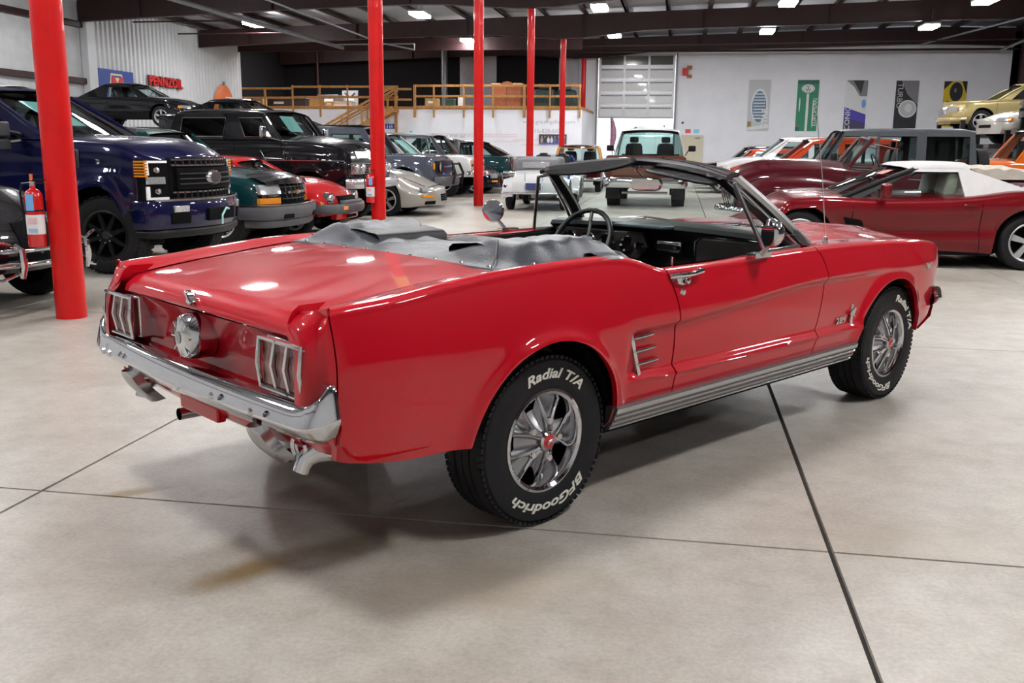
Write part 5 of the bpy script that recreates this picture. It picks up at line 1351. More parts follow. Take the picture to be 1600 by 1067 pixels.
V = Veh('black_sedan', 'black sedan with arched roof behind the teal pickup, before the white wall', 'car', (-6.0, 34.6), .0, dict(
    wb=wb, xr=-1.0, xf=wb+.9, W=.93, paint=BK, r=.1, top=[(-1.0, 1.1), (wb-.5, 1.12), (wb+.6, .98), (wb+.9, .8)], bot=[(-1., .35), (wb+.9, .3)], plan=P_(-1.0, wb+.9, .8), tyre=(.36, .12, .24, 'spoke', 5, ALLOY),
    cab=dict(A=(wb-.2, 1.12), B=(wb-1.05, 1.55), C=(wb-2.6, 1.55), D=(wb-3.3, 1.1), wb=.82, wr=.62, arc=.05, wins=[(wb-.6, wb-1.7, wb-1.2, wb-1.7), (wb-1.8, wb-2.7, wb-1.8, wb-2.55)], wglass=GLASSC, trim=CHROMED)))
for sd in (-1, 1): V.panel(*sorted((.55*sd, .8*sd)), .72, .84, LENS, 'headlamp')
V.panel(-.4, .4, .55, .8, CHROMED, 'grille')
# ---- small white roadster, seen from behind, with separate wings
wb = 2.39
V = Veh('vintage_roadster', 'cream-white vintage roadster seen from behind, grey soft top and blue plate', 'car', (-3.2, 24.1), PI/2, dict(
    wb=wb, xr=-.55, xf=wb+.55, W=.52, paint=WHT, r=.08, crown=.02, bowf=.05, bowr=.05, arch=.01, archz=-1, top=[(-.55, .80), (-.2, .90), (wb-1.3, .92), (wb-.6, .95), (wb+.4, .93), (wb+.55, .9)], bot=[(-.55, .38), (wb+.55, .40)],
    plan=[(-.55, .93), (-.2, 1), (wb-1., 1), (wb+.2, .6), (wb+.55, .5)], tail=[(.3, -.05), (.6, -.06), (.95, .10)], tyre=(.32, .075, .2, 'cap', 5, None), track=.62))
def wing(xc, r0, r1):
    R = []
    for k in range(15):
        a = PI*(k/14)*1.12-.10*PI; rr_ = .41
        R.append([(xc+rr_*math.cos(a), y, .33+rr_*math.sin(a)+(.0 if abs(y) < .7 else -.04)) for y in (.50, .60, .72, .755)]+[(xc+(rr_-.03)*math.cos(a), .755, .30+(rr_-.03)*math.sin(a))])
    return MB().grid(R)
for sd in (-1, 1):
    for xc in (0, wb):
        q = wing(xc, 0, 0); (q if sd > 0 else flipy(q)).build('wing', WHT, V.root, ang=60)
    MB().box((wb/2, sd*.62, .36), (1.5, .22, .03)).build('running_board', WHT, V.root)
    V.fround(.64*sd, .55, .035, REDLENS, 'tail_lamp', rear=True, out=.08)
V.bumper(.40, .05, CHROMED, rear=True, out=.12, w_=.75, wrap=.1)
V.fbox(0, .55, .34, .15, mat('blue_plate', (.03, .05, .16), rough=.4, noise=.05), 'number_plate', rear=True, out=.08)
MB().prism([(-.24, .88), (-.22, 1.12), (.1, 1.2), (.75, 1.2), (.95, 1.16), (.95, .95)], -.52, .52).build('soft_top', mat('grey_soft_top', (.16, .16, .18), rough=.6, noise=.1), V.root, bevel=.06)
MB().box((-.262, 0, 1.02), (.02, .62, .13)).build('rear_window', LENS, V.root, bevel=.01)
for sd in (-.2, .2): MB().tube([(-.60, sd, .50), (-.57, sd, .86)], .008, 5).build('lid_strap', CHROMED, V.root)
V.bars(-.3, .3, (), .02, CHROME)
# ---- blue roadster behind it
wb = 2.3
V = Veh('blue_roadster', 'blue and grey vintage car partly hidden behind the white roadster', 'car', (-3.62, 28.6), PI/2, dict(
    wb=wb, xr=-.75, xf=wb+.6, W=.80, paint=BLUE, r=.16, top=[(-.75, .6), (-.3, .85), (wb, .92), (wb+.6, .8)], bot=[(-.75, .3), (wb+.6, .3)], plan=P_(-.75, wb+.6, .7), tyre=(.32, .10, .2, 'cap', 5, None),
    cab=dict(A=(wb-.5, .92), B=(wb-.75, 1.20), C=(wb-1.0, 1.2), D=(wb-1.4, .92), wb=.6, wr=.5, open=True, norear=True)))
V.strip(-.7, wb+.5, .52, .26, mat('grey_flank_paint', (.3, .33, .36), rough=.3, coat=.6, noise=.05)); V.bumper(.42, .08, CHROME, rear=True, out=.06)
# ---- wood-trimmed wagon facing us
wb = 2.65
YW = mat('honey_wood_trim', (.62, .30, .05), rough=.4, coat=.5, noise=.15, nscale=12)
V = Veh('woody_wagon', 'maroon wagon with honey wood frames and chrome grille facing the camera', 'car', (-3.35, 31.6), -PI/2+.05, dict(
    wb=wb, xr=-.9, xf=wb+.7, W=.84, paint=MARN, r=.1, bowf=.12, top=[(-.9, 1.0), (wb-.7, 1.0), (wb+.4, .96), (wb+.7, .84)], bot=[(-.9, .35), (wb+.7, .35)], plan=P_(-.9, wb+.7, .8), tyre=(.34, .10, .22, 'cap', 5, None),
    cab=dict(A=(wb-.65, 1.0), B=(wb-.85, 1.44), C=(wb-3.0, 1.46), D=(wb-3.3, 1.0), wb=.76, wr=.66, paint=YW, pm=YW, roof=MARN, bow=.04, pil=.045, rail=.05, wins=[(wb-.85, wb-1.5, wb-.95, wb-1.5), (wb-1.6, wb-2.2, wb-1.6, wb-2.2), (wb-2.3, wb-3.0, wb-2.3, wb-2.9)], glass=GLASSC, wglass=GLASSC)))
MB().box((wb-.84, 0, 1.42), (.05, 1.32, .05)).build('screen_rail', YW, V.root)
V.strip(.3, wb-.6, .80, .10, YW, name='wood_strip')
g = V.panel(-.35, .35, .50, .78, CHROMED, 'grille', out=.04); V.bars(-.33, .33, (.55, .62, .69), .02, CHROME, out=.06)
for sd in (-1, 1): V.fround(.56*sd, .70, .09, LENS, out=.05)
V.bumper(.44, .10, CHROME, out=.14, w_=.84)
for sd in (-1, 1): MB().lathe([(.20, -.115), (.27, -.118), (.275, -.11)], o=(wb, sd*.0, .34), n=4)
# ---- two-tone pickup seen from behind
wb = 3.3
V = Veh('twotone_pickup', 'brown and white two-tone pickup seen from behind before the roll-up door', 'truck', (-.82, 27.6), PI/2, dict(
    wb=wb, xr=-1.05, xf=wb+.8, W=1.0, paint=BRWN, r=.05, crown=-.0, bowf=.1, bowr=.03, top=[(-1.05, 1.24), (wb-.5, 1.24), (wb+.8, 1.15)], bot=[(-1.05, .66), (wb+.8, .55)], plan=P_(-1.05, wb+.8, .9, .94), tyre=(.42, .16, .2, 'spoke', 5, ALLOY), arch=.5, tread=True, track=.80,
    cab=dict(A=(wb-.35, 1.24), B=(wb-.75, 1.84), C=(wb-1.75, 1.86), D=(wb-1.95, 1.24), wb=.93, wr=.76, paint=WHT, roof=WHT, bow=.05, wins=[(wb-.5, wb-1.6, wb-.9, wb-1.6)], wglass=GLASS, glass=GLASS, rail=.08, seatx=wb-1.45)))
V.panel(-.80, .80, .78, 1.18, mat('brown_tailgate', (.15, .05, .025), rough=.35, coat=.8, noise=.05), 'tailgate', rear=True, out=.012)
for sd in (-1, 1): V.fbox(.90*sd, .95, .10, .26, REDLENS, 'tail_lamp', rear=True)
V.bumper(.60, .24, CHROME, rear=True, out=.16, w_=1.0, wrap=.25)
V.mirror(wb-.55, 1.42, BLACK, w_=.2, h=.16, arm=.16)
MB().tube([(-1.0, -.55, .36), (-1.0, .55, .36)], .03, 8).build('rear_pipe', CHROMED, V.root)
for sd in (-1, 1): MB().box((-.55, sd*.80, .42), (.02, .34, .46)).build('mud_flap', BLACK, V.root)
# ================= right-hand row
wb = 2.655
V = Veh('soft_top_sports_car', 'dark garnet metallic two-seater with white soft top, nearest on the right', 'car', (1.44, 12.92), PI+.04, dict(
    wb=wb, xr=-.95, xf=wb+.92, W=.925, paint=GARN, r=.10, crown=.07, bowf=.30, bowr=.1, n=60,
    top=[(-.95, .88), (-.4, .93), (.1, .93), (.7, .86), (1.2, .83), (wb-.9, .82), (wb-.3, .84), (wb+.1, .81), (wb+.5, .66), (wb+.92, .44)], bot=[(-.95, .32), (.5, .18), (wb-.4, .17), (wb+.92, .2)],
    plan=[(-.95, .86), (-.6, .97), (0, 1), (.6, .98), (1.4, .965), (wb-.2, .985), (wb+.3, .96), (wb+.7, .86), (wb+.92, .7)],
    sec=[(0, .93), (.12, .965), (.3, .985), (.38, .955), (.62, .975), (.78, 1.), (.9, .97), (1, .90)], nose=[(.1, -.05), (.3, 0), (.6, -.2)],
    tyre=(.335, .13, .225, 'spoke', 5, ALLOY), arch=.40, flare=.012,
    cab=dict(A=(wb-.50, .84), B=(wb-1.35, 1.185), C=(wb-1.98, 1.19), D=(wb-2.72, .87), wb=.77, wr=.56, bow=.22, arc=.02, paint=CANV, roof=CANV, pm=BLACK, p0=BLACK, rail=.045, wins=[(wb-.70, wb-1.92, wb-1.42, wb-1.86)], wglass=GLASS, glass=GLASSC, seat=SEATM, seatx=wb-1.75, paper=(.18, .42), papert=(.78, .93), paperm=mat('red_white_sticker', (.8, .25, .22), rough=.6, noise=.05)),
    seams=(wb-.62, wb-2.1), handles=((wb-1.95, .76),), trim=GARN))
V.strip(.62, 1.95, .47, .018, GARN, off=.006); V.mirror(wb-.95, .93, GARN, w_=.24, h=.17, arm=.12)
for sd in (-1, 1): MB().prism([(wb-.50, .60), (wb-.72, .56), (wb-.78, .42), (wb-.70, .38), (wb-.58, .42)], sd*.87, sd*.905).build('fender_vent', DARK, V.root, bevel=.01)
# ---- maroon 1940s convertible
wb = 3.2
V = Veh('forties_convertible', 'long maroon nineteen-forties convertible with chrome grille and folded tan top', 'car', (1.55, 16.45), PI, dict(
    wb=wb, xr=-1.35, xf=wb+.75, W=.70, paint=MARN, r=.22, crown=.10, bowf=.25, bowr=.3, arch=.01, archz=-1, n=50,
    top=[(-1.35, .7), (-.9, .92), (-.2, 1.02), (.6, 1.06), (wb-1.3, 1.10), (wb-.6, 1.16), (wb+.2, 1.14), (wb+.6, 1.06), (wb+.75, .95)], bot=[(-1.35, .35), (wb+.75, .35)],
    plan=[(-1.35, .7), (-.8, .98), (0, 1.12), (.8, 1.2), (wb-1.2, 1.15), (wb-.3, .86), (wb+.4, .62), (wb+.75, .45)], nose=[(.3, -.05), (.8, 0), (1.1, -.10)], tyre=(.36, .10, .24, 'cap', 5, None), track=.76,
    cab=dict(A=(wb-1.05, 1.14), B=(wb-1.38, 1.56), C=(wb-1.9, 1.5), D=(wb-2.9, 1.06), wb=.72, wr=.62, open=True, norear=True, bow=.10, pil=.025, pm=MARN, noseat=True, paper=(.3, .45), papert=(.6, .75), paperm=MATS['red_white_sticker']), seams=(wb-1.0, wb-2.1)))
def pontoon(x0, x1, zt, wf, name, xm):
    R = []
    for i in range(25):
        t = i/24; x = lerp(x0, x1, t); q = math.sin(PI*min(1, max(0, t)))**.55 if x > xm or True else 0
        h = zt(t); row = []
        for k in range(11):
            a = PI*k/10-PI/2; y = .60+ (.36*wf(t))*math.cos(a) if a > -PI/2 else .6
            row.append((x, y, lerp(.34, h, (math.sin(a)+1)/2)))
        R.append(row)
    return MB().grid(R)
fz = tab([(0, .62), (.25, .80), (.55, .96), (.72, 1.0), (.88, .95), (1, .72)]); fw = tab([(0, .82), (.3, .92), (.7, 1), (.9, .92), (1, .45)])
rz_ = tab([(0, .45), (.15, .78), (.4, .92), (.7, .88), (1, .62)]); rw_ = tab([(0, .3), (.2, .85), (.5, 1), (1, .84)])
for sd in (-1, 1):
    q = pontoon(.55, wb+.62, fz, fw, 'front_wing', 0); (q if sd > 0 else flipy(q)).build('front_wing', MARN, V.root, ang=60)
    q = pontoon(-1.25, 1.0, rz_, rw_, 'rear_wing', 0); (q if sd > 0 else flipy(q)).build('rear_wing', MARN, V.root, ang=60)
    for xc in (0, wb): MB().lathe([(0, -.975), (.42, -.973), (.42, -.9)], o=(xc, 0, .34), n=28, sgn=sd*-1*-1).build('wheel_opening', DARK, V.root)
    for z in (.74, .78, .82): MB().tube([(.9, sd*.945, z-.10), (2.0, sd*.965, z-.02), (wb+.1, sd*.965, z)], .008, 5).build('wing_trim', CHROME, V.root)
    MB().tube([(wb-.2, sd*.50, 1.0), (1.0, sd*.84, .96), (-.5, sd*.76, .93)], .009, 5).build('belt_trim', CHROME, V.root)
    MB().lathe([(0, .04), (.07, .03), (.10, 0), (.11, -.03)], o=(wb+.62, sd*.62, .80), axis='X', n=22).build('headlamp', LENS, V.root)
    MB().tube([(wb-1.42, sd*.64, 1.50), (wb-1.75, sd*.72, 1.42), (wb-1.75, sd*.80, 1.08), (wb-1.1, sd*.74, 1.12)], .010, 6).build('vent_window_frame', CHROME, V.root)
MB().tube([(wb-1.05, -.70, 1.14), (wb-1.38, -.62, 1.56), (wb-1.34, 0, 1.60), (wb-1.38, .62, 1.56), (wb-1.05, .70, 1.14)], .032, 8).build('screen_frame', MARN, V.root)
MB().box((wb-1.42, .45, 1.60), (.12, .14, .03)).build('latch_plate', CHROMED, V.root)
g = MB()
for k in range(11): g = MB().tube([(wb+.78-.15*abs(k-5)/5, -.36+.072*k, .45), (wb+.84-.15*abs(k-5)/5, -.36+.072*k, .70), (wb+.74-.15*abs(k-5)/5, -.33+.066*k, .92)], .014, 6).build('grille_bar', CHROME, V.root)
MB().box((wb+.66, 0, .68), (.10, .80, .50)).build('grille_shell', CHROMED, V.root, bevel=.04)
V.bumper(.42, .14, CHROME, out=.22, w_=.92, wrap=.3)
R = []
for i in range(13):
    x = lerp(-.75, .45, i/12); R.append([(x, y, lerp(1.02, 1.10, ss(-.75, -.2, x))+.05*math.cos(y*2.2)+.018*math.sin(x*22+y*3)+.03) for y in [lerp(-.66, .66, k/14) for k in range(15)]]+[])
mbx = MB().grid(R); mbx.grid([[R[i][0], (R[i][0][0], -.72, .98)] for i in range(13)]); mbx.grid([[R[i][-1], (R[i][0][0], .72, .98)] for i in range(13)]); mbx.build('folded_top', TAN, V.root)
# ---- black long off-roader with hardtop
wb = 2.95
V = Veh('hardtop_offroader', 'long black four-door off-roader with grey hardtop behind the maroon convertible', 'car', (2.1, 20.5), PI, dict(
    wb=wb, xr=-.62, xf=wb+.55, W=.82, paint=BK, r=.05, crown=.02, top=[(-.62, 1.12), (wb-.6, 1.12), (wb+.55, 1.05)], bot=[(-.62, .5), (wb+.55, .5)], plan=P_(-.62, wb+.55, .85), tyre=(.41, .13, .22, 'spoke', 5, GUN), arch=.48, tread=True,
    cab=dict(A=(wb-.62, 1.12), B=(wb-1.02, 1.76), C=(wb-3.45, 1.78), D=(wb-3.52, 1.12), wb=.76, wr=.68, bow=.03, arc=.01, paint=GREYD, roof=GREYD, pm=BK, rail=.10, wins=[(wb-.78, wb-1.65, wb-1.10, wb-1.65), (wb-1.72, wb-2.40, wb-1.72, wb-2.40), (wb-2.58, wb-3.38, wb-2.58, wb-3.36)], glass=GLASSC, sglass=GLASSC, wglass=GLASS, dark=(2,)), seams=(wb-.7, wb-1.7)))
MB().lathe([(.15, -.12), (.36, -.12), (.41, -.09), (.41, .09), (.36, .12), (.15, .12)], axis='X', n=36, close=True).xf(lambda p: p+Vector((-.80, 0, 1.05))).build('spare_wheel', RUBBER, V.root)
V.panel(-.5, .5, .65, 1.0, BK, 'grille', out=.02); V.mirror(wb-.85, 1.25, BLACK, w_=.22, h=.22)
for sd in (-1, 1): V.fround(.6*sd, .88, .09, LENS)
# ---- red-orange and white utility vehicles behind
for nm, lab, fx, fy, pt, zz, cabp, wx in (('red_suv', 'red-orange SUV seen over the maroon hood, left of the black off-roader', 2.05, 24.4, ORNG, 1.10, ORNG, .25), ('white_truck', 'white utility truck farthest right-hand row, hood by the cream door', 1.9, 28.6, WHT, 1.18, WHT, .5), ('orange_car', 'low orange car far down the right-hand row, seen through the windscreen', 1.35, 33.0, ORNG, .85, ORNG, .3), ('dark_car', 'dark car with chrome bumper beyond the orange one, seen through the windscreen', 1.4, 36.6, BK, .95, BK, .3)):
    wb = 2.75; r_ = .36 if zz > 1 else .31
    V = Veh(nm, lab, 'car' if nm != 'white_truck' else 'truck', (fx, fy), PI, dict(
        wb=wb, xr=-.9, xf=wb+.85, W=.92, paint=pt, r=.08, crown=.04, bowf=.15, top=[(-.9, zz), (wb-.6, zz+.02), (wb+.4, zz-.04), (wb+.85, zz-.18)], bot=[(-.9, .4), (wb+.85, .4)], plan=P_(-.9, wb+.85, .8), tyre=(r_, .11, .2, 'spoke', 5, ALLOY),
        cab=dict(A=(wb-.35, zz+.01), B=(wb-1.0, zz+.52), C=(wb-3.0, zz+.52), D=(wb-3.25, zz), wb=.83, wr=.70, wins=[(wb-.65, wb-1.6, wb-1.1, wb-1.6), (wb-1.75, wb-2.8, wb-1.75, wb-2.75)], wglass=GLASS, glass=GLASSC), seams=(wb-.4, wb-1.7)))
    for sd in (-1, 1): V.panel(*sorted((.5*sd, .78*sd)), zz-.36, zz-.24, LENS, 'headlamp')
    V.panel(-.45, .45, zz-.45, zz-.25, DARK, 'grille'); V.bumper(zz-.55, .14, CHROMED, out=.08)
# ---- orange classic pickup with white roof at the right edge
wb = 2.9
V = Veh('classic_pickup', 'orange classic pickup with white roof at the right edge of the photo', 'truck', (6.58, 23.2), PI, dict(
    wb=wb, xr=-1.0, xf=wb+.75, W=.96, paint=ORNG2, r=.08, crown=.08, top=[(-1.0, 1.15), (wb-.7, 1.20), (wb+.4, 1.16), (wb+.75, 1.05)], bot=[(-1.0, .5), (wb+.75, .5)], plan=P_(-1.0, wb+.75, .85), tyre=(.38, .11, .2, 'cap', 5, None),
    cab=dict(A=(wb-.55, 1.20), B=(wb-1.0, 1.82), C=(wb-1.9, 1.84), D=(wb-2.1, 1.2), wb=.88, wr=.74, bow=.16, roof=WHT, rail=.1, wins=[(wb-.85, wb-1.75, wb-1.15, wb-1.75)], wglass=GLASS, glass=GLASSC, paper=(.35, .55), papert=(.72, .9), paperm=MATS['red_white_sticker'])))
for sd in (-1, 1): V.fround(.7*sd, .9, .09)
V.bumper(.6, .14, CHROME)
wb = 2.75
V = Veh('grey_hatchback', 'pale grey car low between the spare wheel and the orange pickup', 'car', (8.9, 33.6), PI, dict(
    wb=wb, xr=-.8, xf=wb+.85, W=.9, paint=paint('pale_grey_paint', (.35, .37, .42), metal=.2), r=.08, top=[(-.8, 1.05), (wb-.4, 1.05), (wb+.85, .8)], bot=[(-.8, .3), (wb+.85, .3)], plan=P_(-.8, wb+.85, .8), tyre=(.33, .11, .2, 'spoke', 5, ALLOY),
    cab=dict(A=(wb-.2, 1.05), B=(wb-.9, 1.5), C=(wb-2.7, 1.5), D=(wb-3.1, 1.05), wb=.8, wr=.65, wins=[(wb-.5, wb-1.5, wb-1., wb-1.5), (wb-1.6, wb-2.6, wb-1.6, wb-2.5)])))
# ================= cars on lifts
def lift(xc, yc, z, L=4.6, label=''):
    t = empty('parking_lift', (xc, yc, 0), 0, label, 'car lift', None)
    for sy in (-.78, .78): MB().box((0, sy, z-.06), (L, .46, .12)).build('runway', GUN, t, bevel=.01)
    for sx in (-L/2+.35, L/2-.35):
        MB().box((sx, 0, z-.16), (.14, 2.5, .12)).build('cross_beam', GUN, t)
        for sy in (-1.28, 1.28): MB().box((sx, sy, (z+.35)/2), (.12, .12, z+.35)).build('lift_post', BLACK, t); MB().box((sx, sy, .01), (.3, .3, .02)).build('foot_plate', BLACK, t)
    return t
def genlift(name, label, fa, head, W, R, st, pt, topz, hoodz, nosez, cab, lamp, rimm=ALLOY, extra=None, spokes=5):
    wb = 2.6
    V = Veh(name, label, 'car', fa, head, dict(wb=wb, xr=-.95, xf=wb+.92, W=W, paint=pt, r=.1, crown=.05, bowf=.26, top=[(-.95, topz), (wb-.6, topz), (wb-.2, hoodz), (wb+.5, lerp(hoodz, nosez, .4)), (wb+.92, nosez)], bot=[(-.95, .3), (wb+.92, .26)],
        plan=[(-.95, .82), (-.6, .97), (0, 1), (wb+.2, 1), (wb+.7, .93), (wb+.92, .75)], nose=[(.2, 0), (.6, -.03), (.8, -.1)], tyre=(R, .11, .21, st, spokes, rimm), seams=(wb-.4, wb-1.8), cab=cab(wb)))
    lamp(V); return V
gl = lambda z0, z1, **k: (lambda wb: dict(dict(A=(wb-.45, z0), B=(wb-1.15, z1), C=(wb-2.1, z1), D=(wb-2.9, z0), wb=.76, wr=.60, wins=[(wb-.8, wb-1.9, wb-1.25, wb-1.9)], wglass=GLASSC, glass=GLASSC), **k))
def lmp(V):
    for sd in (-1, 1): V.panel(*sorted((.48*sd, .80*sd)), .58, .67, LENS, 'headlamp', out=.02); V.panel(*sorted((.80*sd, .88*sd)), .58, .66, AMBER, 'turn_lamp', out=.02)
    V.panel(-.3, .3, .42, .5, DARK, 'grille')
genlift('black_coupe', 'glossy black coupe with silver wheels raised on a lift under the wall signs', (-16.1, 28.95, 1.93), 0., .90, .325, 'spoke', BK, .92, .90, .70, gl(.92, 1.30), lmp)
lift(-17.4, 28.95, 1.93, label='four-post parking lift carrying the glossy black coupe')
def lmp2(V):
    for sd in (-1, 1): V.fround(.68*sd, .66, .085, LENS); V.fround(.55*sd, .45, .04, AMBER, 'turn_lamp')
    V.panel(-.6, .6, .52, .74, WHT, 'grille', out=.02)
    V.bumper(.40, .08, CHROME, out=.1)
genlift('white_classic', 'white classic car nose with round lamps on a lift left of the signs', (-17.6, 25.0, 1.62), 0., .86, .32, 'cap', WHT, .92, .90, .84, gl(.92, 1.32), lmp2)
lift(-18.6, 25.0, 1.62, 3.6, label='parking lift holding up the white classic car')
genlift('black_lifted_sedan', 'black car on a lift, only roof and nose showing above the carryall', (-10.6, 25.2, 1.27), 0., .90, .33, 'spoke', BK, .92, .88, .66, gl(.92, 1.28), lmp)
lift(-12.1, 25.2, 1.27, label='parking lift under the black car behind the carryall')
def lmp3(V):
    for sd in (-1, 1): V.panel(*sorted((.5*sd, .8*sd)), .60, .74, LENS, 'headlamp', out=.02)
    V.panel(-.42, .42, .52, .74, CHROMED, 'grille', out=.03); V.bumper(.38, .14, V.paint, out=.07)
genlift('gold_sedan', 'gold sedan on a lift in front of the yellow banner', (8.55, 31.0, 1.95), PI, .92, .33, 'spoke', GOLD, .95, .92, .86, gl(.95, 1.36), lmp3)
lift(9.9, 31.0, 1.95, label='parking lift carrying the gold sedan')
genlift('silver_convertible', 'silver car on a lift turned towards the camera, right of the gold sedan', (8.85, 27.95, 1.62), PI+.2, .90, .33, 'spoke', SILV, .90, .86, .62, gl(.9, 1.30), lmp)
lift(10.3, 28.3, 1.62, label='parking lift under the silver car')
genlift('black_roadster', 'black car on a lift at the far right edge, beside the silver one', (9.1, 25.6, 1.98), PI, .88, .33, 'spoke', BK, .88, .84, .62, gl(.9, 1.26), lmp)
lift(10.2, 25.6, 1.98, 3.8, label='parking lift at the right edge under the black car')
# ================================================================ signs, banners, door, mezzanine, extinguishers
def wallx(mb, x, y, z):   # drawn in XY plane -> wall facing +X: local x -> +Y, local y -> +Z, local z -> +X
    return mb.xf(lambda p: Vector((x+p.z, y+p.x, z+p.y)))
def wally(mb, x, y, z):   # wall facing -Y: local x -> +X, local y -> +Z, local z -> -Y
    return mb.xf(lambda p: Vector((x+p.x, y-p.z, z+p.y)))
def flat(name, poly, m, put, at, z0=0., z1=.01, parent=None):
    return put(MB().prism(poly, z0, z1, ax='Z'), *at).build(name, m, parent)
def rect(x0, y0, x1, y1): return [(x0, y0), (x1, y0), (x1, y1), (x0, y1)]
def ell(cx, cy, rx, ry, n=28, a0=0, a1=2*PI): return [(cx+rx*math.cos(lerp(a0, a1, k/n)), cy+ry*math.sin(lerp(a0, a1, k/n))) for k in range(n)]
FLAT = lambda n, c, r=.5: mat(n, c, rough=r, noise=.04)
SBLUE = FLAT('sign_blue', (.03, .07, .30)); SRED = FLAT('sign_red', (.62, .03, .03)); SCREAM = FLAT('sign_cream', (.75, .68, .42)); SORG = FLAT('sign_orange', (.72, .16, .04)); SDARK = FLAT('sign_dark', (.03, .03, .04)); SWHT = FLAT('sign_white', (.8, .8, .8))
# blue sign with a red M
sg = tag(flat('fuel_sign', rect(-1.12, -.75, 1.12, .45), SBLUE, wallx, (XL+.06, 33.15, 3.62), 0, .06), 'blue rectangular sign with a red letter M in a cream outline, on ribbed wall', 'sign')
A_ = (XL+.12, 33.15, 3.62)
flat('outline_shape', [(-.62, -.75), (-.36, .32), (.36, .32), (.62, -.75)], SCREAM, wallx, A_, 0, .008, sg)
flat('inner_shape', [(-.54, -.75), (-.31, .25), (.31, .25), (.54, -.75)], SBLUE, wallx, A_, .008, .014, sg)
flat('inner_outline', [(-.47, -.75), (-.27, .18), (.27, .18), (.47, -.75)], SCREAM, wallx, A_, .014, .02, sg)
wallx(text_mb('M', .95, .01, bold=.045), XL+.15, 33.15, 3.42).build('letter_m', SRED, sg)
# red letters
root = empty('letter_sign', (XL+.06, 36.65, 3.85), 0, 'red raised letters reading PENNZOIL on the ribbed white wall', 'sign')
tm = text_mb('PENNZOIL', .50, .03, bold=.012, space=1.06); xs = [v[0] for v in tm.v]; k_ = 2.55/(max(xs)-min(xs)); xm = (max(xs)+min(xs))/2
def ps(p): return Vector(((p.x-xm)*k_, p.y, p.z))
wallx(tm.xf(ps), .075, 0, 0).build('letters', SRED, root)
td = text_mb('PENNZOIL', .50, .02, bold=.035, space=1.06); wallx(td.xf(ps), .03, 0, 0).build('letter_backing', SDARK, root)
# orange ball with a 7
bl = tag(wallx(MB().lathe([(0, .16), (.5, .14), (.85, .07), (1.0, 0)], axis='Z', n=40), XL+.06, 41.75, 3.12).build('ball_sign', SORG), 'round orange dome sign with a blue figure 7, right end of ribbed wall', 'sign')
wallx(text_mb('7', 1.25, .02, bold=.06), XL+.24, 41.85, 3.02).build('figure_outline', SWHT, bl)
wallx(text_mb('7', 1.25, .02, bold=.015), XL+.27, 41.85, 3.02).build('figure_seven', SBLUE, bl)
wallx(text_mb('6', 1.25, .02, bold=.015), XL+.25, 42.5, 2.98).build('figure_six', SBLUE, bl)
MB().cyl((XL+.1, 41.75, 4.10), (XL+.1, 41.75, 4.25), .04, 8).build('hanger', GREYP, bl)
# banners on the back wall
BY = YF-.012
def banner(x0, x1, z0, z1, m, label):
    return tag(flat('wall_banner', rect(x0, z0, x1, z1), m, wally, (0, BY, 0), 0, .01), label, 'banner', None)
def bf(o, poly, m, k=1, name='banner_print'): return flat(name, poly, m, wally, (0, BY-.01*1, 0), .002*k, .002*k+.0015, o)
CH_ = FLAT('print_chrome', (.55, .58, .60)); DB_ = FLAT('print_steel_blue', (.10, .20, .32)); GN_ = FLAT('print_green', (.02, .24, .13)); PB_ = FLAT('print_purple_blue', (.06, .05, .42)); BK_ = FLAT('print_black', (.02, .02, .03)); YL_ = FLAT('print_yellow', (.70, .52, .02)); GY_ = FLAT('print_grey', (.22, .22, .24)); PW_ = FLAT('print_white', (.75, .78, .80)); BR_ = FLAT('print_brown', (.35, .22, .10)); GDK = FLAT('print_dark_green', (.012, .12, .08))
o = banner(3.14, 4.18, 2.34, 4.77, CH_, 'wall banner with a chrome and blue radiator grille, leftmost of five')
bf(o, rect(3.16, 2.36, 3.35, 2.8), BR_, 1); bf(o, ell(3.68, 3.55, .40, .82), PW_, 2); bf(o, ell(3.68, 3.50, .33, .75), DB_, 3)
for k in range(9): bf(o, rect(3.40, 2.92+.145*k, 3.96, 2.97+.145*k), PW_, 4, 'grille_line')
bf(o, [(3.16, 2.36), (4.16, 2.5), (4.16, 2.66), (3.16, 2.52)], PW_, 5)
wally(text_mb('STAR', .40, .001, bold=.01).xf(lambda p: Vector((-p.y, p.x, p.z))), 3.98, BY-.022, 2.98).build('banner_lettering', PW_, o)
o = banner(5.44, 6.44, 2.35, 4.76, GN_, 'green wall banner with a silver round emblem over a vertical stripe')
bf(o, rect(5.44, 4.58, 6.44, 4.76), GDK, 1); bf(o, rect(5.44, 2.35, 5.62, 2.55), GDK, 1); bf(o, rect(5.46, 2.58, 5.62, 2.64), SRED, 2)
bf(o, ell(5.94, 4.36, .31, .20), PW_, 2, 'emblem_disc')
bf(o, ell(5.94, 4.36, .27, .165), GY_, 3, 'emblem_disc'); bf(o, ell(5.94, 4.36, .25, .15), PW_, 4, 'emblem_disc')
wally(text_mb('V', .17, .001, bold=.006).xf(lambda p: Vector((p.x*1.3, p.y, p.z))), 5.94, BY-.026, 4.42).build('emblem_letter', GY_, o)
wally(text_mb('W', .19, .001, bold=.006).xf(lambda p: Vector((p.x*1.25, p.y, p.z))), 5.94, BY-.026, 4.30).build('emblem_letter', GY_, o)
bf(o, rect(5.885, 2.36, 6.0, 4.12), PW_, 3, 'silver_stripe'); bf(o, ell(5.58, 3.6, .03, .35, 14), PW_, 3); bf(o, ell(6.22, 3.2, .03, .7, 14), PW_, 3)
wally(text_mb('EUROPEAN', .26, .001).xf(lambda p: Vector((-p.y, p.x, p.z))), 6.32, BY-.02, 3.25).build('banner_lettering', PW_, o)
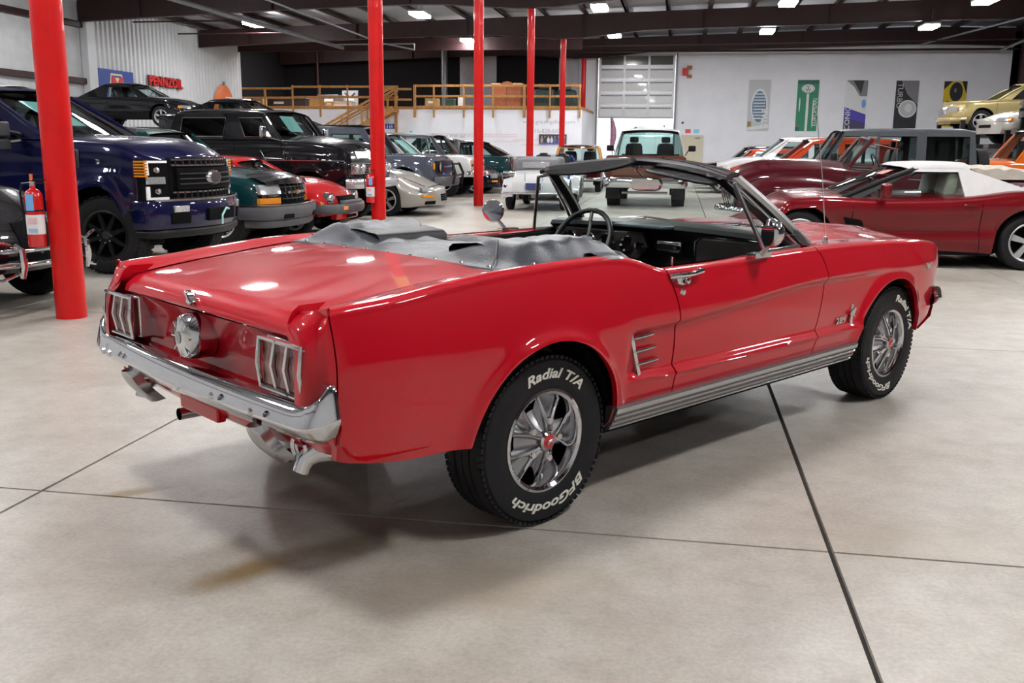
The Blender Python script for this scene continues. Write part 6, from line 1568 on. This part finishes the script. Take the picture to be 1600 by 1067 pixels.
o = banner(7.68, 8.68, 2.36, 4.74, PW_, 'wall banner with white bodywork over blue, word CONIC up its side')
bf(o, [(7.68, 2.36), (8.68, 2.36), (8.68, 3.15), (7.68, 3.5)], PB_, 1); bf(o, [(7.68, 2.36), (8.68, 2.36), (8.68, 2.75), (7.68, 3.0)], FLAT('print_violet', (.05, .04, .12)), 2)
bf(o, [(7.70, 4.74), (8.68, 4.74), (8.68, 4.0), (8.35, 4.0), (8.05, 4.45)], GY_, 2); bf(o, [(8.0, 4.74), (8.5, 4.74), (8.4, 4.1)], BK_, 3); bf(o, ell(8.55, 3.65, .1, .2), FLAT('print_sky', (.15, .35, .75)), 3)
wally(text_mb('CONIC', .34, .001).xf(lambda p: Vector((-p.y, p.x, p.z))), 7.86, BY-.022, 2.96).build('banner_lettering', PW_, o)
o = banner(9.97, 11.0, 2.5, 4.72, BK_, 'dark wall banner reading TURBO with a round glass headlamp')
bf(o, [(10.2, 4.72), (11.0, 4.72), (11.0, 3.6), (10.5, 4.1)], GY_, 1); bf(o, ell(10.56, 3.42, .41, .41), PW_, 2, 'lamp_print'); bf(o, ell(10.56, 3.42, .35, .35), CH_, 3, 'lamp_print'); bf(o, ell(10.60, 3.46, .16, .2), PW_, 4, 'lamp_print')
wally(text_mb('TURBO', .36, .001).xf(lambda p: Vector((p.y, -p.x, p.z))), 10.16, BY-.022, 4.02).build('banner_lettering', CH_, o)
o = banner(12.12, 13.14, 2.6, 4.69, YL_, 'yellow wall banner with two dark oval lamps, rightmost of five')
bf(o, [(12.12, 4.69), (12.5, 4.69), (12.12, 4.3)], BK_, 1); bf(o, [(13.14, 4.69), (13.14, 4.1), (12.9, 4.69)], BK_, 1); bf(o, ell(12.68, 4.2, .29, .44), BK_, 2); bf(o, ell(12.34, 3.42, .18, .36), BK_, 2); bf(o, ell(12.64, 4.27, .05, .10), GY_, 3); bf(o, ell(12.33, 3.44, .04, .09), GY_, 3); bf(o, [(12.9, 2.6), (13.14, 2.6), (13.14, 3.4)], GY_, 1)
# roll-up door, raised
ALU = mat('door_aluminium', (.62, .63, .66), rough=.35, metal=.3, noise=.04)
dr_ = empty('door_1', (0, 0, 0), kind='structure')
PANE = mat('frosted_door_pane', (.74, .79, .80), rough=.3, noise=.03, coat=.3)
x0, x1, z0, z1 = DOX0, DX1-.02, 2.93, 6.02
for k in range(5):
    za, zb_ = lerp(z1, z0, (k+1)/5), lerp(z1, z0, k/5)
    s_ = MB().box(((x0+x1)/2, YF-.02, za+.05), (x1-x0, .05, .10)).box(((x0+x1)/2, YF-.02, zb_-.05), (x1-x0, .05, .085)).build('door_section', ALU, dr_)
    for j in range(4): MB().box((lerp(x0+.06, x1-.06, j/3), YF-.025, (za+zb_)/2), (.11, .05, zb_-za)).build('door_stile', ALU, s_)
    for j in range(3):
        a, b_ = lerp(x0+.06, x1-.06, j/3)+.05, lerp(x0+.06, x1-.06, (j+1)/3)-.05
        MB().box(((a+b_)/2, YF, (za+zb_)/2), (b_-a, .02, zb_-za-.15)).build('door_pane', PANE if k else mat('dark_door_pane', (.10, .11, .10), rough=.15, coat=.5, noise=.1), s_)
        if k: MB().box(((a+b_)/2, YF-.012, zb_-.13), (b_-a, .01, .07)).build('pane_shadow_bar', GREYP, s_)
MB().box(((x0+x1)/2, YF-.03, z0+.02), (x1-x0, .07, .05)).build('bottom_seal', GREYP, dr_)
for x in (x0-.07, x1+.07): MB().box((x, YF-.06, 3.02), (.09, .1, 6.04)).build('door_track', GREYP, dr_)
tag(MB().box((.05, YF-.16, 5.15), (.26, .3, .34)).build('door_opener', SRED, bevel=.03), 'red motor housing beside the top of the roll-up door', 'motor')
MB().box((.25, YF-.03, 5.36), (.26, .05, .18)).build('mount_board', WOOD, bpy.data.objects['door_opener']); MB().box((.25, YF-.03, 4.94), (.26, .05, .16)).build('mount_board', WOOD, bpy.data.objects['door_opener'])
CRM = mat('cream_door_paint', (.66, .62, .48), rough=.5, noise=.03)
d2 = MB().box((.52, YF-.03, 1.03), (1.0, .05, 2.06)).build('door_2', CRM); tag(d2, kind='structure')
MB().box((.02, YF-.05, 1.05), (.05, .06, 2.12)).build('door_frame', CRM, d2); MB().box((1.04, YF-.05, 1.05), (.05, .06, 2.12)).build('door_frame', CRM, d2); MB().box((.53, YF-.05, 2.09), (1.07, .06, .05)).build('door_frame', CRM, d2)
MB().box((.8, YF-.1, 1.98), (.26, .06, .05)).build('door_closer', GREYP, d2); MB().lathe([(0, .07), (.03, .06), (.03, 0)], o=(.14, YF-.06, 1.0), axis='Y', n=12, sgn=-1).build('door_handle', CHROME, d2)
tag(MB().box((.31, YF-.01, 2.31), (.27, .015, .19)).build('wall_notice', FLAT('notice_red', (.75, .10, .12))), 'small red square notice on the white wall above the cream door', 'sign')
tag(MB().box((.72, YF-.01, 2.31), (.27, .015, .19)).build('wall_notice', FLAT('notice_blue', (.25, .62, .85))), 'small pale blue square notice above the cream door, right of the red', 'sign')
tag(MB().lathe([(0, .08), (.05, .06), (.06, 0)], o=(.03, YF, 2.72), axis='Y', n=12, sgn=-1).build('wall_camera', GUN), 'tiny dark camera fixed to the white wall above the cream door', 'camera')
# things in the bay behind the door
t = empty('furled_flag', (-3.4, YF+1.2, 0), 0, 'furled red and violet flag on a pole inside the open roll-up doorway', 'flag')
MB().cyl((0, 0, 0), (-.25, 0, 3.1), .018, 8).build('flag_pole', GREYP, t)
MB().grid([[(-.23+.0*k+(.10+.22*math.sin(PI*j/9))*k/5, .04*math.sin(k*2.2), lerp(3.0, 1.3, j/9)) for k in range(6)] for j in range(10)]).build('flag_cloth', mat('flag_cloth', (.34, .16, .24), rough=.8, noise=.35, nscale=9), t, solid=.01)
wbv = 2.7
V = Veh('white_van', 'white vehicle with a red sill stripe in the bright bay behind the door', 'car', (-3.4, 54.5, 1.2), PI*.98, dict(wb=wbv, xr=-.7, xf=wbv+.7, W=.85, paint=WHT, r=.15, top=[(-.7, 1.0), (wbv, 1.0), (wbv+.7, .8)], bot=[(-.7, .35), (wbv+.7, .35)], plan=P_(-.7, wbv+.7, .8), tyre=(.33, .1, .2, 'spoke', 5, ALLOY),
    cab=dict(A=(wbv-.2, 1.0), B=(wbv-.8, 1.5), C=(wbv-2.4, 1.5), D=(wbv-2.9, 1.0), wb=.76, wr=.6, wins=[(wbv-.5, wbv-1.5, wbv-.95, wbv-1.5)], glass=GLASSC)))
V.fbox(-.3, .62, .5, .05, SRED, 'red_badge')
tag(MB().box((-2.3, 53.2, .98), (6.4, .08, 1.96)).build('low_partition', BRIGHT, bevel=.01), 'low white partition standing before the white vehicle in the bright bay', 'partition')
tag(MB().box((-1.75, 54.5, .6), (5.0, 2.0, 1.2)).box((-1.75, 54.5, .45), (5.2, 2.2, .1)).build('display_plinth', BRIGHT, bevel=.02), 'plain white display block under the white vehicle in the far bay', 'plinth')
# mezzanine front: writing, poster, signs
GTX = FLAT('faded_grey_lettering', (.50, .50, .53)); RTX = FLAT('faded_red_lettering', (.68, .30, .32))
YW_ = YM-.002
def wtext(s, x, z, size, m, label, align='LEFT'):
    o = wally(text_mb(s, size, .001, align=align), x, YW_, z).build('wall_lettering', m); return tag(o, label, 'lettering')
wtext('Why Consign With Us?', -11.75, 1.92, .20, FLAT('dark_grey_lettering', (.30, .30, .33)), 'small grey line of lettering asking Why Consign With Us on the white wall')
wtext('www.grautogallery.com', -7.15, 2.58, .25, GTX, 'faded grey web address lettering high on the white wall below the railing')
wtext('616-828-6600', -6.75, 2.17, .26, GTX, 'faded grey telephone number lettering below the web address')
for i, (xx, zz, ln) in enumerate(((-9.8, 1.93, 2.4), (-8.5, 1.70, 1.2), (-7.6, 1.78, 1.6), (-7.2, 1.55, 1.2))):
    mb = MB(); n_ = int(ln*22)
    mb.tube([(xx+ln*k/n_, YW_-.004, zz+.035*math.sin(k*2.3)+.02*math.sin(k*5.1)) for k in range(n_+1)], .006, 4)
    tag(mb.build('script_line', RTX), ['upper long line of tiny red handwriting on the white mezzanine wall', 'short red handwriting line just left of the fourth post', 'red handwriting line between fourth post and poster, upper one', 'lowest short red handwriting line beside the fourth post'][i], 'lettering')
tag(MB().box((-9.6, YW_, 2.02), (4.4, .004, .012)).build('wall_rule', RTX), 'thin faded red rule above the grey lettering on the white wall', 'lettering')
po = tag(MB().box((-5.75, YM-.02, 1.81), (1.26, .03, .44)).build('wall_poster', FLAT('poster_dark', (.05, .05, .07))), 'wide poster of people in dark and white clothes over a blue strip', 'poster')
MB().box((-5.75, YM-.037, 1.62), (1.26, .004, .07)).build('poster_strip', FLAT('poster_blue', (.10, .13, .55)), po)
for k, (dx, c_) in enumerate(((-.5, (.4, .3, .25)), (-.36, (.05, .05, .06)), (-.2, (.75, .75, .78)), (-.05, (.7, .7, .72)), (.1, (.10, .15, .35)), (.26, (.08, .12, .3)), (.42, (.35, .28, .25)), (.55, (.1, .1, .1)))):
    flat('poster_figure', ell(-5.75+dx, 1.76, .065, .13, 12), FLAT('poster_c%d' % k, c_), wally, (0, YM-.036, 0), 0, .003, po); flat('poster_head', ell(-5.75+dx, 1.92, .028, .04, 10), FLAT('poster_skin', (.5, .34, .27)), wally, (0, YM-.036, 0), .001, .004, po)
ws_ = tag(MB().box((-13.42, YM-.03, 2.34), (.44, .03, .22)).build('washroom_sign', FLAT('washroom_blue', (.02, .06, .35))), 'small blue washroom sign with white figures right of the second post', 'sign')
for dx in (-.12, 0, .10):
    flat('sign_figure', ell(-13.42+dx, 2.32, .025, .06, 10), SWHT, wally, (0, YM-.045, 0), 0, .004, ws_); flat('sign_figure', ell(-13.42+dx, 2.41, .02, .02, 10), SWHT, wally, (0, YM-.045, 0), 0, .004, ws_)
tag(MB().box((-12.4, YM-.02, 2.06), (.12, .02, .18)).build('wall_notice', FLAT('notice_blue', (.25, .62, .85))), 'tiny pale blue notice on the white wall right of the washroom sign', 'sign')
# railing: each post and rail its own piece
rl = empty('timber_railing', (0, 0, 0), 0, 'long unpainted timber railing along the mezzanine edge above the white wall', 'railing')
YR = YM-.04
def rail(x0, x1, z, h=.10, n='rail'): MB().box(((x0+x1)/2, YR, z), (x1-x0, .045, h)).build(n, WOOD, rl, bevel=.004)
def post(x, z0=2.75, z1=4.2, w_=.07): MB().box((x, YR-.03, (z0+z1)/2), (w_, .07, z1-z0)).build('post', WOOD, rl, bevel=.004)
rail(-20.7, -18.15, 4.06); rail(-20.7, -18.15, 3.63); rail(-20.7, -18.1, 3.19, .12, 'toe_board')
for x in (-19.53,): post(x, 3.1, 4.05, .1)
rail(-18.15, -13.0, 4.13); rail(-18.15, -13.0, 3.66); rail(-18.15, -13.0, 3.19, .12, 'toe_board')
for x in (-18.15, -16.79, -15.44, -14.1): post(x)
for x in (-13.1, ): post(x, 2.0, 4.1, .13)
rail(-14.0, -12.35, 4.02); rail(-14.0, -12.35, 3.55)
rail(-12.25, -4.5, 4.17); rail(-12.25, -4.5, 3.70); rail(-12.25, -4.5, 3.22, .12, 'toe_board')
post(-12.2, 2.75, 4.2, .12)
for x in (-11.29, -9.88, -8.51, -5.9, -4.55): post(x)
post(-7.07, 2.75, 4.2, .12)
# stair
stp = empty('timber_stair', (0, 0, 0), 0, 'timber stair with handrails running down left from the mezzanine', 'stair')
ys0 = YM-.75
def beam(a, b_, w_, h, name):
    a, b_ = Vector(a), Vector(b_); d = b_-a; an = math.atan2(d.z, d.x)
    M = Matrix.Rotation(-an, 3, 'Y'); MB().box((a+b_)/2, (d.length, w_, h), rot=M).build(name, WOOD, stp)
for yy_ in (ys0+.35, ys0-.45):
    beam((-12.9, yy_, 3.1), (-18.7, yy_, .05), .05, .26, 'stringer')
    beam((-12.9, yy_, 4.05), (-18.4, yy_, 1.15), .05, .10, 'handrail'); beam((-12.9, yy_, 3.9), (-18.4, yy_, 1.0), .05, .06, 'handrail')
    for k in range(6):
        x = -13.4-k*.98; zb_ = 3.1-(-12.9-x)*.526
        MB().box((x, yy_, zb_+.5), (.08, .07, 1.0)).build('baluster', WOOD, stp)
for k in range(15):
    x = -13.1-k*.38; MB().box((x, ys0-.05, 3.0-k*.2), (.28, .8, .04)).build('tread', WOOD, stp)
# things stored on the mezzanine
BOXM = mat('cardboard', (.42, .29, .13), rough=.8, noise=.1)
ZD = 3.24
def stored(name, label, cat, x, y, dims, m, lid=None, group=None):
    t = empty(name, (x, y, ZD), random.uniform(-.12, .12), label, cat, group)
    MB().box((0, 0, dims[2]/2), dims).build('body', m, t, bevel=.01)
    if lid: MB().box((0, 0, dims[2]+.01), (dims[0]*1.04, dims[1]*1.04, .05)).build('lid', lid, t)
    else: MB().box((0, -dims[1]/2-.002, dims[2]*.55), (dims[0]*.5, .006, dims[2]*.25)).build('paper_label', PAPER, t)
    return t
stored('cardboard_box', 'plain cardboard box behind the railing, right of the railing corner', 'box', -11.55, 44.3, (.62, .45, .40), BOXM)
stored('cardboard_box', 'cardboard box at the far left end of the mezzanine', 'box', -20.2, 44.4, (.55, .45, .40), BOXM)
stored('storage_crate', 'blue-bottomed cardboard crate left of the stair head', 'box', -17.3, 44.4, (.6, .45, .40), BOXM, FLAT('crate_blue', (.05, .12, .35)))
stored('storage_crate', 'white flat carton low behind the railing beside the stair', 'box', -15.9, 44.4, (.95, .5, .22), PAPER, PAPER)
stored('storage_crate', 'grey plastic tub with pale lid on the mezzanine', 'box', -18.35, 44.6, (1.0, .55, .42), GUN, PAPER)
stored('engine_parts', 'heap of grey machine parts behind the upper rail', 'machinery', -17.0, 45.4, (1.1, .6, .62), GREYP)
stored('parts_bin', 'dark parts bin behind the left railing bay', 'box', -19.5, 45.4, (1.1, .6, .42), GUN)
stored('amber_bottle_case', 'small tan case between the white carton and the post', 'box', -16.6, 44.3, (.35, .3, .26), mat('tan_case', (.55, .38, .15), rough=.6, noise=.1))
stored('framed_emblem', 'grey board with a dark chevron standing behind the railing', 'board', -16.1, 45.8, (.85, .08, .85), mat('grey_board', (.35, .36, .38), rough=.6, noise=.1))
for sx in (-1, 1): MB().box((sx*.14, -.05, .62), (.36, .02, .06), rot=Matrix.Rotation(sx*-.7, 3, 'Y')).build('chevron', SDARK, bpy.data.objects['framed_emblem'])
stored('paint_can', 'dark green drum with pale rim near the grey duct', 'drum', -10.7, 44.4, (.4, .4, .36), mat('dark_green_drum', (.02, .06, .04), rough=.5, noise=.1), GREYP)
stored('folding_screen', 'white folding screen standing near the grey duct', 'screen', -10.3, 44.8, (.3, .1, .55), PAPER)
cb = empty('wooden_cabinet', (-8.0, 44.5, ZD), 0, 'reddish brown wooden cabinet with pale top trim behind the railing', 'cabinet')
CBW = mat('reddish_cabinet_wood', (.30, .09, .035), rough=.4, noise=.2, nscale=6)
MB().box((0, 0, .5), (1.4, .6, 1.0)).build('cabinet_body', CBW, cb, bevel=.02)
for sx in (-1, 1): MB().box((sx*.34, -.31, .50), (.62, .03, .86)).build('cabinet_door', CBW, cb, bevel=.01); MB().box((sx*.5, -.1, 1.05), (.45, .5, .06)).build('top_trim', mat('pale_wood', (.7, .42, .2), rough=.5, noise=.1), cb, bevel=.01)
MB().prism([(-.28, 1.0), (-.2, 1.12), (0, 1.17), (.2, 1.12), (.28, 1.0)], -.28, -.2).build('crest', CBW, cb)
for nm, lab, x, y in (('covered_machine', 'dark covered machine behind the railing right of the cabinet', -6.3, 44.7), ('covered_machine', 'dark covered machine nearest the right end of the mezzanine', -5.4, 45.6)):
    t = empty(nm, (x, y, ZD), 0, lab, 'machine'); MB().box((0, 0, .42), (1.1, .9, .84), taper=.8).build('cover', mat('dark_green_cover', (.015, .03, .025), rough=.5, noise=.4, nscale=6), t, bevel=.08); MB().box((0, -.3, .95), (.5, .2, .22)).build('panel_box', GUN, t, bevel=.02)
# fire extinguishers
def exting(x, y, z0, rz, label, tagcol, flip=1):
    t = empty('fire_extinguisher', (x, y, z0), rz, label, 'extinguisher', 'fire extinguishers on the red posts')
    ER = mat('extinguisher_red', (.62, .012, .012), rough=.22, coat=.8, noise=.03)
    MB().lathe([(0, 0), (.060, .0), (.066, .012), (.066, .38), (.060, .415), (.042, .438), (.022, .448), (.020, .47)], axis='Z', n=28).build('cylinder', ER, t)
    MB().lathe([(.0672, .10), (.0672, .25)], axis='Z', n=28).xf(lambda p: p).build('instruction_label', PAPER, t)
    MB().box((0, -.0685, .205), (.07, .002, .05)).build('label_print', FLAT('label_pink', (.75, .5, .5)), t); MB().box((0, -.0685, .13), (.07, .002, .03)).build('label_print', FLAT('label_blue', (.35, .5, .7)), t)
    MB().box((-.008 if flip > 0 else .02, -.0705, .345), (.055, .004, .125)).build('inspection_tag', tagcol, t)
    MB().lathe([(.0685, .275), (.0685, .288)], axis='Z', n=28).build('strap', BLACK, t)
    MB().box((0, .0, .485), (.04, .03, .04)).build('valve', CHROMED, t, bevel=.004)
    MB().box((.035, 0, .515), (.12, .02, .012)).box((.035, 0, .490), (.11, .02, .010)).build('lever', BLACK, t); MB().box((-.004, -.002, .535), (.02, .02, .05)).build('pull_pin_tag', FLAT('orange_pin', (.8, .2, .05)), t)
    MB().tube([(-.02, -.01, .49), (-.07, -.02, .485), (-.088, -.02, .42), (-.080, -.01, .25), (-.078, -.01, .10)], .009, 8).build('hose', BLACK, t)
    MB().box((.0, .075, .3), (.05, .02, .12)).build('wall_bracket', GUN, t)
TAGB = FLAT('tag_blue', (.18, .42, .78))
exting(-4.92, 6.645, .585, .30, 'red fire extinguisher with blue tag and white label on the nearest post', TAGB)
exting(-4.87, 14.70, .50, .12, 'red fire extinguisher with tilted blue tag on the second red post', TAGB, -1)
# small litter on the floor
tag(MB().tube([(-3.05, 5.02, .004), (-3.0, 5.05, .006), (-2.96, 5.04, .004), (-2.94, 5.08, .003)], .003, 5).build('dry_twig', SDARK), 'tiny dark twig on the bare concrete left of the red car', 'litter')
